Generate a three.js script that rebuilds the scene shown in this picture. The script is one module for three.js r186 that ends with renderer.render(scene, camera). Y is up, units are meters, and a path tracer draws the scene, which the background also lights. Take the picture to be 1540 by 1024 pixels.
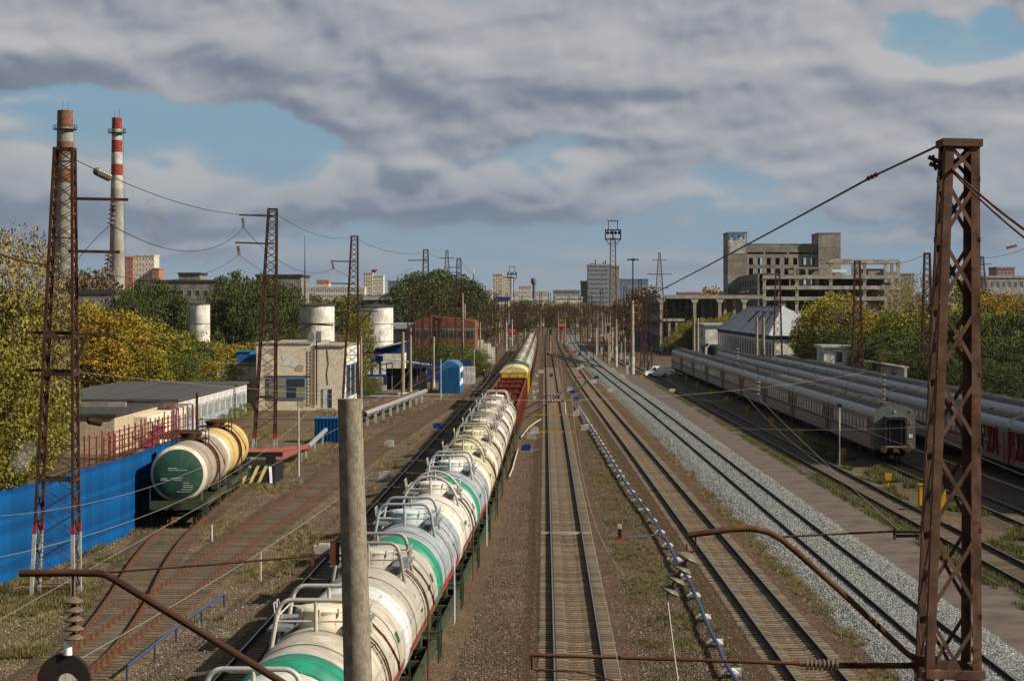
import * as THREE from 'three';
import { MarchingCubes } from 'three/addons/objects/MarchingCubes.js';

// ---------- camera, sky, sun, exposure ----------
const F = 3300, EYE = 11.6, VX = 820, VY = 460;              // lens length in picture units, eye height above the rails
const scene = new THREE.Scene();
const camera = new THREE.PerspectiveCamera(2 * Math.atan(512 / F) * 180 / Math.PI, 1540 / 1024, 0.5, 12000);
camera.position.set(0, EYE, 0); camera.lookAt(0, EYE, -100);
camera.setViewOffset(1540, 1024, 770 - VX, 512 - VY, 1540, 1024);
const SUN_AZ = 72 * Math.PI / 180, SUN_EL = 35 * Math.PI / 180;
const sunDir = new THREE.Vector3(Math.sin(SUN_AZ) * Math.cos(SUN_EL), Math.sin(SUN_EL), Math.cos(SUN_AZ) * Math.cos(SUN_EL));
const sun = new THREE.DirectionalLight(new THREE.Color(1, 0.91, 0.77), 5.0);
sun.position.set(0, 0, -150).addScaledVector(sunDir, 500); sun.target.position.set(0, 0, -150);
sun.castShadow = true; sun.shadow.mapSize.set(4096, 4096); sun.shadow.radius = 1;
Object.assign(sun.shadow.camera, { left: -220, right: 220, top: 220, bottom: -220, near: 1, far: 1200 });
scene.add(sun, sun.target);
const renderer = new THREE.WebGLRenderer({ antialias: true });
renderer.setSize(1540, 1024); renderer.shadowMap.enabled = true; renderer.shadowMap.type = THREE.PCFSoftShadowMap;
renderer.toneMapping = THREE.LinearToneMapping; renderer.toneMappingExposure = 1.95;

// ---------- numbers ----------
let seed_ = 12345;
const seedRnd = s => { seed_ = s >>> 0; };
const rnd = () => { seed_ = (seed_ + 0x6D2B79F5) >>> 0; let t = seed_; t = Math.imul(t ^ (t >>> 15), t | 1); t ^= t + Math.imul(t ^ (t >>> 7), t | 61); return ((t ^ (t >>> 14)) >>> 0) / 4294967296; };
const rr = (a, b) => a + (b - a) * rnd();
const pick = a => a[Math.floor(rnd() * a.length)];
const hash2 = (x, y, s = 0) => { let h = Math.imul(x | 0, 374761393) + Math.imul(y | 0, 668265263) + Math.imul(s | 0, 1274126177); h = Math.imul(h ^ (h >>> 13), 1274126177); return ((h ^ (h >>> 16)) >>> 0) / 4294967296; };
const sm = t => t * t * (3 - 2 * t), lerp = (a, b, t) => a + (b - a) * t, clamp = (v, a = 0, b = 1) => v < a ? a : v > b ? b : v;
const step = (a, b, v) => sm(clamp((v - a) / (b - a)));
const vnoise = (x, y, s = 0, per = 0) => {
  const xi = Math.floor(x), yi = Math.floor(y), u = sm(x - xi), v = sm(y - yi), m = per ? (n => ((n % per) + per) % per) : (n => n);
  return lerp(lerp(hash2(m(xi), m(yi), s), hash2(m(xi + 1), m(yi), s), u), lerp(hash2(m(xi), m(yi + 1), s), hash2(m(xi + 1), m(yi + 1), s), u), v);
};
const fbm = (x, y, o = 4, s = 0, per = 0) => { let a = 0.5, t = 0, n = 0; for (let i = 0; i < o; i++) { t += a * vnoise(x, y, s + i * 17, per); n += a; x *= 2; y *= 2; per *= 2; a *= 0.53; } return t / n; };

// ---------- sky: broken autumn cumulus over pale blue, laid out by direction in degrees ----------
{
  const Wd = 4096, Hd = 2048, d = new Float32Array(Wd * Hd * 4), LUM = 0.488;
  const lin = (r, g, b) => [r, g, b].map(c => LUM * Math.pow(c / 255, 2.2));
  const blueLow = lin(138, 160, 178), blueHigh = lin(130, 164, 184), zen = lin(96, 142, 184);
  const lit = lin(186, 187, 189), body = lin(147, 154, 165), dark = lin(112, 122, 141), haze = lin(132, 149, 166);
  // billowing noise: rounded heads on the upper octaves
  const puff = (x, y, o, s) => { let a = 0.5, t = 0, n = 0; for (let i = 0; i < o; i++) { const v = vnoise(x, y, s + i * 17); t += a * (i > 1 ? lerp(v, 1 - Math.abs(2 * v - 1), 0.5) : v); n += a; const q = x * 0.8 - y * 0.6; y = (x * 0.6 + y * 0.8) * 2.03; x = q * 2.03; a *= 0.53; } return t / n; };
  // openings in the cloud: [azimuth, elevation, half width, half height, strength]
  const gaps = [[-9.4, 4.25, 3.3, 0.62, 0.34], [-12.8, 5.1, 2.4, 0.22, 0.26], [-7.4, 3.75, 1.5, 0.5, 0.3], [10.9, 6.85, 2.1, 0.42, 0.32], [-1.0, 3.75, 2.6, 0.26, 0.16], [9.2, 2.35, 2.4, 0.2, 0.16], [2.5, 2.0, 3, 0.25, 0.12], [-8.6, 2.3, 2.6, 0.25, 0.14]];
  const heaps = [[-12.2, 3.3, 2.2, 0.8, 0.16], [-2.6, 3.0, 3.2, 0.55, 0.14], [-10, 6.6, 5, 0.9, 0.16], [4, 5.6, 9, 1.4, 0.14], [0, 6.9, 9, 0.8, 0.1]];
  const density = (az, el, wx, wy, o) => {
    const sx = 0.36, E = 7.4 * Math.log(1 + Math.max(el, 0) / 4);
    let c = 0.62 * puff(az * sx * 0.42 + wx * 0.2 + 40.3, E * 0.5 + wy * 0.2 + 7, 3, 21) + 0.5 * puff(az * sx + wx * 0.22 + 3, E * 1.0 + wy * 0.22, o, 33) - 0.47;
    for (const [ga, ge, gw, gh, gs] of gaps) { const u = (az - ga + wx * 1.6 + (c - 0.1) * 5) / gw, v = (el - ge + wy * 0.9 + (c - 0.1) * 2.6) / gh, q = u * u + v * v; if (q < 9) c -= gs * Math.exp(-q * q * 0.5); }
    for (const [ga, ge, gw, gh, gs] of heaps) { const u = (az - ga) / gw, v = (el - ge) / gh, q = u * u + v * v; if (q < 9) c += gs * Math.exp(-q); }
    return c + 0.045 - 0.03 * (1 - step(3.2, 4.6, el)) + 0.05 * step(5, 6, el) * (1 - step(9, 14, el));
  };
  for (let j = 0; j < Hd; j++) {
    const el = ((j + 0.5) / Hd - 0.5) * 180;
    for (let i = 0; i < Wd; i++) {
      const k = (j * Wd + i) * 4;
      if (el > 24 && ((i & 3) || (j & 3)) && (((j & ~3) + 0.5) / Hd - 0.5) * 180 > 24) { const q = (((j & ~3)) * Wd + (i & ~3)) * 4; d[k] = d[q]; d[k + 1] = d[q + 1]; d[k + 2] = d[q + 2]; d[k + 3] = 1; continue; }
      if (el < -0.2) { d[k] = haze[0] * 0.5; d[k + 1] = haze[1] * 0.48; d[k + 2] = haze[2] * 0.45; d[k + 3] = 1; continue; }
      let az = ((i + 0.5) / Wd - 0.25) * 360; if (az > 180) az -= 360;
      const hi = el > 24, e = hi ? el * 0.35 + 16 : el, A = hi ? az * 0.4 : az, wx = (fbm(A * 0.3 + 9, e * 0.7, 3, 5) - 0.5) * 2, wy = (fbm(A * 0.3 + 31, e * 0.7, 3, 8) - 0.5) * 2, o = el < 12 ? 7 : 4;
      const c = density(A, e, wx, wy, o), cs = el < 12 ? density(A + 0.22, e + 0.26, wx, wy, 5) : c;
      const a = step(-0.015, 0.075, c), thin = step(-0.12, 0.02, c) * 0.3, thick = clamp(c * 3.4);
      const face = clamp(0.5 + (c - cs) * 4.6), band = fbm(A * 0.2 + 70, e * 0.75 + wx * 0.4, 4, 61);
      const b = clamp((face - 0.5) * 1.15 + (1 - thick) * 0.34 + (band - 0.5) * 1.1 + 0.22), dk = clamp((0.5 - face) * 1.1 + thick * 0.4 - 0.02 - (band - 0.5) * 1.0);
      const t = step(0.3, 7, el), t2 = step(9, 70, el), hz = Math.exp(-Math.max(el, 0) / 1.1) * 0.8, far = clamp(0.72 - el * 0.15);
      for (let q = 0; q < 3; q++) {
        const sky = lerp(lerp(blueLow[q], blueHigh[q], t), zen[q], t2);
        let cl = lerp(lerp(body[q], dark[q], dk), lit[q], b); cl = lerp(cl, haze[q] * 0.92, far);
        d[k + q] = lerp(lerp(sky, cl, Math.max(a, thin)), haze[q] * 0.94, hz);
      }
      d[k + 3] = 1;
    }
  }
  const t = new THREE.DataTexture(d, Wd, Hd, THREE.RGBAFormat, THREE.FloatType);
  t.mapping = THREE.EquirectangularReflectionMapping; t.magFilter = THREE.LinearFilter; t.minFilter = THREE.LinearFilter; t.needsUpdate = true;
  scene.background = t; scene.environment = t;
}
scene.fog = new THREE.FogExp2(new THREE.Color(0.66, 0.74, 0.84), 0.000014);

// ---------- textures and materials ----------
function dataTex(n, fn, rep = 1, srgb = true) {
  const d = new Uint8Array(n * n * 4);
  for (let j = 0; j < n; j++) for (let i = 0; i < n; i++) { const c = fn(i, j, n), k = (j * n + i) * 4; d[k] = c[0]; d[k + 1] = c[1]; d[k + 2] = c[2]; d[k + 3] = 255; }
  const t = new THREE.DataTexture(d, n, n, THREE.RGBAFormat); t.wrapS = t.wrapT = THREE.RepeatWrapping; t.magFilter = THREE.LinearFilter; t.minFilter = THREE.LinearMipmapLinearFilter; t.generateMipmaps = true;
  if (srgb) t.colorSpace = THREE.SRGBColorSpace; t.repeat.set(rep, rep); t.needsUpdate = true; return t;
}
const again = (t, rx, ry = rx) => { const c = t.clone(); c.repeat.set(rx, ry); c.needsUpdate = true; return c; };
// loose stones: nearest of jittered seeds gives each stone its own tone
function stoneCells(n, cell) {
  const m = n / cell, out = new Float32Array(n * n * 2);
  for (let j = 0; j < n; j++) for (let i = 0; i < n; i++) {
    const ci = Math.floor(i / cell), cj = Math.floor(j / cell); let f1 = 9e9, f2 = 9e9, id = 0;
    for (let b = -1; b <= 1; b++) for (let a = -1; a <= 1; a++) {
      const x = ((ci + a) % m + m) % m, y = ((cj + b) % m + m) % m;
      const dx = (ci + a + hash2(x, y, 1)) * cell - i, dy = (cj + b + hash2(x, y, 2)) * cell - j, q = dx * dx + dy * dy;
      if (q < f1) { f2 = f1; f1 = q; id = hash2(x, y, 3); } else if (q < f2) f2 = q;
    }
    out[(j * n + i) * 2] = id; out[(j * n + i) * 2 + 1] = Math.sqrt(f2) - Math.sqrt(f1);
  }
  return out;
}
const SC = stoneCells(1024, 4);
const stoneMix = (tones, gap) => (i, j, n) => {
  const k = (j * n + i) * 2, id = SC[k], e = clamp(SC[k + 1] / 1.6), t = tones[Math.floor(id * tones.length * 0.999)], w = 0.82 + 0.36 * fbm(i / 128, j / 128, 5, 3, 8);
  const g = lerp(gap, 1, e) * w * (0.85 + 0.3 * ((id * 57.3) % 1)); return [clamp(t[0] * g, 0, 255), clamp(t[1] * g, 0, 255), clamp(t[2] * g, 0, 255)];
};
const brownTones = [[142, 124, 102], [120, 104, 86], [164, 148, 126], [106, 92, 80], [190, 176, 154], [136, 108, 84], [118, 112, 104], [98, 84, 70], [150, 130, 106]];
const greyTones = [[178, 180, 178], [150, 153, 154], [205, 206, 203], [128, 132, 136], [188, 182, 172], [165, 170, 172], [226, 226, 222], [116, 120, 124]];
const texGravel = dataTex(1024, stoneMix(brownTones, 1));
const texBallast = dataTex(1024, stoneMix(greyTones, 1));
const texStoneBump = dataTex(1024, (i, j, n) => { const v = clamp(SC[(j * n + i) * 2 + 1] / 2.4) * 200 + SC[(j * n + i) * 2] * 55; return [v, v, v]; }, 1, false);
const texDirt = dataTex(512, (i, j) => { const v = 0.74 + 0.36 * (fbm(i / 64, j / 64, 6, 7, 8) - 0.5) + 0.22 * (hash2(i, j, 4) - 0.5), r = fbm(i / 40 + 3, j / 40, 4, 13, 0) - 0.5; return [clamp(v + r * 0.1) * 255, clamp(v) * 255, clamp(v - r * 0.1) * 255]; });
// painted steel: grime, run marks along v, rust flecks
const texPaint = dataTex(512, (i, j) => {
  const a = fbm(i / 64, j / 64, 5, 17, 8), run = fbm(j / 8, i / 128, 4, 27, 64), fl = hash2(i >> 1, j >> 1, 9);
  let v = 0.86 + 0.28 * (a - 0.5) - 0.3 * step(0.62, 0.85, run) * a; const rust = step(0.66, 0.78, fbm(i / 20, j / 28, 5, 41, 0) * 0.85 + fl * 0.12);
  v += (fl - 0.5) * 0.05; return [lerp(v, 0.52, rust * 0.75) * 255, lerp(v, 0.36, rust * 0.75) * 255, lerp(v * 0.98, 0.25, rust * 0.75) * 255].map(x => clamp(x, 0, 255));
});
const texConcrete = dataTex(512, (i, j) => { const v = 0.78 + 0.4 * (fbm(i / 100, j / 100, 6, 57, 0) - 0.5) + 0.25 * (fbm(i / 6, j / 60, 3, 71, 0) - 0.5) + 0.14 * (hash2(i, j, 14) - 0.5); return [v * 255, v * 250, v * 240].map(x => clamp(x, 0, 255)); });
const texAggregate = dataTex(512, (i, j) => { const h = hash2(i, j, 24), h2 = vnoise(i / 3, j / 3, 35); let v = 0.6 + 0.3 * (fbm(i / 40, j / 40, 4, 91) - 0.5) + (h2 > 0.78 ? 0.3 * h : 0) - (h2 < 0.2 ? 0.2 : 0); return [v * 255, v * 244, v * 225].map(x => clamp(x, 0, 255)); });
// old limewashed brickwork seen from far: mottle of bare and washed faces
const texBrick = dataTex(512, (i, j) => {
  const row = Math.floor(j / 6), col = Math.floor((i + (row & 1) * 8) / 16), h = hash2(col % 32, row % 86, 5), joint = (j % 6 < 1 || (i + (row & 1) * 8) % 16 < 1) ? 0.86 : 1, w = fbm(i / 90, j / 90, 5, 3, 0);
  const bare = h > 0.9 - 0.22 * step(0.5, 0.75, w) ? 1 : 0, v = (0.82 + 0.22 * (w - 0.5) + 0.1 * (h - 0.5)) * joint;
  return [v * 255, v * lerp(0.955, 0.86, bare) * 255, v * lerp(0.86, 0.7, bare) * 255].map(x => clamp(x * (bare ? 0.8 : 1), 0, 255));
});
const texRust = dataTex(256, (i, j) => { const v = 0.7 + 0.6 * (fbm(i / 30, j / 30, 6, 67, 0) - 0.5) + 0.12 * (hash2(i, j, 6) - 0.5), r = fbm(i / 16, j / 16, 4, 43, 0); return [v * 255, v * lerp(0.86, 0.97, r) * 255, v * lerp(0.78, 0.98, r) * 255].map(x => clamp(x, 0, 255)); });
const texFabricless = texDirt;

function mat(rgb, rough = 0.85, metal = 0, map = null, o = {}) {
  const m = new THREE.MeshPhysicalMaterial({ color: new THREE.Color().setRGB(...rgb.map(c => c * 0.74)), roughness: rough, metalness: metal, specularIntensity: rough >= 0.6 ? 0.18 : 0.6, side: THREE.DoubleSide, ...o });
  if (map) m.map = map; return m;
}
const dirtM = again(texDirt, 0.25), rustM = again(texRust, 0.5), concM = again(texConcrete, 0.2), paintM = again(texPaint, 0.2), brickM = again(texBrick, 0.25), aggM = again(texAggregate, 1.1);
const M = {
  rust: mat([0.20, 0.105, 0.062], 0.85, 0.1, rustM), rustDark: mat([0.13, 0.075, 0.05], 0.85, 0.1, rustM), rustMast: mat([0.12, 0.072, 0.052], 0.85, 0.1, rustM),
  railSide: mat([0.07, 0.045, 0.034], 0.8, 0.2, rustM), railTop: mat([0.24, 0.23, 0.23], 0.4, 0.8), railOld: mat([0.22, 0.125, 0.07], 0.7, 0.3, rustM),
  sleeper: mat([0.42, 0.35, 0.25], 0.95, 0, dirtM), sleeperWood: mat([0.10, 0.075, 0.052], 0.95, 0, dirtM), sleeperGrey: mat([0.42, 0.42, 0.40], 0.95, 0, dirtM), clip: mat([0.09, 0.06, 0.045], 0.8, 0.3),
  concrete: mat([0.46, 0.43, 0.38], 0.95, 0, concM), concreteDark: mat([0.33, 0.31, 0.28], 0.95, 0, concM), aggregate: mat([0.60, 0.57, 0.51], 0.95, 0, aggM, { bumpMap: aggM, bumpScale: 0.004 }), poleConcrete: mat([0.45, 0.39, 0.31], 0.95, 0, concM),
  white: mat([0.92, 0.90, 0.87], 0.8, 0, dirtM), whiteWall: mat([0.98, 0.97, 0.94], 0.9, 0, concM), offWhite: mat([0.66, 0.64, 0.58], 0.85, 0, dirtM), brick: mat([1.06, 1.03, 1.0], 0.95, 0, brickM), brickGrey: mat([0.66, 0.61, 0.53], 0.95, 0, brickM), brickRed: mat([0.30, 0.13, 0.085], 0.95, 0, dirtM),
  blueFence: mat([0.003, 0.105, 0.33], 0.65, 0, again(texDirt, 0.6)), blueLight: mat([0.03, 0.22, 0.50], 0.7, 0, dirtM), blueDark: mat([0.015, 0.055, 0.30], 0.7, 0, dirtM), bluePipe: mat([0.05, 0.10, 0.27], 0.55, 0.1, dirtM), blueFrame: mat([0.10, 0.19, 0.34], 0.7),
  roofFelt: mat([0.13, 0.125, 0.125], 0.95, 0, dirtM), roofZinc: mat([0.60, 0.63, 0.63], 0.55, 0.2, dirtM), roofDark: mat([0.085, 0.08, 0.078], 0.95, 0, dirtM),
  redPaint: mat([0.50, 0.045, 0.035], 0.7, 0, dirtM), pinkRed: mat([0.32, 0.07, 0.075], 0.75, 0, dirtM), redBright: mat([0.75, 0.05, 0.03], 0.5), yellow: mat([0.72, 0.43, 0.03], 0.65, 0, dirtM), yellowPale: mat([0.72, 0.60, 0.20], 0.7, 0, dirtM),
  black: mat([0.018, 0.018, 0.019], 0.85), iron: mat([0.045, 0.042, 0.04], 0.8, 0.2, dirtM), under: mat([0.03, 0.028, 0.026], 0.9, 0, dirtM), greenFrame: mat([0.075, 0.10, 0.06], 0.8, 0, dirtM),
  glass: mat([0.03, 0.035, 0.045], 0.12, 0), glassPale: mat([0.20, 0.22, 0.22], 0.15), glassTank: mat([0.06, 0.05, 0.04], 0.2), ceramic: mat([0.115, 0.10, 0.07], 0.35, 0), ceramicDark: mat([0.13, 0.09, 0.06], 0.2), ceramicWhite: mat([0.75, 0.74, 0.70], 0.25),
  wire: mat([0.045, 0.042, 0.04], 0.6, 0.4), wirePale: mat([0.30, 0.28, 0.25], 0.6, 0.4), galv: mat([0.42, 0.44, 0.45], 0.6, 0.5, dirtM), galvPipe: mat([0.48, 0.50, 0.50], 0.6, 0.3, dirtM), pipeRed: mat([0.38, 0.10, 0.085], 0.75, 0, dirtM),
  bark: mat([0.16, 0.13, 0.10], 0.95, 0, dirtM), barkPale: mat([0.36, 0.33, 0.27], 0.95, 0, dirtM), asphalt: mat([0.15, 0.125, 0.108], 0.95, 0, dirtM), earthPile: mat([0.36, 0.20, 0.14], 0.95, 0, dirtM),
};
const leafMat = new THREE.MeshPhysicalMaterial({ vertexColors: true, roughness: 0.8, specularIntensity: 0.25, side: THREE.DoubleSide, transmission: 0.2, thickness: 0 });

// ---------- mesh collector ----------
const V = (x, y, z) => new THREE.Vector3(x, y, z);
const at = (px, py, Z) => V((px - VX) * Z / F, EYE - (py - VY) * Z / F, -Z);      // a sight line's point at a known distance Z
const gnd = (px, py) => at(px, py, EYE * F / (py - VY));
class MB {
  constructor() { this.p = []; this.n = []; this.u = []; this.i = []; this.c = null; }
  vert(x, y, z, nx, ny, nz, u, v) { this.p.push(x, y, z); this.n.push(nx, ny, nz); this.u.push(u, v); return this.p.length / 3 - 1; }
  quad(a, b, c, d, off = 0) {
    const e1 = V().subVectors(b, a), e2 = V().subVectors(d, a), n = V().crossVectors(e1, e2).normalize(), w = e1.length(), h = e2.length(), o = this.p.length / 3;
    this.vert(a.x, a.y, a.z, n.x, n.y, n.z, off, off); this.vert(b.x, b.y, b.z, n.x, n.y, n.z, off + w, off); this.vert(c.x, c.y, c.z, n.x, n.y, n.z, off + w, off + h); this.vert(d.x, d.y, d.z, n.x, n.y, n.z, off, off + h);
    this.i.push(o, o + 1, o + 2, o, o + 2, o + 3); return this;
  }
  tri(a, b, c) { const n = V().crossVectors(V().subVectors(b, a), V().subVectors(c, a)).normalize(), o = this.p.length / 3, e = V().subVectors(b, a).length(); for (const [q, u, v] of [[a, 0, 0], [b, e, 0], [c, e / 2, V().subVectors(c, a).length()]]) this.vert(q.x, q.y, q.z, n.x, n.y, n.z, u, v); this.i.push(o, o + 1, o + 2); return this; }
  hexa(P, off = 0) { const q = [[0, 1, 2, 3], [7, 6, 5, 4], [4, 5, 1, 0], [5, 6, 2, 1], [6, 7, 3, 2], [7, 4, 0, 3]]; for (const [a, b, c, d] of q) this.quad(P[a], P[b], P[c], P[d], off); return this; }   // 0-3 front (z+), 4-7 back
  box(cx, cy, cz, sx, sy, sz, ry = 0) {
    const P = []; const c = Math.cos(ry), s = Math.sin(ry);
    for (const z of [sz / 2, -sz / 2]) for (const [x, y] of [[-sx / 2, -sy / 2], [sx / 2, -sy / 2], [sx / 2, sy / 2], [-sx / 2, sy / 2]]) P.push(V(cx + x * c + z * s, cy + y, cz - x * s + z * c));
    return this.hexa(P, (cx * 7.3 + cz * 3.1 + cy) % 5);
  }
  bar(a, b, w, h = w, roll = V(0, 1, 0)) {
    const d = V().subVectors(b, a).normalize(); let r = roll; if (Math.abs(d.dot(r)) > 0.97) r = V(0, 0, 1);
    const x = V().crossVectors(r, d).normalize().multiplyScalar(w / 2), y = V().crossVectors(d, x).normalize().multiplyScalar(h / 2), P = [];
    for (const q of [b, a]) for (const [i, j] of [[-1, -1], [1, -1], [1, 1], [-1, 1]]) P.push(q.clone().addScaledVector(x, i).addScaledVector(y, j));
    return this.hexa(P, (a.x * 3 + a.y) % 5);
  }
  cyl(a, b, r0, r1 = r0, n = 12, caps = true) {
    const d = V().subVectors(b, a), L = d.length(); d.normalize(); const ref = Math.abs(d.y) > 0.9 ? V(1, 0, 0) : V(0, 1, 0), x = V().crossVectors(d, ref).normalize(), y = V().crossVectors(d, x), o = this.p.length / 3;
    for (let k = 0; k <= n; k++) { const t = k / n * Math.PI * 2, c = Math.cos(t), s = Math.sin(t), nx = V().addScaledVector(x, c).addScaledVector(y, s);
      this.vert(a.x + nx.x * r0, a.y + nx.y * r0, a.z + nx.z * r0, nx.x, nx.y, nx.z, k / n * 6.28 * r0, 0); this.vert(b.x + nx.x * r1, b.y + nx.y * r1, b.z + nx.z * r1, nx.x, nx.y, nx.z, k / n * 6.28 * r0, L); }
    for (let k = 0; k < n; k++) { const q = o + k * 2; this.i.push(q, q + 2, q + 3, q, q + 3, q + 1); }
    if (caps) for (const [q, r, sg] of [[a, r0, -1], [b, r1, 1]]) { if (r < 1e-4) continue; const m = this.vert(q.x, q.y, q.z, d.x * sg, d.y * sg, d.z * sg, 0, 0);
      for (let k = 0; k <= n; k++) { const t = k / n * Math.PI * 2, nx = V().addScaledVector(x, Math.cos(t)).addScaledVector(y, Math.sin(t)); this.vert(q.x + nx.x * r, q.y + nx.y * r, q.z + nx.z * r, d.x * sg, d.y * sg, d.z * sg, Math.cos(t) * r, Math.sin(t) * r); }
      for (let k = 0; k < n; k++) sg > 0 ? this.i.push(m, m + 1 + k, m + 2 + k) : this.i.push(m, m + 2 + k, m + 1 + k); }
    return this;
  }
  tube(pts, r, n = 6) {
    const ring = []; let x = null;
    for (let k = 0; k < pts.length; k++) {
      const d = V().subVectors(pts[Math.min(k + 1, pts.length - 1)], pts[Math.max(k - 1, 0)]).normalize();
      if (!x) x = V().crossVectors(d, Math.abs(d.y) > 0.9 ? V(1, 0, 0) : V(0, 1, 0)).normalize(); else x.addScaledVector(d, -x.dot(d)).normalize();
      const y = V().crossVectors(d, x), o = this.p.length / 3; ring.push(o);
      for (let j = 0; j <= n; j++) { const t = j / n * Math.PI * 2, q = V().addScaledVector(x, Math.cos(t)).addScaledVector(y, Math.sin(t)); this.vert(pts[k].x + q.x * r, pts[k].y + q.y * r, pts[k].z + q.z * r, q.x, q.y, q.z, j / n * 6.28 * r, k * 0.3); }
    }
    for (let k = 0; k + 1 < ring.length; k++) for (let j = 0; j < n; j++) { const a = ring[k] + j, b = ring[k + 1] + j; this.i.push(a, b + 1, b, a, a + 1, b + 1); }
    return this;
  }
  // surface of turning about the local z axis: profile [[z, r], ...], angle range, axis at (cx, cy)
  turnZ(prof, cx, cy, n = 36, a0 = 0, a1 = Math.PI * 2) {
    const m = prof.length, o = this.p.length / 3;
    for (let k = 0; k <= n; k++) { const t = a0 + (a1 - a0) * k / n, c = Math.cos(t), s = Math.sin(t);
      for (let q = 0; q < m; q++) { const [z, r] = prof[q], [za, ra] = prof[Math.max(q - 1, 0)], [zb, rb] = prof[Math.min(q + 1, m - 1)]; let nz = -(rb - ra), nr = zb - za; const l = Math.hypot(nz, nr) || 1; nz /= l; nr /= l; if (nr < 0 || (Math.abs(nr) < 1e-6 && false)) { nr = -nr; nz = -nz; }
        this.vert(cx + c * r, cy + s * r, z, c * nr, s * nr, nz, t * 1.5, z); } }
    for (let k = 0; k < n; k++) for (let q = 0; q + 1 < m; q++) { const a = o + k * m + q; this.i.push(a, a + m, a + m + 1, a, a + m + 1, a + 1); }
    return this;
  }
  lathe(prof, cx, cz, n = 20) {       // profile [[y, r], ...] about a vertical axis
    const m = prof.length, o = this.p.length / 3;
    for (let k = 0; k <= n; k++) { const t = Math.PI * 2 * k / n, c = Math.cos(t), s = Math.sin(t);
      for (let q = 0; q < m; q++) { const [y, r] = prof[q], [ya, ra] = prof[Math.max(q - 1, 0)], [yb, rb] = prof[Math.min(q + 1, m - 1)]; let ny = -(rb - ra), nr = yb - ya; const l = Math.hypot(ny, nr) || 1; this.vert(cx + c * r, y, cz + s * r, c * nr / l, ny / l, s * nr / l, t * Math.max(r, 0.2), y); } }
    for (let k = 0; k < n; k++) for (let q = 0; q + 1 < m; q++) { const a = o + k * m + q; this.i.push(a, a + 1, a + m + 1, a, a + m + 1, a + m); }
    return this;
  }
  // constant section [[x, y], ...] run along local z from z0 to z1, flat shaded
  run(sec, z0, z1, closed = true, caps = false) {
    const m = sec.length; let u = 0;
    for (let q = 0; q < (closed ? m : m - 1); q++) { const [x0, y0] = sec[q], [x1, y1] = sec[(q + 1) % m]; this.quad(V(x0, y0, z1), V(x1, y1, z1), V(x1, y1, z0), V(x0, y0, z0), u); u += Math.hypot(x1 - x0, y1 - y0); }
    if (caps) { const sh = THREE.ShapeUtils.triangulateShape(sec.map(([x, y]) => new THREE.Vector2(x, y)), []); for (const z of [z0, z1]) for (const [a, b, c] of sh) this.tri(V(...sec[a], z), V(...sec[b], z), V(...sec[c], z)); }
    return this;
  }
  geo() { const g = new THREE.BufferGeometry(); g.setAttribute('position', new THREE.Float32BufferAttribute(this.p, 3)); g.setAttribute('normal', new THREE.Float32BufferAttribute(this.n, 3)); g.setAttribute('uv', new THREE.Float32BufferAttribute(this.u, 2)); if (this.c) g.setAttribute('color', new THREE.Float32BufferAttribute(this.c, 3)); g.setIndex(this.i); return g; }
  build(name, m, parent) { return mesh(name, this.geo(), m, parent); }
}
const mb = () => new MB();
const used = {};
function numbered(n) { if (!(n in used)) { used[n] = 0; return n; } used[n]++; return n + '_' + String(used[n]).padStart(3, '0'); }
function mesh(name, g, m, parent) { const o = new THREE.Mesh(g, m); o.name = parent ? name : numbered(name); o.castShadow = o.receiveShadow = true; (parent || scene).add(o); return o; }
function tag(o, label, category, group) { o.userData.label = label; o.userData.category = category; if (group) o.userData.group = group; return o; }
function struct(o) { o.userData.kind = 'structure'; return o; }
function stuff(o, label, category) { o.userData.kind = 'stuff'; if (label) { o.userData.label = label; o.userData.category = category; } return o; }
function thing(name, label, category, pos = V(0, 0, 0), turn = 0, group) { const o = new THREE.Group(); o.name = numbered(name); o.position.copy(pos); o.rotation.y = turn; scene.add(o); return tag(o, label, category, group); }
function dup(src, label, pos, turn = 0, group) { const c = src.clone(); c.userData = { ...src.userData }; c.name = numbered(src.name.replace(/_\d{3}$/, '')); if (pos) c.position.copy(pos); c.rotation.y = turn; scene.add(c); if (label) c.userData.label = label; if (group) c.userData.group = group; return c; }
const ORD = ['first', 'second', 'third', 'fourth', 'fifth', 'sixth', 'seventh', 'eighth', 'ninth', 'tenth', 'eleventh', 'twelfth', 'thirteenth', 'fourteenth', 'fifteenth', 'sixteenth', 'seventeenth', 'eighteenth', 'nineteenth', 'twentieth', 'twenty first', 'twenty second', 'twenty third', 'twenty fourth', 'twenty fifth', 'twenty sixth'];
// ---------- lines of the tracks: x as a function of distance ----------
function spline(pts) { return Z => { let k = 0; while (k < pts.length - 2 && Z > pts[k + 1][0]) k++; const [z0, x0] = pts[k], [z1, x1] = pts[k + 1], m = (i) => i <= 0 ? (pts[1][1] - pts[0][1]) / (pts[1][0] - pts[0][0]) : i >= pts.length - 1 ? (pts[i][1] - pts[i - 1][1]) / (pts[i][0] - pts[i - 1][0]) : (pts[i + 1][1] - pts[i - 1][1]) / (pts[i + 1][0] - pts[i - 1][0]); const h = z1 - z0, t = clamp((Z - z0) / h), t2 = t * t, t3 = t2 * t; return (2 * t3 - 3 * t2 + 1) * x0 + (t3 - 2 * t2 + t) * h * m(k) + (-2 * t3 + 3 * t2) * x1 + (t3 - t2) * h * m(k + 1); }; }
const T0 = spline([[20, -5.7], [50, -5.2], [68, -4.85], [85, -4.5], [102, -4.2], [120, -4.05], [150, -3.95], [195, -3.75], [273, -3.55], [400, -3.4], [600, -3.5], [1600, -5]]);
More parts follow.
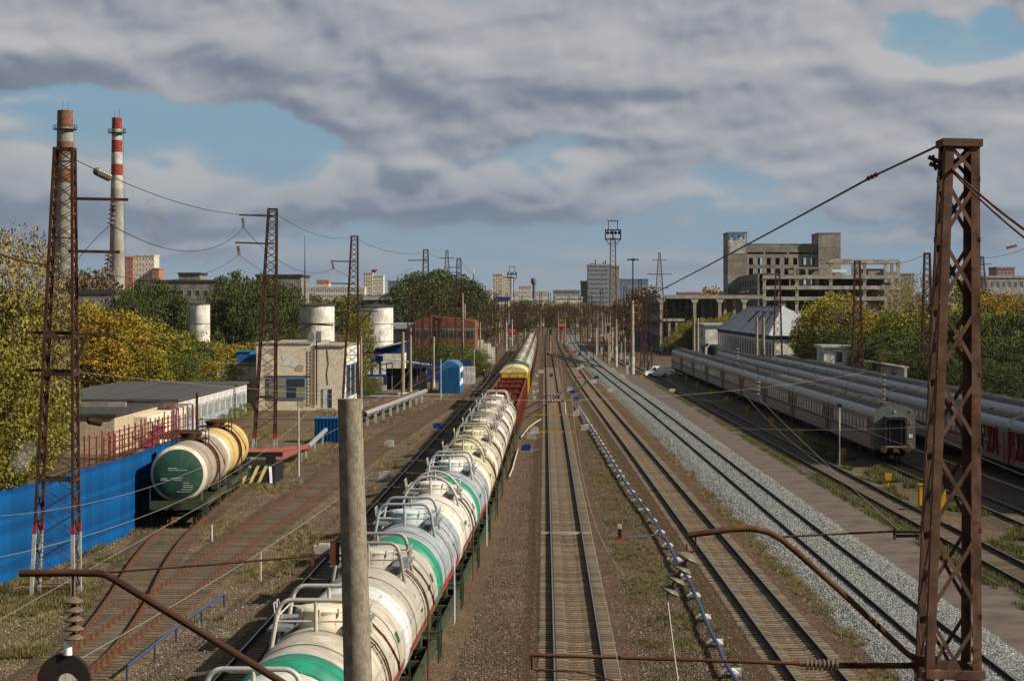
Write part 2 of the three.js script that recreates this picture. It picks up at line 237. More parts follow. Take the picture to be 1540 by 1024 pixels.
const T1 = spline([[10, 1.1], [800, 1.1], [1100, 2.2], [1800, 8]]);
const T2 = spline([[10, 9.17], [150, 7.8], [350, 5.84], [500, 5.3], [800, 5.2], [1800, 12]]);
const T3 = spline([[10, 14.29], [220, 12.54], [445, 10], [700, 9.5], [1800, 16]]);
const T4 = spline([[10, 21.7], [300, 18.7], [500, 15.5], [800, 14.5]]);
const T5 = Z => 27.5 - 0.0103 * Z, T6 = Z => 34.15 - 0.0103 * Z, T7 = Z => 38.95 - 0.0103 * Z;
const TM = spline([[10, -9.7], [100, -9.35], [250, -8.6], [420, -8.2], [900, -9]]);
const S2 = spline([[10, -15.2], [75, -15.25], [120, -15], [165, -14.4], [231, -12.9], [300, -10.2], [345, -8.7]]);
const S1 = spline([[64, -15.25], [76, -15.6], [86, -16.5], [100, -18.1], [112, -19.15], [128, -19.9], [142, -20.4]]);

// ---------- ground: one sheet to the horizon ----------
{
  const xs = [], zs = [];
  for (const v of [-7000, -3000, -1500, -700, -400, -250, -160, -110]) xs.push(v); for (let v = -84; v <= 84; v += 1) xs.push(v); for (const v of [110, 160, 250, 400, 700, 1500, 3000, 7000]) xs.push(v);
  for (const v of [-300, -60, 0]) zs.push(v); for (let v = 20; v < 260; v += 1.25) zs.push(v); for (let v = 260; v < 700; v += 6) zs.push(v); for (const v of [700, 760, 850, 1000, 1200, 1500, 2000, 2800, 4000, 6000, 9000]) zs.push(v);
  const b = mb(); b.c = [];
  const tone = (x, Z) => {
    const n = fbm(x * 0.11 + 50, Z * 0.06, 4, 3), n2 = fbm(x * 0.6 + 9, Z * 0.35, 4, 9), n3 = fbm(x * 0.25 + 80, Z * 0.05, 3, 19);
    let c = [0.80, 0.72, 0.62]; const mix = (q, w) => { w = clamp(w); c = c.map((v, i) => lerp(v, q[i], w)); };
    const t0 = T0(Z), t1 = T1(Z), t2 = T2(Z), t3 = T3(Z), t4 = T4(Z), tm = TM(Z), s2 = S2(Z);
    if (x < tm - 2) { mix([1.0, 0.84, 0.66], step(0.45, 0.7, n)); mix([0.58, 0.50, 0.42], step(0.5, 0.72, n3)); const d = Math.abs(x - s2); mix([0.5, 0.42, 0.34], (1 - step(0.9, 2.0, d)) * 0.85); mix([0.62, 0.62, 0.58], step(tm - 5.5, tm - 3, x) * step(0.36, 0.6, n2) * 0.7); mix([0.62, 0.70, 0.28], step(0.52, 0.66, n2 * 0.5 + n * 0.5) * step(-14, -19, x) * 0.9); }
    mix([0.62, 0.51, 0.42], step(t0 + 1.6, t0 + 2.8, x) * (1 - step(t2 + 1.6, t2 + 2.2, x)) * (1 - 0.35 * n));
    mix([0.74, 0.60, 0.50], step(0.5, 0.7, n2) * step(t0 + 2, t0 + 3, x) * (1 - step(t2 + 1.5, t2 + 2, x)) * 0.5);
    const mid = (x - t1) / (t2 - t1); mix([0.56, 0.56, 0.24], step(0.3, 0.42, mid) * (1 - step(0.6, 0.72, mid)) * step(0.44, 0.62, n2 * 0.6 + n3 * 0.4) * (Z < 300 ? 1 : 0.3) * 0.6);
    mix([0.60, 0.60, 0.30], step(t2 + 2, t2 + 2.6, x) * (1 - step(t3 - 2.6, t3 - 2, x)) * step(0.44, 0.6, n2) * 0.7);
    mix([0.50, 0.40, 0.34], (x < t2 + 2.6 && x > t2 - 2) ? 0.45 : 0);
    mix([0.50, 0.49, 0.47], step(t4 + 2.2, t4 + 3.6, x) * 0.7); mix([0.44, 0.46, 0.30], step(t4 + 1, t4 + 2.5, x) * (1 - step(t4 + 3, t4 + 5, x)) * step(0.42, 0.6, n2) * 0.7);
    mix([0.42, 0.46, 0.25], step(47, 54, x) * 0.8); mix([0.50, 0.46, 0.28], step(-40, -50, x) * 0.8);
    mix([0.52, 0.46, 0.40], step(320, 600, Z) * 0.7); mix([0.40, 0.40, 0.28], step(900, 2000, Z) * 0.7);
    const g = 0.80 + 0.4 * n2; return c.map(v => clamp(v * g * 0.60));
  };
  const nx = xs.length;
  for (const Z of zs) for (const x of xs) { b.vert(x, -0.32 + (Math.abs(x) < 84 && Z < 260 ? (fbm(x * 0.7, Z * 0.5, 3, 77) - 0.5) * 0.07 : 0), -Z, 0, 1, 0, x / 12, Z / 12); b.c.push(...tone(x, Z)); }
  for (let j = 0; j + 1 < zs.length; j++) for (let i = 0; i + 1 < nx; i++) { const a = j * nx + i; b.i.push(a, a + 1, a + nx + 1, a, a + nx + 1, a + nx); }
  const g = b.geo(); g.computeVertexNormals();
  struct(mesh('ground', g, mat([1, 1, 1], 0.96, 0, texGravel, { vertexColors: true, bumpMap: texStoneBump, bumpScale: 0.035 })));
}

// a strip that follows a line, at height y, between two side offsets; ragged edges when asked
function strip(name, m, fn, Z0, Z1, lo, hi, y, rag = 0, dz = 2, uvs = 1 / 12) {
  const b = mb(); let k = 0;
  for (let Z = Z0; Z <= Z1 + 0.01; Z += dz, k++) for (let q = 0; q <= 4; q++) { const e = q === 0 || q === 4 ? rag * (fbm(Z * 0.35, q * 3, 3, 5) - 0.5) * 2 : 0, x = fn(Z) + lerp(lo, hi, q / 4) + e; b.vert(x, y - (q === 0 || q === 4 ? 0.02 : 0), -Z, 0, 1, 0, x * uvs, Z * uvs); if (k && q) { const a = b.p.length / 3 - 1; b.i.push(a - 6, a - 5, a, a - 6, a, a - 1); } }
  return struct(b.build(name, m));
}
strip('path', mat([0.20, 0.16, 0.137], 0.95, 0, again(texDirt, 1.3), { bumpMap: texDirt, bumpScale: 0.01 }), Z => lerp(T3(Z) + 2.3, T4(Z) - 1.9, 0.5), 58, 372, -2.5, 2.15, -0.235, 0.3);

// ---------- railway tracks: rails (with worn heads) and single sleepers ----------
const sleeperGeo = (() => { const b = mb(), s = [[-1.35, 0.02], [-1.3, 0.05], [-0.45, 0.05], [-0.3, -0.005], [0.3, -0.005], [0.45, 0.05], [1.3, 0.05], [1.35, 0.02]];
  for (let k = 0; k + 1 < s.length; k++) { const [x0, y0] = s[k], [x1, y1] = s[k + 1], w = 0.115; b.quad(V(x0, y0, w), V(x1, y1, w), V(x1, y1, -w), V(x0, y0, -w), k); b.quad(V(x0, -0.16, w + 0.03), V(x1, -0.16, w + 0.03), V(x1, y1, w), V(x0, y0, w)); b.quad(V(x1, -0.16, -w - 0.03), V(x0, -0.16, -w - 0.03), V(x0, y0, -w), V(x1, y1, -w)); }
  for (const e of [-1.35, 1.35]) b.quad(V(e, -0.16, 0.145), V(e, -0.16, -0.145), V(e, 0.02, -0.115), V(e, 0.02, 0.115)); return b.geo(); })();
const plankGeo = mb().box(0, -0.03, 0, 2.75, 0.16, 0.24).geo();
const sleeperMats = { concrete: [[0.32, 0.25, 0.17], [0.27, 0.215, 0.145], [0.37, 0.295, 0.20], [0.22, 0.18, 0.13]].map(c => mat(c, 0.95, 0, dirtM)), wood: [[0.20, 0.155, 0.11], [0.16, 0.125, 0.09], [0.25, 0.195, 0.14]].map(c => mat(c, 0.95, 0, dirtM)) };
function sweep(fn, sec, Z0, Z1, dz, side) { // section [[dx, y]] carried along the line
  const b = mb(), m = sec.length; let k = 0;
  for (let Z = Z0; ; Z = Math.min(Z + dz, Z1), k++) {
    for (let q = 0; q < m - 1; q++) { const [xa, ya] = sec[q], [xb, yb] = sec[q + 1], l = Math.hypot(xb - xa, yb - ya), nx = -(yb - ya) / l, ny = (xb - xa) / l, x0 = fn(Z) + side; b.vert(x0 + xa, ya, -Z, nx, ny, 0, xa, Z); b.vert(x0 + xb, yb, -Z, nx, ny, 0, xb, Z); }
    if (k) { const w = 2 * (m - 1), o = b.p.length / 3 - w; for (let q = 0; q < m - 1; q++) { const a = o + q * 2; b.i.push(a - w, a - w + 1, a + 1, a - w, a + 1, a); } }
    if (Z >= Z1) break;
  }
  return b;
}
const railSec = [[-0.075, -0.18], [-0.07, -0.165], [-0.012, -0.14], [-0.012, -0.05], [-0.036, -0.04], [-0.036, -0.006], [-0.03, 0], [0.03, 0], [0.036, -0.006], [0.036, -0.04], [0.012, -0.05], [0.012, -0.14], [0.07, -0.165], [0.075, -0.18]];
function track(fn, Z0, Z1, o = {}) {
  const g = new THREE.Group(); g.name = numbered('railway_track'); scene.add(g); struct(g); if (o.label) g.userData.label = o.label;
  for (const s of [-0.796, 0.796]) { const r = sweep(fn, railSec, Z0, Z1, o.dz || 5, s).build('rail', o.old ? M.railOld : M.railSide, g); if (!o.old) sweep(fn, [[-0.026, 0.004], [0.026, 0.004]], Z0, Z1, o.dz || 5, s).build('rail_head', M.railTop, r); }
  const kind = o.kind || 'concrete', G = kind === 'wood' ? plankGeo : sleeperGeo, pitch = o.pitch || 0.545; let n = 0; const b = [];
  for (let Z = o.s0 ?? Z0; Z < (o.s1 ?? Math.min(Z1, 420)); Z += pitch, n++) {
    const turn = Math.atan2(fn(Z + 1) - fn(Z - 1), 2), y = -0.232 + rr(-0.006, 0.004);
    if (n < (o.n ?? 300)) { const s = mesh('sleeper', G, pick(sleeperMats[kind]), g); s.position.set(fn(Z) + rr(-0.03, 0.03), y, -Z + rr(-0.02, 0.02)); s.rotation.y = -turn + rr(-0.008, 0.008); }
    else b.push([fn(Z), y, -Z, -turn]);
  }
  if (b.length) { const im = new THREE.InstancedMesh(G, sleeperMats[kind][0], b.length), d = new THREE.Object3D(); b.forEach(([x, y, z, t], i) => { d.position.set(x, y, z); d.rotation.y = t; d.updateMatrix(); im.setMatrixAt(i, d.matrix); }); im.name = 'far_sleeper'; im.castShadow = im.receiveShadow = true; stuff(im); g.add(im); }
  return g;
}
seedRnd(77);
track(T0, 25, 700, { label: 'railway track under the long freight train', n: 40, s0: 178, kind: 'wood' });
track(T1, 40, 1750, { label: 'main track with pale concrete sleepers in the middle', s0: 60 });
track(T2, 40, 1750, { label: 'main track with pale sleepers right of the blue pipe', s0: 62 });
track(T3, 40, 1750, { label: 'track bedded in fresh grey ballast', s0: 60, s1: 60 });
track(T4, 70, 700, { label: 'track along the grass beside the brown path', s0: 95, n: 160, kind: 'wood' });
track(T5, 90, 420, { label: 'track under the nearest passenger train', s0: 118, n: 90, kind: 'wood' });
track(T6, 110, 420, { label: 'track under the second passenger train', s0: 115, n: 20, kind: 'wood' });
track(T7, 130, 420, { label: 'track under the farthest passenger train', s0: 130, s1: 130 });
track(TM, 40, 700, { label: 'track in the shadow of the freight train', s0: 60, n: 220, kind: 'wood' });
track(S2, 48, 345, { label: 'rusty siding curving along the dirt on the left', s0: 64, n: 300, kind: 'wood', old: 1, pitch: 0.6 });
track(S1, 64, 142, { label: 'rusty siding branching off to the blue fence', s0: 70, n: 100, kind: 'wood', old: 1, pitch: 0.62 });
const straightBetween = (a, b) => { const [za, fa] = a, [zb, fb] = b; return Z => lerp(fa(za), fb(zb), sm(clamp((Z - za) / (zb - za)))); };
track(straightBetween([205, T0], [300, T1]), 222, 290, { label: 'crossover from freight track to the main track', s0: 999, dz: 4 });
track(straightBetween([255, T1], [352, T2]), 270, 345, { label: 'crossover between the two main tracks', s0: 999, dz: 4 });
track(straightBetween([395, T3], [560, T1]), 410, 545, { label: 'far crossover cutting across the main tracks', s0: 999, dz: 6 });
track(spline([[380, 17], [500, 24], [620, 36]]), 380, 620, { label: 'far track curving off to the right behind van', s0: 999, dz: 8 });
track(spline([[360, -8.5], [470, -16], [640, -21]]), 365, 640, { label: 'far track curving left beyond the walking person', s0: 999, dz: 8 });
for (const [o, z1] of [[-14, 900], [-22, 900], [-30, 900], [18, 1100], [26, 1100]]) track(spline([[520, o], [1000, o * 0.9], [1800, o * 0.7 + 6]]), 540, z1, { label: 'far yard track', s0: 9999, dz: 20 });

// fresh grey ballast, a real bed with shoulders
struct(sweep(T3, [[-2.6, -0.36], [-1.9, -0.165], [-0.95, -0.155], [-0.72, -0.19], [-0.3, -0.165], [0.3, -0.165], [0.72, -0.19], [0.95, -0.155], [1.9, -0.165], [2.6, -0.36]], 40, 900, 3, 0).build('ballast_bed', mat([0.36, 0.36, 0.35], 0.95, 0, again(texBallast, 1 / 12), { bumpMap: again(texStoneBump, 1 / 12), bumpScale: 0.05 })));
for (const [fn, w, z0, z1] of [[T1, 1.62, 45, 560], [T2, 1.62, 45, 560]]) struct(sweep(fn, [[-w - 0.6, -0.35], [-w, -0.262], [-1.3, -0.225], [-0.5, -0.225], [-0.35, -0.25], [0.35, -0.25], [0.5, -0.225], [1.3, -0.225], [w, -0.262], [w + 0.6, -0.35]], z0, z1, 4, 0).build('ballast_bed', mat([0.30, 0.24, 0.19], 0.96, 0, again(texGravel, 1 / 12), { bumpMap: again(texStoneBump, 1 / 12), bumpScale: 0.04 })));

for (const [fn, z0, z1, c, y] of [[S2, 50, 345, [0.40, 0.36, 0.30], -0.196], [S1, 66, 142, [0.38, 0.345, 0.28], -0.197], [T4, 72, 600, [0.36, 0.34, 0.32], -0.2], [T5, 92, 420, [0.36, 0.34, 0.32], -0.2], [TM, 42, 600, [0.42, 0.37, 0.31], -0.2], [T6, 112, 420, [0.34, 0.33, 0.31], -0.2]]) struct(sweep(fn, [[-2.1, -0.36], [-1.45, y - 0.02], [-0.7, y], [0.7, y - 0.004], [1.45, y - 0.02], [2.1, -0.36]], z0, z1, 4, 0).build('track_bed', mat(c, 0.96, 0, again(texGravel, 1 / 12), { bumpMap: again(texStoneBump, 1 / 12), bumpScale: 0.03 })));
// loose stones: uncountable
function stones(name, label, n, place, tones, s0, s1) {
  const g = new THREE.IcosahedronGeometry(1, 0), im = new THREE.InstancedMesh(g, mat([1, 1, 1], 0.95), n), d = new THREE.Object3D(), c = new THREE.Color();
  for (let i = 0; i < n; i++) { const [x, y, Z] = place(); const s = rr(s0, s1); d.position.set(x, y + s * 0.25, -Z); d.rotation.set(rnd() * 6, rnd() * 6, rnd() * 6); d.scale.set(s * rr(0.7, 1.3), s * rr(0.5, 0.9), s * rr(0.7, 1.3)); d.updateMatrix(); im.setMatrixAt(i, d.matrix); const t = pick(tones), k = rr(0.7, 1.2); im.setColorAt(i, c.setRGB(t[0] * k, t[1] * k, t[2] * k)); }
  im.name = name; im.castShadow = im.receiveShadow = true; scene.add(im); stuff(im, label, 'gravel'); return im;
}
const depthIn = (a, b) => a * b / (b - rnd() * (b - a));      // more of them near by, where single stones show
seedRnd(5);
stones('ballast_stone', 'loose grey ballast stones of the clean track', 150000, () => { const Z = depthIn(62, 420), o = rr(-2.75, 2.75); const y = Math.abs(o) > 1.9 ? lerp(-0.165, -0.34, (Math.abs(o) - 1.9) / 0.85) : (Math.abs(Math.abs(o) - 0.796) < 0.12 ? -0.2 : -0.165); return [T3(Z) + o, y, Z]; }, [[0.18, 0.19, 0.185], [0.14, 0.148, 0.15], [0.26, 0.265, 0.255], [0.10, 0.108, 0.115], [0.22, 0.20, 0.175], [0.34, 0.34, 0.325]], 0.022, 0.05);
stones('brown_gravel', 'loose brown stones strewn between the tracks', 110000, () => { const Z = depthIn(60, 400), x = rr(T0(Z) + 1.8, T3(Z) - 2.2); const n1 = Math.abs(x - T1(Z)), n2 = Math.abs(x - T2(Z)); return [x, n1 < 1.6 || n2 < 1.6 ? (Math.abs(Math.min(n1, n2) - 0.796) < 0.12 ? -0.30 : -0.262) : -0.31, Z]; }, [[0.12, 0.09, 0.065], [0.09, 0.068, 0.05], [0.16, 0.125, 0.092], [0.065, 0.05, 0.04], [0.26, 0.225, 0.18], [0.14, 0.08, 0.05], [0.10, 0.09, 0.08]], 0.014, 0.036);
stones('yard_gravel', 'mixed stones and rubble on the dirt on the left', 60000, () => { const Z = depthIn(62, 330), x = rr(-24, TM(Z) + 3.5); return [x, -0.31, Z]; }, [[0.16, 0.125, 0.088], [0.125, 0.095, 0.07], [0.20, 0.165, 0.125], [0.165, 0.155, 0.145], [0.36, 0.32, 0.27], [0.09, 0.075, 0.058]], 0.013, 0.036);
{ // grass tufts, uncountable
  const b = mb(); for (let k = 0; k < 5; k++) { const a = k * 1.3, l = 0.1 + 0.03 * k, w = 0.018; b.tri(V(Math.cos(a) * 0.03 - w, 0, Math.sin(a) * 0.03), V(Math.cos(a) * 0.03 + w, 0, Math.sin(a) * 0.03), V(Math.cos(a) * (0.05 + l * 0.5), l, Math.sin(a) * (0.05 + l * 0.5))); }
  const tuft = b.geo();
  const grass = (name, label, n, place, cols, s) => { const im = new THREE.InstancedMesh(tuft, mat([1, 1, 1], 0.9), n), d = new THREE.Object3D(), c = new THREE.Color(); let i = 0, tries = 0;
    while (i < n && tries++ < n * 12) { const p = place(); if (!p) continue; d.position.set(p[0], -0.33, -p[1]); d.rotation.y = rnd() * 6.3; d.scale.setScalar(rr(0.6, 1.5) * s); d.updateMatrix(); im.setMatrixAt(i, d.matrix); const t = pick(cols), k = rr(0.7, 1.2); im.setColorAt(i, c.setRGB(t[0] * k, t[1] * k, t[2] * k)); i++; }
    im.count = i; im.name = name; im.castShadow = im.receiveShadow = true; scene.add(im); stuff(im, label, 'grass'); };
  const green = [[0.075, 0.085, 0.025], [0.10, 0.095, 0.035], [0.06, 0.075, 0.022], [0.13, 0.10, 0.045]], dry = [[0.19, 0.14, 0.06], [0.24, 0.18, 0.085], [0.14, 0.12, 0.05], [0.11, 0.11, 0.04]];
  grass('grass', 'green grass strip along the edge of the brown path', 26000, () => { const Z = depthIn(85, 330), x = T4(Z) - 1.55 + (rnd() + rnd() - 1) * 0.9; return fbm(x * 1.1, Z * 0.25, 3, 4) > 0.38 ? [x, Z] : 0; }, green, 1.0);
  grass('grass', 'green weeds between the tracks beside the passenger train', 9000, () => { const Z = depthIn(95, 190), x = T4(Z) + rr(0.9, 4.6); return fbm(x * 0.6, Z * 0.2, 3, 14) > 0.55 ? [x, Z] : 0; }, green, 1.3);
  grass('grass', 'thin mossy grass between the two main tracks', 15000, () => { const Z = depthIn(62, 220), x = lerp(T1(Z), T2(Z), rr(0.3, 0.72)); return fbm(x * 0.6 + 9, Z * 0.35, 4, 9) > 0.5 ? [x, Z] : 0; }, [[0.12, 0.11, 0.04], [0.15, 0.12, 0.055], [0.09, 0.09, 0.03]], 0.5);
  grass('grass', 'sparse dry grass left of the grey ballast', 14000, () => { const Z = depthIn(62, 200), x = lerp(T2(Z) + 2, T3(Z) - 2.4, rnd()); return fbm(x * 0.6 + 9, Z * 0.35, 4, 9) > 0.5 ? [x, Z] : 0; }, dry, 0.55);
  grass('grass', 'tufts of grass along the foot of the blue fence', 26000, () => { const Z = depthIn(74, 150), x = rr(-24, -16.5); const lim = x < S1(clamp(Z, 76, 142)) - 1.4 || x < -19; return lim && fbm(x * 0.35, Z * 0.2, 3, 24) > 0.46 ? [x, Z] : 0; }, [...green, ...dry], 1.0);
  grass('grass', 'dry weeds scattered over the dirt on the left', 18000, () => { const Z = depthIn(62, 300), x = rr(-30, -11); return Math.abs(x - S2(Z)) > 1.4 && fbm(x * 0.3, Z * 0.12, 3, 34) > 0.56 ? [x, Z] : 0; }, dry, 0.9);
}
// ---------- rolling stock ----------
const placeOn = (o, fn, Z) => { o.position.set(fn(Z), 0, -Z); o.rotation.y = -Math.atan((fn(Z + 4) - fn(Z - 4)) / 8); return o; };
const wheelGeo = (() => { const b = mb(); b.cyl(V(-0.8, 0.475, 0), V(-0.72, 0.475, 0), 0.475, 0.475, 20).cyl(V(0.72, 0.475, 0), V(0.8, 0.475, 0), 0.475, 0.475, 20).cyl(V(-1.0, 0.475, 0), V(1.0, 0.475, 0), 0.08, 0.08, 8); return b.geo(); })();
const bogieGeo = (() => { const b = mb(); for (const s of [-1.02, 1.02]) { b.hexa([V(s - 0.09, 0.36, 1.15), V(s + 0.09, 0.36, 1.15), V(s + 0.09, 0.62, 1.15), V(s - 0.09, 0.62, 1.15), V(s - 0.09, 0.36, -1.15), V(s + 0.09, 0.36, -1.15), V(s + 0.09, 0.62, -1.15), V(s - 0.09, 0.62, -1.15)]); b.box(s, 0.62, 0, 0.2, 0.42, 0.9); b.box(s, 0.5, 0.925, 0.26, 0.3, 0.32).box(s, 0.5, -0.925, 0.26, 0.3, 0.32); } b.box(0, 0.68, 0, 2.0, 0.24, 0.42); return b.geo(); })();
function bogie(root, z, m = M.under) { const g = mesh('bogie', bogieGeo, m, root); g.position.z = z; for (const d of [-0.925, 0.925]) { const w = mesh('wheelset', wheelGeo, M.iron, g); w.position.z = d; } }
const paint = (c, map = paintM, rough = 0.55) => mat(c, rough, 0, map);
const TG = {};
const tg = (k, f) => TG[k] ||= f();
const R = 1.5, CY = 2.72, HL = 5.3;
const capProf = (s, r0, r1) => { const all = [[0, 1.5], [0.1, 1.49], [0.2, 1.44], [0.3, 1.32], [0.38, 1.12], [0.44, 0.85], [0.48, 0.5], [0.5, 0.001]]; return all.filter(([, r]) => r <= r0 + 1e-6 && r >= r1 - 1e-6).map(([z, r]) => [s * (HL + z), r]); };
function hoopPts(kind) { const p = []; if (kind === 'round') { for (let k = 0; k <= 16; k++) { const t = Math.PI * k / 16; p.push(V(-Math.cos(t) * 1.08, 3.72 + Math.sin(t) * 1.22, 0)); } return p; }
  const w = 0.86, h = 4.93, r = 0.3; p.push(V(-1.02, 3.8, 0), V(-w - 0.02, h - r, 0)); for (let k = 0; k <= 6; k++) { const t = Math.PI / 2 * k / 6; p.push(V(-w + r - Math.cos(t) * r, h - r + Math.sin(t) * r, 0)); } for (let k = 0; k <= 6; k++) { const t = Math.PI / 2 * (1 - k / 6); p.push(V(w - r + Math.cos(t) * r, h - r + Math.sin(t) * r, 0)); } p.push(V(w + 0.02, h - r, 0), V(1.02, 3.8, 0)); return p; }
function tankCar(label, fn, Z, o, group) {
  const root = thing('tank_wagon', label, 'tank wagon', V(0, 0, 0), 0, group);
  const P = o.mats;
  const barrel = mesh('barrel', tg('barrel', () => mb().turnZ([[-HL, R], [-2, R], [2, R], [HL, R]], 0, CY, 48).geo()), P.body, root);
  mesh('tank_end', tg('capN', () => mb().turnZ(capProf(1, 1.33, 0), 0, CY, 40).geo()), P.cap, root);
  mesh('end_rim', tg('rimN', () => mb().turnZ(capProf(1, 1.5, 1.32), 0, CY, 48).geo()), P.rim, root);
  mesh('tank_end', tg('capF', () => mb().turnZ(capProf(-1, 1.5, 0), 0, CY, 40).geo()), P.body, root);
  if (o.band) mesh('painted_band', tg('band' + o.band, () => mb().turnZ([[HL - o.band, R + 0.005], [HL + 0.002, R + 0.005]], 0, CY, 48).geo()), P.band, root);
  if (P.ring) mesh('painted_ring', tg('ring' + o.band, () => mb().turnZ([[HL - o.band - 0.16, R + 0.008], [HL - o.band + 0.01, R + 0.008]], 0, CY, 48).geo()), P.ring, root);
  if (o.strap) mesh('strap', tg('strap', () => mb().turnZ([[-0.7, R + 0.02], [0.7, R + 0.02]], 0, CY, 48).geo()), P.strap || M.rustDark, root);
  if (o.middle) mesh('painted_band', tg('middle', () => mb().turnZ([[-1.7, R + 0.004], [1.5, R + 0.004]], 0, CY, 48).geo()), P.middle, root);
  for (const z of [-3.5, 0.02, 3.2]) { const s = mesh('weld_seam', tg('seam', () => mb().turnZ([[-0.025, R], [-0.02, R + 0.014], [0.02, R + 0.014], [0.025, R]], 0, CY, 48).geo()), P.seam || M.rustDark, barrel); s.position.z = z; }
  if (P.stripe) for (const s of [0, 1]) mesh('side_stripe', tg('stripe' + s, () => { const a = s ? Math.PI + 0.08 : -0.3; return mb().turnZ([[-HL + 0.1, R + 0.007], [HL - 0.1, R + 0.007]], 0, CY, 6, a, a + 0.22).geo(); }), P.stripe, root);
  for (const [z, h, y0, k] of o.marks || []) { const q = mesh('painted_mark', tg('mark' + k, () => mb().turnZ([[-k[0] / 2, R + 0.009], [k[0] / 2, R + 0.009]], 0, CY, 4, -k[1] / 2, k[1] / 2).geo()), h, root); q.position.z = z; q.rotation.z = 0; q.userData.a = y0; }
  for (const [z, a, w, h, m] of o.prints || []) mb().turnZ([[z - w / 2, R + 0.011], [z + w / 2, R + 0.011]], 0, CY, 4, a, a + h / R).build('painted_patch', m, root);
  // dome, platform, hoops
  const dome = mesh('dome', tg('dome', () => mb().lathe([[4.05, 0.56], [4.5, 0.56], [4.53, 0.6], [4.57, 0.6]], 0, 0, 24).geo()), P.dome || P.body, root);
  mesh('hatch_lid', tg('lid', () => { const b = mb().lathe([[4.57, 0.6], [4.62, 0.57], [4.66, 0.3], [4.67, 0.001]], 0, 0, 24); for (let k = 0; k < 8; k++) { const t = k / 8 * 6.283; b.cyl(V(Math.cos(t) * 0.6, 4.44, Math.sin(t) * 0.6), V(Math.cos(t) * 0.6, 4.62, Math.sin(t) * 0.6), 0.025, 0.025, 6); } return b.geo(); }), P.dome || P.body, dome);
  if (o.hoop !== 'low') {
    for (const s of [-0.86, 0.86]) { const p = mesh('walkway', tg('plank', () => { const b = mb(); b.box(0, 4.24, 0, 0.5, 0.05, 2.5); b.box(0, 4.1, 1.1, 0.06, 0.3, 0.06).box(0, 4.1, -1.1, 0.06, 0.3, 0.06); return b.geo(); }), P.walk || M.galv, root); p.position.x = s; }
    for (const z of [-1.28, 1.28]) { const h = mesh('guard_hoop', tg('hoop' + o.hoop, () => { const b = mb(); b.tube(hoopPts(o.hoop), 0.052, 8); b.cyl(V(0, 4.2, 0), V(0, 4.92, 0), 0.045, 0.045, 8, false); b.cyl(V(-0.93, 4.45, 0), V(0.93, 4.45, 0), 0.022, 0.022, 6, false); return b.geo(); }), P.hoop || P.body, root); h.position.z = z; }
    for (const s of [-1, 1]) mesh('side_rail', tg('srail' + s, () => { const b = mb(); b.tube([V(s * 0.93, 4.5, -1.28), V(s * 0.93, 4.5, 1.28)], 0.022, 6); b.tube([V(s * 1.0, 4.15, 0.35), V(s * 1.08, 4.6, 0.35), V(s * 1.1, 4.72, 0.3), V(s * 1.1, 4.72, 0.05), V(s * 1.08, 4.6, 0), V(s * 1.0, 4.15, 0)], 0.018, 6); b.tube([V(s * 1.0, 4.15, -0.15), V(s * 1.08, 4.6, -0.15), V(s * 1.1, 4.72, -0.2), V(s * 1.1, 4.72, -0.45), V(s * 1.08, 4.6, -0.5), V(s * 1.0, 4.15, -0.5)], 0.018, 6); return b.geo(); }), P.hoop || P.body, root);
  } else {
    mesh('walkway', tg('lowwalk', () => { const b = mb(); b.box(0, 4.27, 0, 1.9, 0.05, 1.7); for (const x of [-0.9, 0.9]) for (const z of [-0.8, 0.8]) b.cyl(V(x, 3.85, z), V(x, 4.75, z), 0.03, 0.03, 6); for (const x of [-0.9, 0.9]) b.cyl(V(x, 4.73, -0.8), V(x, 4.73, 0.8), 0.03, 0.03, 6); b.cyl(V(-0.9, 4.73, 0.8), V(0.9, 4.73, 0.8), 0.03, 0.03, 6); return b.geo(); }), M.rustDark, root);
  }
  for (const s of [-1, 1]) { mesh('ladder', tg('ladder' + s, () => { const b = mb(); const line = z => { const p = []; for (let k = 0; k <= 8; k++) { const a = 0.95 - k * 0.13; p.push(V(s * Math.cos(a) * 1.6, CY + Math.sin(a) * 1.6, z)); } p.push(V(s * 1.6, 1.9, z), V(s * 1.6, 0.75, z)); return p; }; const A = line(-0.18), B = line(0.18); b.tube(A, 0.022, 5).tube(B, 0.022, 5); for (let k = 1; k < 9; k += 1) b.cyl(A[k], B[k], 0.014, 0.014, 5, false); for (let y = 0.9; y < 2.4; y += 0.3) b.cyl(V(s * 1.6, y, -0.18), V(s * 1.6, y, 0.18), 0.014, 0.014, 5, false); return b.geo(); }), P.ladder || M.rust, root); }
  mesh('vent_pipe', tg('pipe', () => mb().tube([V(0.5, 4.3, -1.6), V(0.9, 4.02, -1.9), V(1.25, 3.62, -2.0), V(1.45, 3.22, -2.3), V(1.52, 2.85, -2.9), V(1.53, 2.6, -3.2)], 0.028, 6).geo()), P.ladder || M.rust, root);
  // underframe
  const fr = P.frame || M.greenFrame;
  mesh('frame', tg('frame', () => { const b = mb(); for (const s of [-1.38, 1.38]) b.box(s, 1.1, 0, 0.14, 0.3, 11.3); b.box(0, 1.08, 0, 0.5, 0.34, 11.3); for (const z of [-5.65, 5.65]) b.box(0, 1.08, z, 3.0, 0.46, 0.16); for (const z of [-4, -1.4, 1.4, 4]) b.box(0, 1.08, z, 2.7, 0.2, 0.18); for (const z of [-4.1, 4.1]) for (const s of [-0.9, 0.9]) b.box(s, 1.42, z, 0.35, 0.55, 0.8); b.box(0, 1.26, 5.4, 2.9, 0.04, 0.5).box(0, 1.26, -5.4, 2.9, 0.04, 0.5); return b.geo(); }), fr, root);
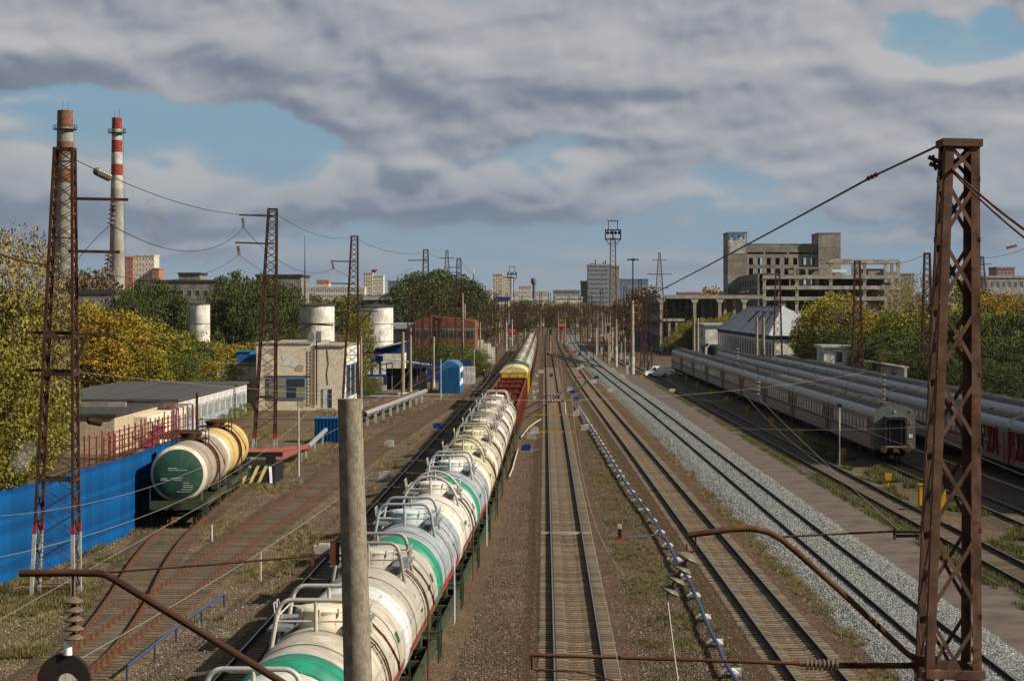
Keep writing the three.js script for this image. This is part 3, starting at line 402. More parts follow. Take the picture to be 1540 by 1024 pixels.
  for (const z of [-5.5, 5.5]) for (const s of [-1, 1]) { const q = mesh('step_post', tg('post', () => { const b = mb(); b.bar(V(0, 0.45, 0), V(0, 2.1, 0), 0.05, 0.05); b.bar(V(0, 0.45, -0.4), V(0, 1.3, -0.4), 0.05, 0.05); b.bar(V(0, 0.5, 0), V(0, 0.5, -0.4), 0.05, 0.05); return b.geo(); }), P.post || fr, root); q.position.set(s * 1.5, 0, z * (1 - 0.0)); }
  for (const z of [-3.9, 3.9]) bogie(root, z);
  for (const s of [-1, 1]) mesh('coupler', tg('coupler' + s, () => mb().box(0, 1.03, s * 5.85, 0.28, 0.26, 0.36).box(0, 1.03, s * 5.98, 0.42, 0.36, 0.12).geo()), M.iron, root);
  return placeOn(root, fn, Z);
}
const C = { cream: [0.76, 0.68, 0.54], ivory: [0.78, 0.74, 0.64], taupe: [0.50, 0.46, 0.40], bluegrey: [0.47, 0.53, 0.57], white: [0.72, 0.69, 0.64], yellowish: [0.68, 0.62, 0.42], beige: [0.60, 0.55, 0.46], grey: [0.50, 0.48, 0.45], green: [0.02, 0.36, 0.22], deep: [0.03, 0.17, 0.10], silver: [0.74, 0.76, 0.78], red: [0.70, 0.04, 0.03], brick: [0.40, 0.10, 0.06], paleblue: [0.52, 0.62, 0.66], dirty: [0.56, 0.51, 0.44] };
const pm = {}; const PM = (n, clean) => pm[n + clean] ||= paint(C[n], clean ? again(texDirt, 0.3) : paintM, 0.5);
seedRnd(31);
const FG = 'tank wagons of the long freight train';
const cars = [
  ['white tank wagon peeking in at the bottom edge below the cream one', 39, 'white', 'green', 'ivory', 'brick', 'square', 'white', 0],
  ['cream tank wagon nearest the camera behind the concrete pole', 51, 'cream', 'green', 'ivory', 'brick', 'square', 'ivory', 0],
  ['taupe grey tank wagon with a silver end behind the cream one', 63, 'taupe', 'silver', 'silver', 'brick', 'square', 'taupe', 0.5],
  ['blue grey tank wagon with bright green end band and red stripe', 75, 'bluegrey', 'green', 'green', 'red', 'square', 'paleblue', 0],
  ['whitish tank wagon with round arched guard hoops', 87, 'white', 'cream', 'ivory', 'brick', 'round', 'white', 0.3],
  ['blue grey tank wagon with green end behind the round hooped white one', 99, 'bluegrey', 'green', 'green', 'red', 'square', 'silver', 0],
  ['yellowish tank wagon with pale yellow round arched hoops', 111, 'yellowish', 'cream', 'ivory', 'brick', 'round', 'yellowish', 0.4],
  ['beige tank wagon just behind the yellowish round hooped one', 123, 'beige', 'white', 'ivory', 'brick', 'square', 'yellowish', 0.5],
  ['grubby beige tank wagon, fourth ahead of the red gondola', 135, 'dirty', 'ivory', 'cream', 'brick', 'square', 'beige', 0.4],
  ['grey tank wagon, third ahead of the red gondola', 147, 'grey', 'cream', 'ivory', 'brick', 'square', 'beige', 0.4],
  ['rust stained tank wagon, second ahead of the red gondola', 159.5, 'dirty', 'cream', 'ivory', 'brick', 'square', 'white', 0.4],
  ['beige tank wagon coupled to the nearest red gondola', 172, 'beige', 'ivory', 'ivory', 'brick', 'square', 'white', 0.4],
];
for (const [label, Z, body, cap, rim, stripe, hoop, hc, band] of cars) {
  const clean = body === 'bluegrey' || body === 'cream';
  const gm = PM('deep', 1), sm2 = M.iron, lightM = PM('paleblue', 1);
  tankCar(label, T0, Z, { hoop, prints: [[2.2, 0.3, 1.1, 0.13, gm], [-2.6, 0.28, 0.9, 0.1, sm2], [4.2, 0.25, 0.4, 0.34, lightM], [-4.1, 0.3, 0.5, 0.26, PM(body === 'bluegrey' ? 'silver' : 'deep', 1)], [0.9, 0.16, 0.5, 0.07, sm2]].filter(() => rnd() > 0.35), band: cap === 'green' ? 0.85 : band, mats: { body: PM(body, clean), cap: PM(cap, 1), rim: cap === 'green' ? PM('green', 1) : PM(rim, 0), ring: cap === 'green' ? PM('white', 1) : null, band: cap === 'green' ? PM('green', 1) : PM(rim, 0), stripe: PM(stripe, 1), hoop: PM(hc, 1), dome: PM(hc === 'ivory' ? 'cream' : hc), frame: M.greenFrame, ladder: clean && body === 'bluegrey' ? PM('silver', 1) : M.rust } }, FG);
}
for (let k = 0; k < 22; k++) tankCar(`far tank wagon, ${ORD[k]} beyond the yellow hoppers`, T0, 288 + k * 13.2, { hoop: 'low', band: 0.4, mats: { body: PM(['dirty', 'white', 'beige', 'grey', 'ivory'][(k * 7) % 5]), cap: PM(['white', 'cream', 'ivory'][k % 3]), rim: PM('ivory'), band: PM(['white', 'ivory'][k % 2]), frame: M.greenFrame } }, FG);
{ // old siding pair
  const m = { body: PM('yellowish'), cap: mat([0.035, 0.13, 0.085], 0.5, 0, again(texDirt, 0.3)), rim: PM('cream'), frame: M.greenFrame, middle: mat([0.22, 0.17, 0.15], 0.7, 0, dirtM), band: PM('taupe'), dome: M.rustDark };
  const a = tankCar('old tank wagon with dark green round end beside the blue fence', S1, 121.4, { hoop: 'low', band: 2.2, strap: 1, mats: { ...m, body: mat([0.40, 0.33, 0.27], 0.6, 0, paintM), band: mat([0.36, 0.30, 0.26], 0.6, 0, paintM) } }, 'tank wagons on the fence siding');
  const print = [[-0.25, 0.32, 0.5, 0.05], [-0.05, 0.22, 0.95, 0.045], [-0.72, -0.22, 0.3, 0.05], [-0.05, -0.2, 0.62, 0.05], [-0.68, -0.3, 0.5, 0.04], [-0.05, -0.3, 0.4, 0.04], [0.45, -0.45, 0.3, 0.05], [0.5, -0.58, 0.5, 0.04], [0.52, -0.68, 0.52, 0.04], [0.45, -0.8, 0.55, 0.04], [0.3, -0.92, 0.7, 0.035]];
  seedRnd(3);
  for (const [x, y, w, h] of print) { let cx = x - w / 2; const b = mb(); while (cx < x + w / 2) { const q = rr(0.02, 0.05), r2 = Math.hypot(cx, y), z = HL + 0.5 - 0.18 * (r2 / 1.3) ** 3 + 0.012; b.box(cx + q / 2, CY + y, z, q, h, 0.006); cx += q + rr(0.012, 0.035); } b.build('stencilled_line', M.white, a); }
  tankCar('yellow stained tank wagon behind the green ended one', S1, 133.6, { hoop: 'low', band: 0.3, strap: 1, mats: { ...m, body: mat([0.66, 0.48, 0.19], 0.65, 0, paintM), cap: PM('cream'), strap: M.rustDark } }, 'tank wagons on the fence siding');
}
function gondola(label, fn, Z, c, load) {
  const root = thing('gondola_wagon', label, 'gondola wagon', V(0, 0, 0), 0, 'open gondolas of the long freight train'), m = mat(c, 0.8, 0, rustM), L = 13.0, inn = mat([0.17, 0.10, 0.08], 0.95, 0, rustM);
  for (const s of [-1, 1]) { mesh('side_wall', mb().box(s * 1.5, 2.35, 0, 0.06, 2.2, L).box(s * 1.51, 3.47, 0, 0.16, 0.1, L).geo(), m, root); for (let k = 0; k <= 7; k++) mesh('wall_rib', tg('rib', () => mb().box(0, 2.3, 0, 0.1, 2.1, 0.16).geo()), m, root).position.set(s * 1.57, 0, -L / 2 + 0.3 + k * (L - 0.6) / 7); }
  for (const s of [-1, 1]) { const e = mesh('end_wall', tg('gend', () => { const b = mb(); b.box(0, 2.35, 0, 3.0, 2.2, 0.06).box(0, 3.47, 0, 3.1, 0.1, 0.16); for (let k = -2; k <= 2; k++) b.box(k * 0.62, 2.3, 0.05, 0.1, 2.1, 0.1); return b.geo(); }), s > 0 && load ? mat([0.12, 0.17, 0.10], 0.8, 0, dirtM) : m, root); e.position.z = s * L / 2; }
  mesh('floor', mb().box(0, 1.24, 0, 2.96, 0.06, L - 0.1).geo(), inn, root);
  for (const z of [-2.2, 2.2]) mesh('cross_brace', mb().box(0, 3.2, z, 2.9, 0.14, 0.14).geo(), m, root);
  if (load) { const b = mb(), n = 14; for (let j = 0; j <= n; j++) for (let i = 0; i <= 6; i++) { const x = -1.44 + i * 0.48, z = -6.3 + j * 0.9; b.vert(x, 2.7 + 0.5 * (1 - (i / 3 - 1) ** 2) + 0.5 * fbm(i * 0.7, j * 0.8, 3, 8), z, 0, 1, 0, x, z); if (i && j) { const a = b.p.length / 3 - 1; b.i.push(a - 8, a - 1, a, a - 8, a, a - 7); } } const g = b.geo(); g.computeVertexNormals(); mesh('load', g, mat([0.27, 0.27, 0.19], 0.95, 0, dirtM), root); }
  mesh('frame', mb().box(0, 1.05, 0, 2.9, 0.26, L + 0.1).geo(), M.under, root); for (const z of [-4.3, 4.3]) bogie(root, z);
  for (const s of [-1, 1]) mesh('coupler', mb().box(0, 1.03, s * 6.75, 0.3, 0.26, 0.5).geo(), M.iron, root);
  return placeOn(root, fn, Z);
}
gondola('red gondola with greenish load, nearest of the open wagons', T0, 185.2, [0.36, 0.095, 0.055], 1);
gondola('empty rust red gondola, second of the open wagons', T0, 199.1, [0.34, 0.085, 0.05]);
gondola('empty rust red gondola, third of the open wagons', T0, 213, [0.30, 0.08, 0.055]);
gondola('empty rust red gondola, fourth of the open wagons', T0, 226.9, [0.34, 0.10, 0.06]);
gondola('empty rust red gondola coupled to the yellow hopper', T0, 240.8, [0.32, 0.08, 0.05]);
function hopper(label, Z, roofM) {
  const root = thing('hopper_wagon', label, 'hopper wagon', V(0, 0, 0), 0, 'yellow covered hoppers of the freight train'), y = mat([0.95, 0.58, 0.05], 0.6, 0, again(texDirt, 0.3)), L = 12.6;
  mesh('body', mb().run([[-1.45, 1.15], [1.45, 1.15], [1.5, 4.0], [-1.5, 4.0]], -L / 2, L / 2, true, true).geo(), y, root);
  const arc = []; for (let k = 0; k <= 12; k++) { const t = Math.PI * k / 12; arc.push([Math.cos(t) * 1.56, 4.0 + Math.sin(t) * 0.7]); }
  mesh('roof', mb().run(arc, -L / 2 - 0.05, L / 2 + 0.05, true, true).geo(), roofM, root);
  for (let k = -1; k <= 1; k++) mesh('end_panel', mb().box(k * 0.92, 3.5, L / 2 + 0.03, 0.8, 0.7, 0.06).geo(), mat([0.85, 0.70, 0.06], 0.6, 0, dirtM), root);
  for (let k = -2; k <= 2; k++) mesh('end_post', mb().box(k * 0.7, 2.3, L / 2 + 0.1, 0.1, 2.3, 0.1).geo(), y, root);
  for (const s of [-1, 1]) for (let k = 0; k < 7; k++) mesh('side_rib', tg('hrib', () => mb().box(0, 2.3, 0, 0.1, 2.3, 0.14).geo()), y, root).position.set(s * 1.53, 0, -5.7 + k * 1.9);
  mesh('frame', mb().box(0, 1.0, 0, 2.8, 0.3, L + 0.6).geo(), M.under, root); for (const z of [-4.4, 4.4]) bogie(root, z);
  return placeOn(root, T0, Z);
}
hopper('yellow hopper wagon with domed cream roof', 254.8, mat([0.95, 0.80, 0.38], 0.7, 0, dirtM));
hopper('yellow hopper wagon with dark green roof', 268.8, mat([0.06, 0.14, 0.10], 0.7, 0, dirtM));

// passenger coaches
const coachL = 23.7;
const sideSec = (() => { const s = []; let y = 0.98; s.push([-1.5, y]); while (y < 2.02) { s.push([-1.55, y + 0.02], [-1.55, y + 0.09], [-1.525, y + 0.11]); y += 0.13; s.push([-1.525, y]); } s.push([-1.55, 2.05], [-1.55, 3.08]); y = 3.1; for (let k = 0; k < 3; k++) { s.push([-1.53, y], [-1.55, y + 0.03], [-1.55, y + 0.09]); y += 0.11; } s.push([-1.545, 3.45]); return s; })();
const coachBody = (() => { const b = mb(), r = sideSec.map(([x, y]) => [-x, y]).reverse(), sec = [...sideSec, ...r]; b.run(sec, -coachL / 2, coachL / 2, true); return b.geo(); })();
const roofArc = (() => { const a = []; for (let k = 0; k <= 16; k++) { const t = Math.PI * k / 16; a.push([-Math.cos(t) * 1.545 * (1 - 0.02 * Math.sin(t)), 3.45 + Math.pow(Math.sin(t), 0.75) * 0.83]); } return a; })();
const roofEdge = (() => { const b = mb(); b.run(roofArc.slice(0, 4), -coachL / 2, coachL / 2, false); b.run(roofArc.slice(13), -coachL / 2, coachL / 2, false); return b.geo(); })();
const roofTop = (() => { const b = mb(), s = [], q = roofArc.slice(3, 14); for (let k = 0; k + 1 < q.length; k++) { const [x0, y0] = q[k], [x1, y1] = q[k + 1]; for (let j = 0; j < 3; j++) { const t = j / 3; s.push([lerp(x0, x1, t), lerp(y0, y1, t)], [lerp(x0, x1, t + 0.2), lerp(y0, y1, t + 0.2) + 0.025]); } } s.push(q.at(-1)); b.run(s, -coachL / 2, coachL / 2, false); return b.geo(); })();
const coachEnd = (z) => { const b = mb(), sec = [[-1.54, 1.0], [1.54, 1.0], [1.54, 3.45], ...roofArc.slice(1, -1).reverse(), [-1.54, 3.45]]; b.run(sec, z - 0.03, z + 0.03, true, true); return b.geo(); };
const endF = coachEnd(coachL / 2 - 0.03), endB = coachEnd(-coachL / 2 + 0.03);
const winGeo = mb().box(-1.565, 2.58, 0, 0.03, 0.92, 1.16).geo(), paneGeo = mb().box(-1.567, 2.58, 0, 0.034, 0.78, 1.0).geo(), blindGeo = mb().box(-1.569, 2.80, 0, 0.036, 0.34, 1.0).geo();
const doorGeo = mb().box(-1.56, 2.1, 0, 0.03, 1.95, 0.85).geo(), ventGeo = mb().box(0, 4.32, 0, 0.5, 0.12, 0.6).geo(), hatchGeo = mb().cyl(V(0, 4.2, 0), V(0, 4.42, 0), 0.14, 0.18, 10).geo();
const diaGeo = mb().box(0, 2.5, 0, 1.5, 2.9, 0.42).geo(), underGeo = (() => { const b = mb(); b.box(0, 0.86, 0, 2.7, 0.25, coachL - 0.4); b.box(-0.6, 0.6, -2.5, 1.3, 0.5, 2.4).box(0.5, 0.55, 1.5, 1.5, 0.55, 1.8).box(-0.7, 0.6, 3, 1.1, 0.45, 1.2); return b.geo(); })();
const MC = { side: mat([0.19, 0.16, 0.15], 0.5, 0.1, paintM), edge: mat([0.26, 0.30, 0.36], 0.35, 0.3, dirtM), roof: mat([0.15, 0.14, 0.13], 0.7, 0.1, dirtM), frame: mat([0.20, 0.18, 0.165], 0.5), pane: mat([0.045, 0.05, 0.06], 0.12), blind: mat([0.55, 0.50, 0.40], 0.8), end: mat([0.17, 0.20, 0.185], 0.6, 0, dirtM), red: mat([0.36, 0.05, 0.042], 0.6, 0, dirtM), redFaint: mat([0.22, 0.115, 0.10], 0.6, 0, dirtM), rubber: mat([0.02, 0.02, 0.022], 0.9) };
const redBandGeo = mb().box(-1.556, 1.98, 0, 0.012, 0.07, coachL - 1.4).geo(), redPatchGeo = mb().box(-1.557, 2.7, 0, 0.012, 1.2, 1.1).geo(), silverGeo = mb().box(-1.556, 1.5, 0, 0.012, 0.05, coachL - 1.6).geo();
function coach(label, fn, Z, o, group) {
  const root = thing('passenger_coach', label, 'railway coach', V(0, 0, 0), 0, group);
  mesh('body', coachBody, MC.side, root); mesh('roof_edge', roofEdge, MC.edge, root); const roof = mesh('roof', roofTop, o.roof || MC.roof, root);
  mesh('end_wall', endF, MC.end, root); mesh('end_wall', endB, MC.end, root); mesh('underframe', underGeo, M.under, root);
  for (let k = 0; k < 10; k++) { const w = mesh('window', winGeo, MC.frame, root); w.position.z = -8.1 + k * 1.8; mesh('pane', paneGeo, MC.pane, w); if (hash2(k, Math.round(Z), 8) > 0.35) mesh('blind', blindGeo, MC.blind, w); }
  for (const z of [-10.9, 10.9]) mesh('door', doorGeo, o.red ? MC.red : MC.redFaint, root).position.z = z;
  mesh('painted_stripe', redBandGeo, o.red ? MC.red : MC.redFaint, root); mesh('painted_stripe', silverGeo, MC.edge, root);
  for (const z of o.patch || [9.6, -9.5]) mesh('painted_panel', redPatchGeo, o.red ? MC.red : MC.redFaint, root).position.z = z;
  for (let k = 0; k < 4; k++) { mesh('roof_vent', ventGeo, MC.roof, roof).position.set(rr(-0.5, 0.5), -0.06, -9 + k * 5.6 + rr(-1, 1)); mesh('roof_cowl', hatchGeo, M.iron, roof).position.set(rr(-0.6, 0.6), -0.08, -10.5 + k * 6.6); }
  if (!o.last) mesh('gangway', diaGeo, MC.rubber, root).position.z = coachL / 2 + 0.2;
  for (const z of [-8.5, 8.5]) bogie(root, z);
  return placeOn(root, fn, Z);
}
seedRnd(8);
const G1 = 'coaches of the nearest passenger train', G2 = 'coaches of the second passenger train', G3 = 'coaches of the farthest passenger train';
let firstCoach;
for (let k = 0; k < 9; k++) { const c = coach(k === 0 ? 'grey passenger coach with grey green end and open gangway' : `grey corrugated coach, ${ORD[k]} from the near end of nearest passenger train`, T5, 161.6 + 12.27 + k * 24.54, { last: k === 0, roof: k === 2 ? mat([0.28, 0.275, 0.26], 0.7, 0.1, dirtM) : null }, G1); if (!k) firstCoach = c; }
{ // end of the first coach: recessed gangway, lamps, buffers
  const z = coachL / 2, c = firstCoach;
  mesh('gangway_frame', mb().run([[-0.82, 1.25], [-0.82, 3.35], [0.82, 3.35], [0.82, 1.25], [0.68, 1.25], [0.68, 3.2], [-0.68, 3.2], [-0.68, 1.25]], z, z + 0.5, true, true).geo(), MC.rubber, c);
  const d = mesh('end_door', mb().box(0, 2.2, z + 0.02, 1.34, 1.96, 0.05).geo(), mat([0.045, 0.035, 0.03], 0.6), c); mesh('door_frame', mb().box(-0.36, 2.15, z + 0.07, 0.06, 1.8, 0.05).box(0.5, 2.15, z + 0.07, 0.06, 1.8, 0.05).geo(), M.galv, d);
  mesh('foot_plate', mb().box(0, 1.22, z + 0.28, 1.5, 0.08, 0.6).geo(), M.galv, c); mesh('gangway_roof', mb().box(0, 3.44, z + 0.25, 1.5, 0.1, 0.5).geo(), MC.end, c);
  for (const [x, y, m, s] of [[-1.22, 2.95, M.redBright, 0.075], [1.18, 2.95, M.redBright, 0.07], [1.16, 1.38, M.redBright, 0.08], [-1.3, 1.38, M.yellow, 0.08], [0.02, 3.8, M.white, 0.06], [1.2, 3.85, M.yellowPale, 0.05]]) mesh('lamp', mb().cyl(V(x, y, z), V(x, y, z + 0.06), s, s, 12).geo(), m, c);
  mesh('notice_plate', mb().box(1.2, 2.0, z + 0.01, 0.3, 0.28, 0.02).geo(), M.white, c);
  for (const s of [-0.88, 0.88]) mesh('buffer', mb().cyl(V(s, 1.05, z), V(s, 1.05, z + 0.5), 0.1, 0.1, 12).cyl(V(s, 1.05, z + 0.5), V(s, 1.05, z + 0.56), 0.27, 0.27, 18).geo(), M.rustDark, c);
  mesh('coupler', mb().box(0, 1.03, z + 0.25, 0.3, 0.3, 0.6).box(0, 1.03, z + 0.55, 0.42, 0.38, 0.14).bar(V(0.25, 0.9, z + 0.2), V(0.35, 0.4, z + 0.3), 0.07).bar(V(-0.3, 0.9, z + 0.2), V(-0.3, 0.35, z + 0.3), 0.07).geo(), M.rust, c);
}
const letterGeo = { P: [[0, 0, 0, 1], [0, 1, 0.55, 1], [0.55, 1, 0.55, 0.5], [0.55, 0.5, 0, 0.5]], Zh: [[0.4, 0, 0.4, 1], [0, 0, 0.4, 0.5], [0, 1, 0.4, 0.5], [0.8, 0, 0.4, 0.5], [0.8, 1, 0.4, 0.5]], D: [[0.05, 0.15, 0.25, 1], [0.25, 1, 0.65, 1], [0.65, 1, 0.65, 0.15], [-0.05, 0.15, 0.8, 0.15], [-0.05, 0, -0.05, 0.15], [0.8, 0, 0.8, 0.15]] };
function lettering(c, z0, s) { let z = z0; for (const k of ['P', 'Zh', 'D']) { const b = mb(); for (const [u0, v0, u1, v1] of letterGeo[k]) b.bar(V(-1.578, 1.45 + v0 * s, z + u0 * s), V(-1.578, 1.45 + v1 * s, z + u1 * s), 0.02, 0.26 * s * 0.6, V(1, 0, 0)); b.build('painted_letter', MC.red, c); z += s * 1.05; } }
for (let k = 0; k < 10; k++) { const c = coach(`grey and red coach, ${ORD[k]} from the near end of middle passenger train`, T6, 147 - 12.27 + k * 24.54, { red: 1, patch: k < 2 ? [] : [9.4, -9.3, -6.5] }, G2); if (k < 2) lettering(c, k ? 4.0 : -11.6, 1.8); }
for (let k = 0; k < 8; k++) coach(`grey coach, ${ORD[k]} from the near end of the rearmost passenger train`, T7, 158 - 12.27 + k * 24.54, {}, G3);
// ---------- things built in place: a group at the base, children in site coordinates ----------
const OFF = new WeakMap();
function site(name, label, category, x, Z, group) { const o = thing(name, label, category, V(x, -0.3, -Z), 0, group); OFF.set(o, V(-x, 0.3, Z)); return o; }
function put(name, b, m, parent) { const o = mesh(name, b.geo ? b.geo() : b, m, parent); const f = OFF.get(parent); if (f) o.position.copy(f); return o; }
const zbox = (x0, x1, y0, y1, Z0, Z1) => mb().box((x0 + x1) / 2, (y0 + y1) / 2, -(Z0 + Z1) / 2, x1 - x0, y1 - y0, Z1 - Z0);

// lattice mast: four angle legs and crossed bracing
function lattice(name, label, x, Z, h, w0, w1, o = {}, group) {
  const root = thing(name, label, o.cat || 'lattice mast', V(x, -0.3, -Z), 0, group), m = o.m || M.rustMast, H = h + 0.3, s = o.leg || 0.12, d0 = o.d0 || w0, d1 = o.d1 || w1;
  const C = (i, j, y) => V(i * lerp(w0, w1, y / H) / 2, y, j * lerp(d0, d1, y / H) / 2);
  for (const i of [-1, 1]) for (const j of [-1, 1]) { const b = mb(), a = C(i, j, 0), e = C(i, j, H); if (o.fine) { b.bar(V(a.x - i * s / 2, a.y, a.z), V(e.x - i * s / 2, e.y, e.z), s, 0.014, V(0, 0, 1)); b.bar(V(a.x, a.y, a.z - j * s / 2), V(e.x, e.y, e.z - j * s / 2), 0.014, s, V(0, 0, 1)); } else b.bar(a, e, s, s, V(0, 0, 1)); b.build('leg', m, root); }
  let y = o.y0 ?? 0.4; const faces = [[-1, 1, 1, 1], [1, 1, 1, -1], [1, -1, -1, -1], [-1, -1, -1, 1]], acc = faces.map(() => mb()), bw = o.brace || s * 0.6; let k = 0;
  while (y < H - 0.3) { const ph = Math.min((o.ratio || 1.05) * lerp(w0, w1, y / H), H - y - 0.05), y1 = y + ph; faces.forEach(([i, j, p, q], f) => { const A = C(i, j, y), B = C(p, q, y1), D = C(p, q, y), E = C(i, j, y1); const add = (a, b2) => { if (o.fine) mb().bar(a, b2, bw, 0.012, V(q === j ? 0 : 1, 0, q === j ? 1 : 0)).build('brace', m, root); else acc[f].bar(a, b2, bw, bw * 0.5); }; if (o.single) { (k + f) % 2 ? add(A, B) : add(D, E); } else { add(A, B); add(D, E); } if (k % 6 === 0 && !o.fine) acc[f].bar(A, D, bw, bw * 0.6); }); y = y1; k++; }
  if (!o.fine) acc.forEach(b => b.build('lacing', m, root));
  mb().box(0, H - 0.06, 0, w1 + 0.1, 0.12, d1 + 0.1).build('cap_frame', m, root);
  for (const yy of o.frames || []) { const b = mb(); faces.forEach(([i, j, p, q]) => b.bar(C(i, j, yy), C(p, q, yy), s, s)); b.build('belt_frame', m, root); }
  if (o.base) for (const i of [-1, 1]) for (const j of [-1, 1]) { const a = C(i, j, 0), e = C(i, j, o.base), e2 = C(i, j, o.base + 0.35); const l = mb().bar(a, e, s * 1.25, s * 1.25).build('painted_foot', M.offWhite, root); mb().bar(e, e2, s * 1.27, s * 1.27).build('painted_ring', M.redPaint, l); }
  for (const [nm, y0, x0, x1, y1, x2, r] of o.arms || []) { const b = mb(); b.bar(V(x0, y0, 0.3), V(x1, y1 ?? y0, 0.3), r || 0.12, r || 0.12); if (x2 !== undefined && x2 !== null) b.bar(V(lerp(x0, x1, 0.72), y0 - 0.05, 0.3), V(x2, y0 - 1.5, 0.3), 0.11, 0.11); b.build(nm, M.rustDark, root); }
  root.rotation.z = o.tilt || 0; return root;
}
const discProf = (y, r) => [[-0.1, 0.12], [0, 0.5], [-0.05, 0.92], [0.05, 1], [0.15, 0.97], [0.33, 0.7], [0.5, 0.38], [0.62, 0.26]].map(([a, b]) => [y + a * r, b * r]);
function insulator(label, p, q, n, r, m = M.ceramic, group = 'insulator strings on the overhead lines') { // string of discs from p down to q
  const root = thing('insulator_string', label, 'insulator', q, 0, group), d = V().subVectors(p, q), L = d.length(); root.quaternion.setFromUnitVectors(V(0, 1, 0), d.clone().normalize());
  mb().cyl(V(0, 0, 0), V(0, L, 0), 0.018, 0.018, 6).build('rod', M.rustDark, root);
  const g = mb().lathe(discProf(0, r), 0, 0, 20).geo(); for (let k = 0; k < n; k++) mesh('disc', g, m, root).position.y = L * (k + 0.5) / n - 0.05;
  return root;
}
let wires = 0;
function wire(label, p, q, sag = 0.5, r = 0.02, m = M.wire, group = 'overhead wires') { const pts = []; for (let k = 0; k <= 18; k++) { const t = k / 18, v = p.clone().lerp(q, t); v.y -= sag * 4 * t * (1 - t); pts.push(v); } return tag(mb().tube(pts, r, 5).build('overhead_wire', m), label, 'wire', group); }

// near right mast and its cantilever, over the space between the two main tracks
const RM = lattice('lattice_mast', 'tall rust brown lattice mast close up on the right', 6.30, 35, 14.25, 1.12, 0.53, { fine: 1, leg: 0.135, brace: 0.06, ratio: 1.62, tilt: -0.0214, m: mat([0.225, 0.152, 0.112], 0.8, 0.1, rustM), d0: 1.3, d1: 0.6, y0: 0.6, frames: [6.1] });
{
  const r = site('cantilever_arm', 'curved rusty cantilever pipe reaching left from the near right mast', 'cantilever', 6.3, 35), Z = 35, A = (x, y, z = Z) => at(x, y, z);
  put('pipe', mb().tube([A(1400, 1000), A(1366, 984), A(1320, 941), A(1260, 885), A(1200, 832), A(1175, 811), A(1155, 800), A(1130, 795), A(1100, 796), A(1034, 805)], 0.05, 10), M.rust, r);
  put('tie_rod', mb().tube([A(1166, 808), A(1260, 803), A(1345, 799)], 0.018, 6), M.rust, r);
  put('turnbuckle', mb().box(A(1365, 800).x, A(1365, 800).y, -Z, 0.42, 0.03, 0.12).box(A(1365, 800).x, A(1365, 800).y - 0.06, -Z + 0.03, 0.36, 0.05, 0.04).box(A(1346, 800).x, A(1346, 800).y - 0.03, -Z, 0.03, 0.18, 0.14), M.rust, r);
  put('hanger', mb().tube([A(1046, 806), A(1047, 822), A(1042, 832), A(1034, 830), A(1033, 818)], 0.014, 6), M.rustDark, r);
  put('wall_bracket', mb().box(A(1392, 998).x, A(1392, 998).y, -Z, 0.35, 0.25, 0.2), M.rustDark, r);
  const s = site('registration_arm', 'long thin rusty registration arm across the bottom right', 'cantilever', 6.3, 35);
  put('pipe', mb().tube([A(797, 985), A(900, 988), A(1000, 991), A(1204, 998)], 0.032, 8), M.rust, s);
  put('drop_bracket', mb().tube([A(800, 984), A(801, 1006), A(812, 1008)], 0.03, 8), M.rust, s);
  put('fixing_arm', mb().tube([A(806, 1007), A(870, 1010), A(900, 1017), A(925, 1024)], 0.018, 6), M.rust, s);
  put('mast_rod', mb().bar(A(1262, 1001), A(1385, 1001), 0.06, 0.09), M.rustDark, s);
  const b = mb(); for (let k = 0; k < 8; k++) { const p = A(1214 + k * 6.4, 1000); b.lathe([[p.y - 0.0, 0.02]], p.x, p.z, 3); b.cyl(V(p.x - 0.012, p.y, p.z), V(p.x + 0.022, p.y, p.z), 0.10, 0.075, 16); } b.cyl(A(1204, 1000), A(1270, 1001), 0.032, 0.032, 10); put('rod_insulator', b, mat([0.16, 0.11, 0.075], 0.3), s);
  insulator('four big tilted disc insulators hanging from the right cantilever', A(1040, 828), A(1004, 894), 4, 0.18, M.ceramic);
  wire('thin drop wire below the tilted disc insulators', A(1003, 894), A(1022, 1040, 34), 0.02, 0.012, M.wirePale);
  const c = site('anchor_fitting', 'rusty anchor bracket near the top of the right mast', 'bracket', 6.5, 35);
  put('plate', mb().bar(A(1397, 236), A(1421, 247), 0.07, 0.06).bar(A(1399, 246), A(1420, 254), 0.1, 0.06), M.rustDark, c); put('bolt', mb().bar(A(1404, 233), A(1408, 256), 0.04, 0.04), M.iron, c);
}
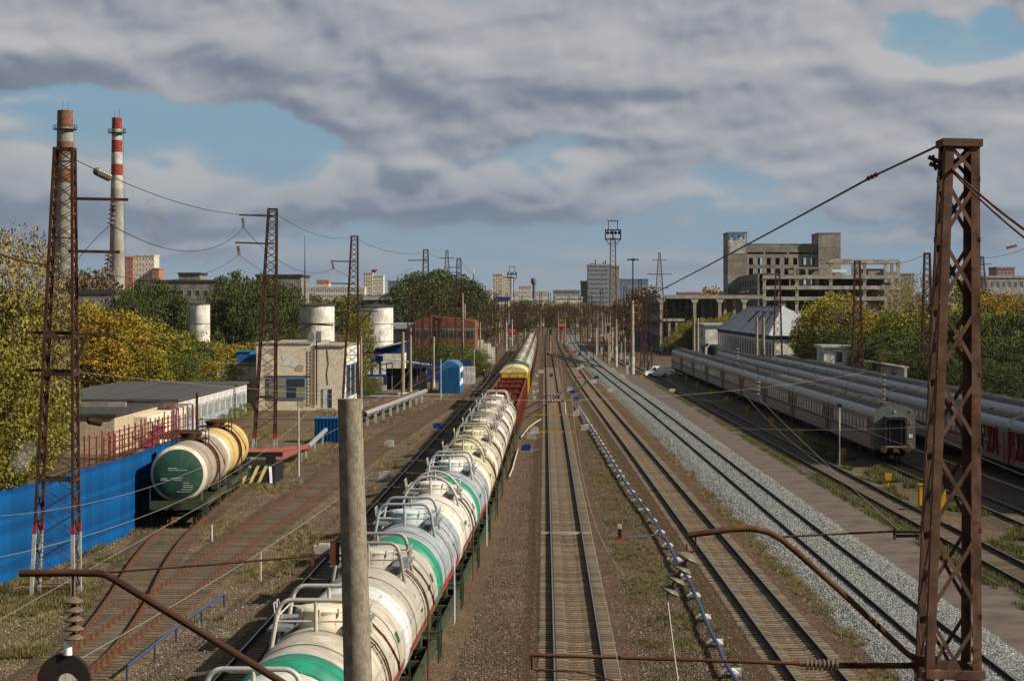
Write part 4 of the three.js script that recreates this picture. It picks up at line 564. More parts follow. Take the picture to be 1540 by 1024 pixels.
// near left concrete pole with cantilever
{
  const Z = 27, A = (x, y, z = Z) => at(x, y, z), root = site('concrete_pole', 'round speckled concrete pole standing close in the foreground', 'pole', -2.09, 27);
  const b = mb(), top = A(525.5, 601), foot = V(-2.09, -0.3, -27), n = 10; b.cyl(foot, top, 0.235, 0.148, 36); put('shaft', b, M.aggregate, root);
  put('top_rim', mb().cyl(A(525.5, 602.5), A(525.5, 599.5), 0.150, 0.143, 36), M.aggregate, root);
  put('cantilever', mb().tube([A(28, 862), A(100, 861.5), A(148, 862), A(160, 865), A(172, 872), A(300, 950), A(420, 1024), A(535, 1095)], 0.047, 10), M.rustDark, root);
  put('tie_rod', mb().tube([A(160, 861), A(330, 848), A(505, 833)], 0.014, 6), M.rust, root);
  put('clamp', mb().box(A(485, 836).x, A(485, 836).y, -Z, 0.42, 0.03, 0.12).box(A(470, 836).x, A(470, 836).y - 0.03, -Z, 0.03, 0.16, 0.13).box(A(503, 832).x, A(503, 832).y, -Z, 0.1, 0.28, 0.2), M.rust, root);
  insulator('stack of four disc insulators under the lower left cantilever', A(109, 893), A(110, 962), 5, 0.125, M.ceramicDark);
  const f = site('round_lamp', 'dark round lamp housing at the bottom left below insulators', 'lamp', A(95, 1022).x, Z);
  put('housing', mb().turnZ([[-Z + 0.0, 0.001], [-Z, 0.32]], A(95, 1023).x, A(95, 1023).y, 32).cyl(V(A(95, 1023).x, A(95, 1023).y, -Z + 0.01), V(A(95, 1023).x, A(95, 1023).y, -Z - 0.1), 0.325, 0.325, 32), mat([0.05, 0.04, 0.035], 0.6, 0.1, dirtM), f); put('reflector', mb().cyl(V(A(98, 1030).x, A(98, 1036).y, -Z + 0.012), V(A(104, 1030).x, A(104, 1020).y, -Z + 0.16), 0.2, 0.1, 24), M.concreteDark, f);
  put('neck', mb().cyl(A(101, 985), A(101, 965), 0.055, 0.05, 14), M.ceramicWhite, f); put('hanger_rod', mb().cyl(A(109, 893), A(109, 862), 0.02, 0.02, 8), M.rustDark, f);
}
// left row of masts
const GM = 'lattice masts of the overhead line';
lattice('lattice_mast', 'rusty lattice mast at far left with white painted feet', -20.1, 90, 18.1, 1.7, 0.72, { d0: 1.35, d1: 0.6, leg: 0.115, brace: 0.052, ratio: 0.62, base: 2.6, tilt: -0.020, frames: [4.8, 9.1, 10.6], arms: [['boom', 16.3, 0.3, 2.7], ['boom', 14.15, 0.3, 2.4], ['cross_arm', 10.8, -1.4, 2.1, 10.75, 0.6], ['cross_arm', 9.25, -1.4, 0.6]] }, GM);
lattice('lattice_mast', 'rusty lattice mast behind the yellow tank wagon', -21.3, 166, 19, 1.65, 0.62, { d0: 1.4, d1: 0.55, leg: 0.13, brace: 0.06, ratio: 0.66, base: 1.9, tilt: -0.034, frames: [5, 9.9], arms: [['boom', 18.7, -2.5, 0.2], ['boom', 16.6, -2.7, 0.2], ['cross_arm', 10.7, -0.5, 4.9, 10.6, 0.6], ['cross_arm', 12.6, -0.2, 2.4]] }, GM);
lattice('lattice_mast', 'rusty lattice mast beside the limewashed brick building', -20.3, 228, 18.9, 1.7, 0.64, { leg: 0.13, brace: 0.065, ratio: 0.7, tilt: -0.024, arms: [['boom', 16.5, -2.4, 0.2], ['boom', 14.2, -2.3, 0.2], ['cross_arm', 11.4, 0.3, 2.6, 11.4, 0.6]] }, GM);
const farMasts = [[640, 375, 300], [690, 388, 350], [618, 420, 330], [632, 432, 380], [655, 425, 400], [668, 420, 430], [1395, 380, 250], [1170, 405, 330], [1290, 392, 270], [728, 430, 520], [745, 440, 600], [712, 425, 450], [762, 440, 700], [880, 438, 620], [905, 435, 560], [940, 430, 520], [963, 420, 470], [975, 438, 420], [1000, 446, 520], [855, 445, 800], [785, 445, 820], [872, 444, 760], [700, 440, 560], [680, 430, 500], [985, 445, 610]]; seedRnd(41); for (let k = 0; k < 26; k++) farMasts.push([k % 3 ? rr(705, 905) : rr(890, 1000), rr(436, 455), rr(430, 1050)]);
farMasts.forEach(([px, py, Z], i) => { const p = at(px, py, Z); lattice('lattice_mast', i < 2 ? `tall rusty lattice mast, ${['left', 'right'][i]} one of the pair before the dark tree` : i === 6 ? 'rusty lattice mast among trees behind the near right mast' : i === 7 ? 'lattice mast standing before the pale roofed depot' : i === 8 ? 'lattice mast beside the small white cabin' : 'slender rusty lattice mast in the distant yard', p.x, Z, p.y, 1.5, 0.6, { leg: 0.14, brace: 0.07, ratio: 0.95, single: Z > 350, m: Z > 400 ? M.rustDark : M.rustMast, arms: i < 2 ? [['boom', p.y - 1.2, -2.4, 0.2]] : [] }, i > 8 || (i > 1 && i < 6) ? 'slender masts in the distant yard' : GM); });
// power pylons with spread arms
for (const [px, py, Z, l] of [[672, 376, 620, 'steel power pylon with spread arms behind the dark tree'], [992, 380, 640, 'steel power pylon left of the concrete ruin'], [1478, 385, 520, 'steel power pylon behind the near right mast']]) { const p = at(px, py, Z), h = p.y; lattice('power_pylon', l, p.x, Z, h, 4.2, 0.5, { leg: 0.22, brace: 0.1, ratio: 1, m: mat([0.10, 0.085, 0.08], 0.8), cat: 'pylon', arms: [['cross_arm', h * 0.93, -2.2, 2.2, null, null, 0.2], ['cross_arm', h * 0.78, -3.6, 3.6, null, null, 0.22], ['cross_arm', h * 0.63, -2.8, 2.8, null, null, 0.2]] }, 'power pylons'); }
// floodlight towers
for (const [px, py, Z, l, s] of [[922, 330, 478, 'tall floodlight tower with lamp gallery right of the tracks', 1], [770, 400, 900, 'distant floodlight tower before the white apartment tower', 1.15]]) {
  const p = at(px, py, Z), h = p.y, t = lattice('floodlight_tower', l, p.x, Z, h - 4 * s, 1.8 * s, 1.0 * s, { leg: 0.2 * s, brace: 0.1 * s, ratio: 1.0, cat: 'floodlight tower', m: mat([0.085, 0.065, 0.06], 0.8) }, 'floodlight towers');
  const b = mb(), y = h - 4 * s, w = 1.65 * s; for (const q of [0, 2 * s]) for (const [x0, z0, x1, z1] of [[-w, -w, w, -w], [w, -w, w, w], [w, w, -w, w], [-w, w, -w, -w]]) b.bar(V(x0, y + q, z0), V(x1, y + q, z1), 0.2 * s, 0.2 * s); for (const i of [-w, 0, w]) for (const j of [-w, w]) b.bar(V(i, y, j), V(i, y + 2 * s, j), 0.16 * s, 0.16 * s); for (const i of [-1, 1]) { b.bar(V(i * 0.5 * s, y - 1.4 * s, 0), V(i * w, y, 0), 0.16 * s, 0.16 * s); b.bar(V(i * 1.0 * s, y + 2 * s, 0), V(i * 1.0 * s, y + 4 * s, 0), 0.16 * s, 0.16 * s); } b.bar(V(-1.2 * s, y + 4 * s, 0), V(1.2 * s, y + 4 * s, 0), 0.2 * s, 0.2 * s); b.build('gallery', M.rustDark, t); for (const i of [-1.2, -0.4, 0.5, 1.3]) mb().cyl(V(i * s, y + 1.5 * s, w), V(i * s, y + 1.3 * s, w + 0.4 * s), 0.25 * s, 0.36 * s, 12).build('floodlight', M.black, t);
}
{ const p = at(952, 388, 560), r = thing('lamp_post', 'slim tall lamp post right of the floodlight tower', 'lamp post', V(p.x, -0.3, -560)); mb().cyl(V(0, 0, 0), V(0, p.y, 0), 0.28, 0.16, 10).build('pole', M.iron, r); mb().cyl(V(-1.3, p.y, 0), V(1.3, p.y, 0), 0.12, 0.12, 8).cyl(V(0, p.y - 0.2, -1.2), V(0, p.y + 0.2, 1.2), 0.12, 0.12, 8).build('crossbar', M.iron, r); for (const s of [-1.2, -0.4, 0.4, 1.2]) mb().box(s, p.y - 0.2, 0, 0.45, 0.35, 0.7).build('lamp_head', M.black, r); }
{ const p = at(803, 418, 1300), r = thing('water_tower', 'distant slim tower with a wide round head', 'tower', V(p.x, -0.3, -1300)); mb().cyl(V(0, 0, 0), V(0, p.y - 3, 0), 1.1, 0.9, 16).build('shaft', mat([0.10, 0.12, 0.14], 0.9), r); mb().lathe([[p.y - 4, 0.9], [p.y - 2.5, 1.9], [p.y - 0.3, 1.8], [p.y + 0.4, 1.3], [p.y + 0.45, 0.001]], 0, 0, 18).build('head', mat([0.14, 0.16, 0.18], 0.9), r); }
// portal gantries over the far yard
for (const [Z, x0, x1, y, k] of [[540, -24, 24, 10.4, 'nearest'], [680, -30, 28, 10.6, 'second'], [860, -36, 34, 11, 'third'], [1080, -45, 45, 11.2, 'farthest']]) { const r = site('portal_gantry', `rust red portal gantry spanning the far yard, ${k} of the row`, 'gantry', 0, Z, 'portal gantries over the far yard'), m = mat([0.12, 0.07, 0.058], 0.85, 0, rustM); const b = mb(); b.bar(V(x0, y + 0.35, -Z), V(x1, y + 0.35, -Z), 0.1, 0.1), b.bar(V(x0, y - 0.35, -Z), V(x1, y - 0.35, -Z), 0.1, 0.1); for (let x = x0, i = 0; x < x1; x += 2.4, i++) b.bar(V(x, y + (i % 2 ? 0.35 : -0.35), -Z), V(Math.min(x + 2.4, x1), y + (i % 2 ? -0.35 : 0.35), -Z), 0.05, 0.05); put('truss', b, m, r); for (const x of [x0, lerp(x0, x1, 0.36), lerp(x0, x1, 0.68), x1]) put('post', mb().box(x, y / 2, -Z, 0.25, y + 0.6, 0.25), m, r); }
// concrete poles
function pole(label, px, top, base, r = 0.16, o = {}) { const p = gnd(px, base), Z = -p.z, h = EYE - (top - VY) * Z / F, root = thing('concrete_post', label, 'pole', V(p.x, -0.3, -Z), 0, o.group || 'slim poles beside the tracks'); mb().cyl(V(0, 0, 0), V(o.lean || 0, h + 0.3, 0), r * 1.15, r * 0.85, 14).build('shaft', o.m || M.poleConcrete, root); if (o.white) mb().cyl(V(0, 0, 0), V(0, o.white, 0), r * 1.22, r * 1.2, 14).build('painted_base', M.offWhite, root); if (o.arm) mb().bar(V(-0.6, h - 0.3, 0.2), V(0.6, h - 0.3, 0.2), 0.1, 0.1).build('cross_arm', M.rustDark, root); return root; }
pole('concrete pole, left of the pair beside the dark container', 605.5, 499, 595.6, 0.24, { white: 0.8 }); pole('concrete pole with a dark fitting, right of the pair by the container', 617, 493, 589, 0.2, { white: 0.5, arm: 1 });
pole('concrete pole left of the arched blue shed', 651.7, 506, 580, 0.2, { white: 1.2 }); pole('tall concrete pole behind the arched blue shed', 695.5, 441, 566, 0.2); pole('concrete pole just right of the tall one behind the shed', 698.8, 457, 548, 0.2);
pole('lone concrete pole near the walking person', 722, 484, 546, 0.18); pole('thin white post in front of the arched blue shed', 662.7, 540, 597, 0.07, { m: M.offWhite }); pole('thin white post right of the arched blue shed', 712.7, 525, 569, 0.07, { m: M.offWhite });
pole('tall grey pole at the corner of the brick building', 542.5, 505, 618, 0.16, { white: 1.0 }); pole('thin reddish post before the brick building', 448.5, 611, 710, 0.07, { m: M.offWhite });
pole('pale pole left of the floodlight tower foot', 916.5, 470, 540, 0.3, { white: 0.5 }); pole('pale pole right of the floodlight tower foot', 926.5, 480, 549, 0.28, { white: 4 }); pole('thick concrete pole left of the white van', 951, 452, 560, 0.36, { white: 3 });
pole('short pale post in the far right yard', 940, 505, 545, 0.13); pole('short pale post left of the far cabinets', 899, 498, 530, 0.13); pole('short pale post beside the far white cabinet', 907.5, 503, 541, 0.14);
pole('concrete pole, left of the pair before the white block', 1044, 478, 560, 0.24); pole('concrete pole, right of the pair before the white block', 1049.5, 479, 562, 0.24); pole('concrete pole, left of the pair before the depot windows', 1138.5, 478, 563, 0.26); pole('concrete pole, right of the pair before the depot windows', 1148.5, 478, 567, 0.26);
pole('slim pole in the yard beyond the freight train', 761.5, 483, 527, 0.2, { m: M.offWhite }); pole('slim pale pole right of the dark far locomotive', 770, 480, 520, 0.2, { m: M.offWhite });
pole('small white marker post on the dirt left', 391.5, 830, 864, 0.035, { m: M.offWhite, group: 'small marker posts' }); pole('small white marker post beside the siding tank wagon', 317.5, 789, 805, 0.06, { m: M.offWhite, group: 'small marker posts' });

// blue sheet fence on the left: single sheets
{
  const path = [[-24.6, 70], [-23.5, 88], [-22.45, 100], [-21.75, 113.6], [-21.75, 139.5]], r = site('sheet_fence', 'tall bright blue sheet metal fence on the left', 'fence', -22.5, 105), ms = [M.blueFence, mat([0.004, 0.115, 0.36], 0.62, 0, again(texDirt, 0.6)), mat([0.003, 0.092, 0.29], 0.68, 0, again(texDirt, 0.6))];
  seedRnd(4); let cum = [0]; for (let k = 1; k < path.length; k++) cum.push(cum[k - 1] + Math.hypot(path[k][0] - path[k - 1][0], path[k][1] - path[k - 1][1]));
  const P = d => { let k = 0; while (k < path.length - 2 && d > cum[k + 1]) k++; const t = (d - cum[k]) / (cum[k + 1] - cum[k]); return [lerp(path[k][0], path[k + 1][0], t), lerp(path[k][1], path[k + 1][1], t)]; };
  for (let d = 0; d + 1.15 <= cum.at(-1); d += 1.15) { const b = mb(), n = 12, top = 3.78 + rr(-0.015, 0.015); for (let k = 0; k < n; k++) { const a = P(d + 1.15 * k / n), e = P(d + 1.15 * (k + 1) / n), o0 = (k % 4 < 2) ? 0.02 : 0, o1 = ((k + 1) % 4 < 2) ? 0.02 : 0; b.quad(V(a[0] + o0, -0.32, -a[1]), V(e[0] + o1, -0.32, -e[1]), V(e[0] + o1, top, -e[1]), V(a[0] + o0, top, -a[1])); } put('sheet', b, pick(ms), r); if (Math.round(d / 1.15) % 2 === 0) { const a = P(d); put('fence_post', mb().box(a[0] - 0.09, 1.7, -a[1], 0.08, 4, 0.08), M.blueDark, r); } }
}
// striped buffer block and pipes behind the siding
{
  const r = site('buffer_stop', 'black buffer block with diagonal pale stripes ending the siding', 'buffer stop', -19.6, 147), Z = 146.5;
  put('block', mb().hexa([V(-21.2, -0.32, -Z), V(-18.1, -0.32, -Z), V(-18.1, 0.95, -Z - 0.5), V(-21.2, 0.95, -Z - 0.5), V(-21.2, -0.32, -Z - 5), V(-18.1, -0.32, -Z - 5), V(-18.1, 1.0, -Z - 5), V(-21.2, 1.0, -Z - 5)]), mat([0.028, 0.028, 0.03], 0.9, 0, dirtM), r);
  for (let k = 0; k < 3; k++) put('stripe', mb().hexa([[0, 0], [0.22, 0], [0.22 + 0.5, 1], [0.5, 1]].map(([x, t]) => V(-20.4 + k * 0.55 + x, lerp(-0.28, 0.9, t), -Z - 0.49 * t + 0.02)).concat([[0, 0], [0.22, 0], [0.72, 1], [0.5, 1]].map(([x, t]) => V(-20.4 + k * 0.55 + x, lerp(-0.28, 0.9, t), -Z - 0.49 * t - 0.02)))), M.yellowPale, r);
  put('stripe', mb().bar(V(-18.32, -0.25, -Z + 0.01), V(-18.45, 0.85, -Z - 0.45), 0.18, 0.03), M.white, r); put('sign', mb().box(-20.98, 0.62, -Z - 0.33, 0.5, 0.42, 0.04), M.pipeRed, r);
  put('top_beam', mb().box(-19.5, 1.55, -Z - 2.0, 3.4, 0.3, 0.4), M.black, r); for (const x of [-20.6, -18.6]) put('buffer_pad', mb().box(x, 1.2, -Z - 2, 0.6, 0.5, 0.7), M.black, r);
  const q = site('heating_pipe', 'faded red insulated pipes bending past the mast foot', 'pipe', -19, 165); put('pipe', mb().tube([V(-22.2, 0.75, -163), V(-20, 0.75, -164), V(-18.2, 0.78, -167.5)], 0.24, 12), M.pipeRed, q); put('pipe', mb().tube([V(-20.6, 0.3, -155), V(-19.4, 0.5, -162), V(-18.4, 0.7, -170)], 0.27, 12), M.pipeRed, q); put('pipe_support', mb().box(-20.5, 0.2, -163.8, 0.3, 1, 0.3).box(-18.7, 0.15, -167, 0.3, 0.9, 0.3), M.concrete, q);
  const g = site('heating_pipe', 'pale grey insulated pipe along low supports toward the brick yard', 'pipe', -20, 190); put('pipe', mb().tube([V(-18.2, 0.8, -168), V(-19.3, 0.8, -195), V(-18.3, 0.85, -214)], 0.2, 10), M.galvPipe, g); for (const Z2 of [172, 180, 188, 196, 204]) put('pipe_support', mb().box(-18.7 - (Z2 < 196 ? (Z2 - 168) * 0.02 : 0.4), 0.2, -Z2, 0.14, 1.1, 0.14), M.offWhite, g);
  const h = site('heating_pipe', 'silver insulated pipe on white supports beside the curving siding', 'pipe', -16, 240); const a = at(548, 631, 216), e = at(640, 594, 275); a.y = e.y = 0.95; put('pipe', mb().tube([a, a.clone().lerp(e, 0.5), e], 0.26, 12), M.galvPipe, h); put('pipe', mb().tube([a.clone().add(V(-1, 0, 0)), e.clone().add(V(-1, 0, 0))], 0.2, 10), M.rust, h); for (let k = 0; k < 9; k++) { const p = a.clone().lerp(e, (k + 0.3) / 9); put('pipe_support', mb().box(p.x, 0.2, p.z, 0.25, 1.05, 0.25).box(p.x - 0.4, 0.68, p.z, 1.5, 0.12, 0.2), M.offWhite, h); }
}
{ // low blue rail beside the near siding
  const r = site('low_pipe_rail', 'low blue pipe rail on short posts at lower left', 'pipe rail', -13, 78), P = [[190, 1012], [232, 978], [264, 952], [302, 925], [336, 901]].map(([x, y]) => gnd(x, y)); P.forEach(p => p.y = 0.2); put('pipe', mb().tube(P, 0.05, 8), M.bluePipe, r); P.forEach(p => put('post', mb().box(p.x, -0.05, p.z, 0.06, 0.5, 0.06), M.bluePipe, r));
}
{ // long blue cable duct on white saddles between the main tracks
  const r = site('cable_duct', 'long blue cable pipe on white saddles between the main tracks', 'pipe', 5.5, 140), f = spline([[60, 6.1], [72, 5.9], [95, 6.05], [117, 5.9], [146, 5.25], [185, 4.75], [228, 4.15], [258, 3.7]]), pts = []; seedRnd(9);
  for (let Z = 60; Z <= 258; Z += 3) pts.push(V(f(Z) + rr(-0.05, 0.05), -0.02 + rr(-0.02, 0.02), -Z)); put('pipe', mb().tube(pts, 0.07, 8), M.bluePipe, r);
  for (let Z = 64; Z < 256; Z += Z < 150 ? 6.2 : 5) { put('saddle', mb().hexa([[-0.28, 0.1], [0.28, 0.1], [0.14, 0.22], [-0.14, 0.22]].map(([x, y]) => V(f(Z) + x, y - 0.24, -Z + 0.22)).concat([[-0.28, 0.1], [0.28, 0.1], [0.14, 0.22], [-0.14, 0.22]].map(([x, y]) => V(f(Z) + x, y - 0.24, -Z - 0.22)))), M.ceramicWhite, r); put('saddle_block', mb().box(f(Z) + rr(-0.3, 0.3), -0.2, -Z - 0.5, rr(0.15, 0.3), 0.22, rr(0.2, 0.4)), M.offWhite, r); }
  const d = site('dwarf_signal', 'small black dwarf signal post with white number plate between tracks', 'signal', at(932, 803, 112).x, 112), p = gnd(932, 802); put('post', mb().box(p.x, 0.1, p.z, 0.2, 0.8, 0.2), M.black, d); put('number_plate', mb().box(p.x, 0.36, p.z + 0.11, 0.2, 0.24, 0.02), M.white, d); put('number_mark', mb().bar(V(p.x - 0.02, 0.28, p.z + 0.125), V(p.x + 0.03, 0.44, p.z + 0.125), 0.03, 0.01), M.black, d); put('foot', mb().box(p.x + 0.15, -0.26, p.z, 0.7, 0.08, 0.3), M.redPaint, d);
  const t = tag(mb().tube([V(p.x + 0.3, -0.2, p.z), V(p.x + 1.5, -0.18, p.z - 0.3), V(p.x + 1.95, -0.1, p.z - 0.5)], 0.035, 6).build('cable', M.bluePipe), 'short blue cable from the dwarf signal to the pipe', 'cable');
}
// point machines, stop boards and trackside boxes round the crossovers
{
  seedRnd(12); let k = 0;
  const box = (label, px, py, kind) => { const p = gnd(px, py), r = site('point_machine', label, 'point machine', p.x, -p.z, 'point machines and boxes'); put('case', mb().box(p.x, 0.0, p.z, 0.75, 0.5, 0.55).box(p.x + 0.1, 0.28, p.z, 0.5, 0.1, 0.45), kind ? M.blueDark : M.offWhite, r); put('rod', mb().bar(V(p.x + 0.3, -0.1, p.z), V(p.x + 1.1, -0.1, p.z), 0.08, 0.08), M.galv, r); put('foot', mb().box(p.x, -0.25, p.z, 1.0, 0.12, 0.7), M.concrete, r); };
  [['blue point machine right of the tank wagons', 791, 674, 1], ['white point machine beside the first crossover', 799, 655, 0], ['white point machine at the left of the yellow bar', 804, 648, 0], ['blue point machine beside the main track crossover', 867, 601, 1], ['blue point machine on the second main track', 861, 590, 1], ['grey point machine right of main track', 867, 622, 0], ['white point machine with a dark box right of main track', 880, 643, 0], ['dark blue point machine at the far crossover', 871, 534, 1], ['blue point machine right of the second main track', 897, 568, 1], ['white box cluster right of the second main track', 918, 587, 0], ['white point machine on dirt beside the shaded track', 484, 828, 0], ['blue topped point machine left of the tank wagons', 657, 641, 1], ['white box left of the tank wagons', 578, 716, 0], ['pale stone box on the dirt by the siding', 585, 668, 0]].forEach(a => box(...a));
  const bar = (label, x0, x1, py, m, cat = 'bar') => { const a = gnd(x0, py), b = gnd(x1, py); tag(mb().bar(V(a.x, -0.1, a.z), V(b.x, -0.1, b.z), 0.16, 0.12).build('crossing_bar', m), label, cat, 'bars across the tracks'); };
  bar('yellow bar across the main track, nearer one', 806, 864, 648, M.yellow); bar('yellow bar across the main track, farther one', 798, 862, 622.5, M.yellow); bar('yellow bar far up the main track', 823, 834, 565, M.yellow); bar('orange bar right of the second main track', 882, 910, 586, M.yellow); bar('white line across the near main track', 814, 889, 799, M.offWhite);
  for (const [l, px, py, w] of [['red and white point lever box in the main track', 833, 602, 18], ['red and white point lever box just beyond', 832, 593, 18], ['red and white point box at second main track', 871, 566, 10], ['red and white point box far up the main track', 826, 521, 8], ['red and white point box at the far crossover', 853, 532, 8]]) { const a = gnd(px - w / 2, py), b = gnd(px + w / 2, py), r = site('point_lever', l, 'point lever', (a.x + b.x) / 2, -a.z, 'point lever boxes'); put('board', mb().box((a.x + b.x) / 2, -0.05, a.z, b.x - a.x, 0.3, 0.5), M.redPaint, r); for (let q = 0; q < 4; q++) put('white_block', mb().box(lerp(a.x, b.x, (q + 0.5) / 4), 0.02, a.z + 0.26, (b.x - a.x) / 9, 0.24, 0.04), M.white, r); }
  const pts = (label, P) => tag(mb().tube(P.map(([x, y]) => { const q = gnd(x, y); q.y = -0.18; return q; }), 0.06, 7).build('snow_hose', M.offWhite), label, 'hose', 'white hoses along the points');
  pts('white hose along the points beside the tank wagons', [[765, 714], [771, 700], [774, 688], [779, 672]]); pts('white hose curving along the first crossover', [[783, 655], [795, 640], [806, 632], [813, 628]]); pts('white hose right of the main track', [[851, 621], [850, 612], [850, 603]]); pts('white hose right of the second main track', [[890, 577], [885, 570], [881, 566]]); pts('white hose before the shaded rail left of the tank wagons', [[493, 842], [505, 828], [515, 818]]); pts('pale hose along the far third track', [[880, 541], [895, 545], [905, 549]]);
  for (const [px, py, l] of [[807, 563, 'far'], [806, 575, 'second'], [804, 587, 'third'], [805, 598, 'nearest']]) { const p = gnd(px, py), r = site('cable_saddle', `white cable saddle row beside the red gondola, ${l} one`, 'saddle', p.x, -p.z, 'cable saddles by the gondolas'); for (let q = 0; q < 4; q++) put('block', mb().box(p.x + rr(-0.4, 0.4), -0.15, p.z + rr(-4, 4), 0.3, 0.35, 0.5), M.offWhite, r); }
  for (const [px, top, base, l] of [[943, 546, 561, 'white trackside cabinet beside the thick pole'], [905.6, 520, 532, 'white trackside cabinet in the far right yard'], [948, 540, 552, 'small white cabinet behind the thick pole']]) { const p = gnd(px, base), s = -p.z / F, r = site('cabinet', l, 'cabinet', p.x, -p.z, 'trackside cabinets'); put('case', mb().box(p.x, (base - top) * s / 2 - 0.3, p.z, 5 * s, (base - top) * s, 0.5), M.white, r); put('door', mb().box(p.x, (base - top) * s / 2 - 0.3, p.z + 0.26, 4 * s, (base - top) * s * 0.85, 0.03), M.offWhite, r); put('cap', mb().box(p.x, (base - top) * s - 0.26, p.z, 5.6 * s, 0.08, 0.6), M.galv, r); }
}
// yellow hydrant posts and boxes by the coaches
seedRnd(6);
[[1016, 566, 'farthest of the row'], [1032, 574, 'ninth of the row'], [1049, 583, 'eighth of the row'], [1069, 594, 'seventh of the row'], [1093, 606, 'sixth of the row'], [1124, 622, 'fifth of the row'], [1160, 640, 'fourth of the row'], [1205, 660, 'third of the row'], [1268, 690, 'second of the row'], [1336, 730, 'nearest of the row']].forEach(([px, py, l]) => { const p = gnd(px, py), r = site('service_post', `yellow service post beside the nearest passenger train, ${l}`, 'service post', p.x, -p.z, 'yellow service posts'); put('post', mb().box(p.x, 0.05, p.z, 0.16, 0.7, 0.16), M.yellow, r); put('head', mb().box(p.x, 0.55, p.z, 0.42, 0.45, 0.35), M.yellow, r); });
{ const p = gnd(1409, 762), r = site('equipment_box', 'yellow steel equipment box behind the near right mast', 'box', p.x, -p.z); put('case', mb().box(p.x, 0.35, p.z, 0.95, 1.3, 0.7), M.yellow, r); put('door', mb().box(p.x, 0.35, p.z + 0.36, 0.8, 1.15, 0.03), M.yellow, r); const q = gnd(1387, 752), t = site('equipment_box', 'narrow yellow box left of the near right mast', 'box', q.x, -q.z); put('case', mb().box(q.x, 0.3, q.z, 0.35, 1.2, 0.5), M.yellow, t); put('cap', mb().box(q.x, 0.93, q.z, 0.42, 0.06, 0.58), M.yellow, t); }
{ const p = gnd(1263, 697), r = site('signal_post', 'slim signal post beside the first passenger coach', 'signal', p.x, -p.z); put('post', mb().cyl(V(p.x, -0.3, p.z), V(p.x, 4.2, p.z), 0.05, 0.05, 8), M.galv, r); put('white_tube', mb().cyl(V(p.x, 2.4, p.z), V(p.x, 4.1, p.z), 0.06, 0.06, 8), M.offWhite, r); put('head', mb().cyl(V(p.x - 0.16, 4.3, p.z), V(p.x + 0.16, 4.3, p.z), 0.14, 0.14, 12), M.black, r); }

// ---------- overhead wires ----------
const m1 = at(108, 238, 90), m2 = at(413, 320, 166), m3 = at(530, 356, 228), m4 = at(641, 378, 300), m5 = at(691, 390, 350);
wire('feeder wire from far left mast top sloping past the chimneys', m1, m2, 0.9); wire('feeder wire between second and third left mast tops', m2, m3, 0.8); wire('feeder wire from third left mast to the dark tree', m3, m4, 0.9); wire('feeder wire between the mast pair by the dark tree', m4, m5, 0.5); wire('feeder wire beyond the mast pair into the far yard', m5, at(762, 442, 700), 2);
insulator('pale insulator string on the wire between chimneys', at(143, 257, 99), at(163, 267, 102.5), 6, 0.19, M.ceramic);
for (const [a, b, l] of [[at(170, 304, 90), at(166, 338, 90), 'insulator string under the upper boom of far left mast'], [at(163, 380, 90), at(160, 412, 90), 'insulator string under the lower boom of far left mast'], [at(364, 327, 166), at(366, 343, 166), 'insulator string under the upper boom of the second left mast'], [at(357, 369, 166), at(359, 383, 166), 'insulator string under the lower boom of the second left mast'], [at(499, 393, 228), at(501, 404, 228), 'insulator string under the boom of the third left mast']]) insulator(l, a, b, 5, 0.16, M.ceramicDark);
wire('sagging wire between the upper booms of two left masts', at(166, 338, 90), at(366, 343, 166), 1.4); wire('sagging wire between the lower booms of two left masts', at(160, 412, 90), at(359, 383, 166), 0.9, 0.016); wire('sagging wire from the second left boom to the third', at(366, 343, 166), at(501, 404, 228), 1.6); wire('lower wire from second left boom to the third mast', at(359, 383, 166), at(500, 428, 228), 1.2, 0.016); wire('wire from the third left boom to the mast pair', at(501, 404, 228), at(618, 402, 300), 1.6);
wire('wire rising from left lattice mast to its lower boom', at(115, 392, 90), at(166, 338, 90), -0.1, 0.014); wire('cross span wire from far left edge to the first mast', at(-20, 375, 80), at(70, 398, 90), 0.1, 0.045, M.rustDark);
wire('long dark wire from the near right mast top across the tracks', at(1416, 217, 35), at(1320, 262, 43), 0.0, 0.022); wire('long dark wire continuing from right mast into the distance', at(1306, 269, 44), at(812, 504, 330), 0.9, 0.024); { const a = at(1322, 261, 43), b = at(1305, 269, 44); insulator('rusty turnbuckle insulator on the long right wire', a, b, 3, 0.05, M.rust); }
wire('stay wire from right mast top to the right edge, upper', at(1425, 247, 35), at(1560, 358, 30), 0.05, 0.02, M.rust); wire('stay wire from right mast top to the right edge, lower', at(1425, 250, 35), at(1560, 372, 30), 0.05, 0.016, M.rust);
wire('feeder wire right of the near right mast', at(1470, 388, 260), at(1560, 366, 200), 0.4, 0.022); insulator('small insulators on the feeder wire at the right edge', at(1514, 373, 214), at(1530, 369, 211), 4, 0.16, M.ceramicDark);
wire('feeder wire before the concrete ruin', at(1395, 382, 250), at(1320, 396, 330), 0.5, 0.028);
for (const [fn, y, n] of [[T0, 6.1, 'the freight track'], [T1, 6.2, 'the main track'], [T2, 6.2, 'the second main track'], [T3, 6.3, 'the grey ballast track'], [TM, 6.1, 'the shaded track']]) { let z = fn === T0 ? 110 : 30; while (z < 330) { const q = z + 62; wire(`contact wire over ${n}`, V(fn(z), y, -z), V(fn(q), y, -q), 0.02, 0.006, M.wirePale, `contact wires over ${n}`); wire(`carrier wire above contact wire over ${n}`, V(fn(z), y + 1.7, -z), V(fn(q), y + 1.7, -q), 1.3, 0.006, M.wirePale, `carrier wires over ${n}`); z = q; } }
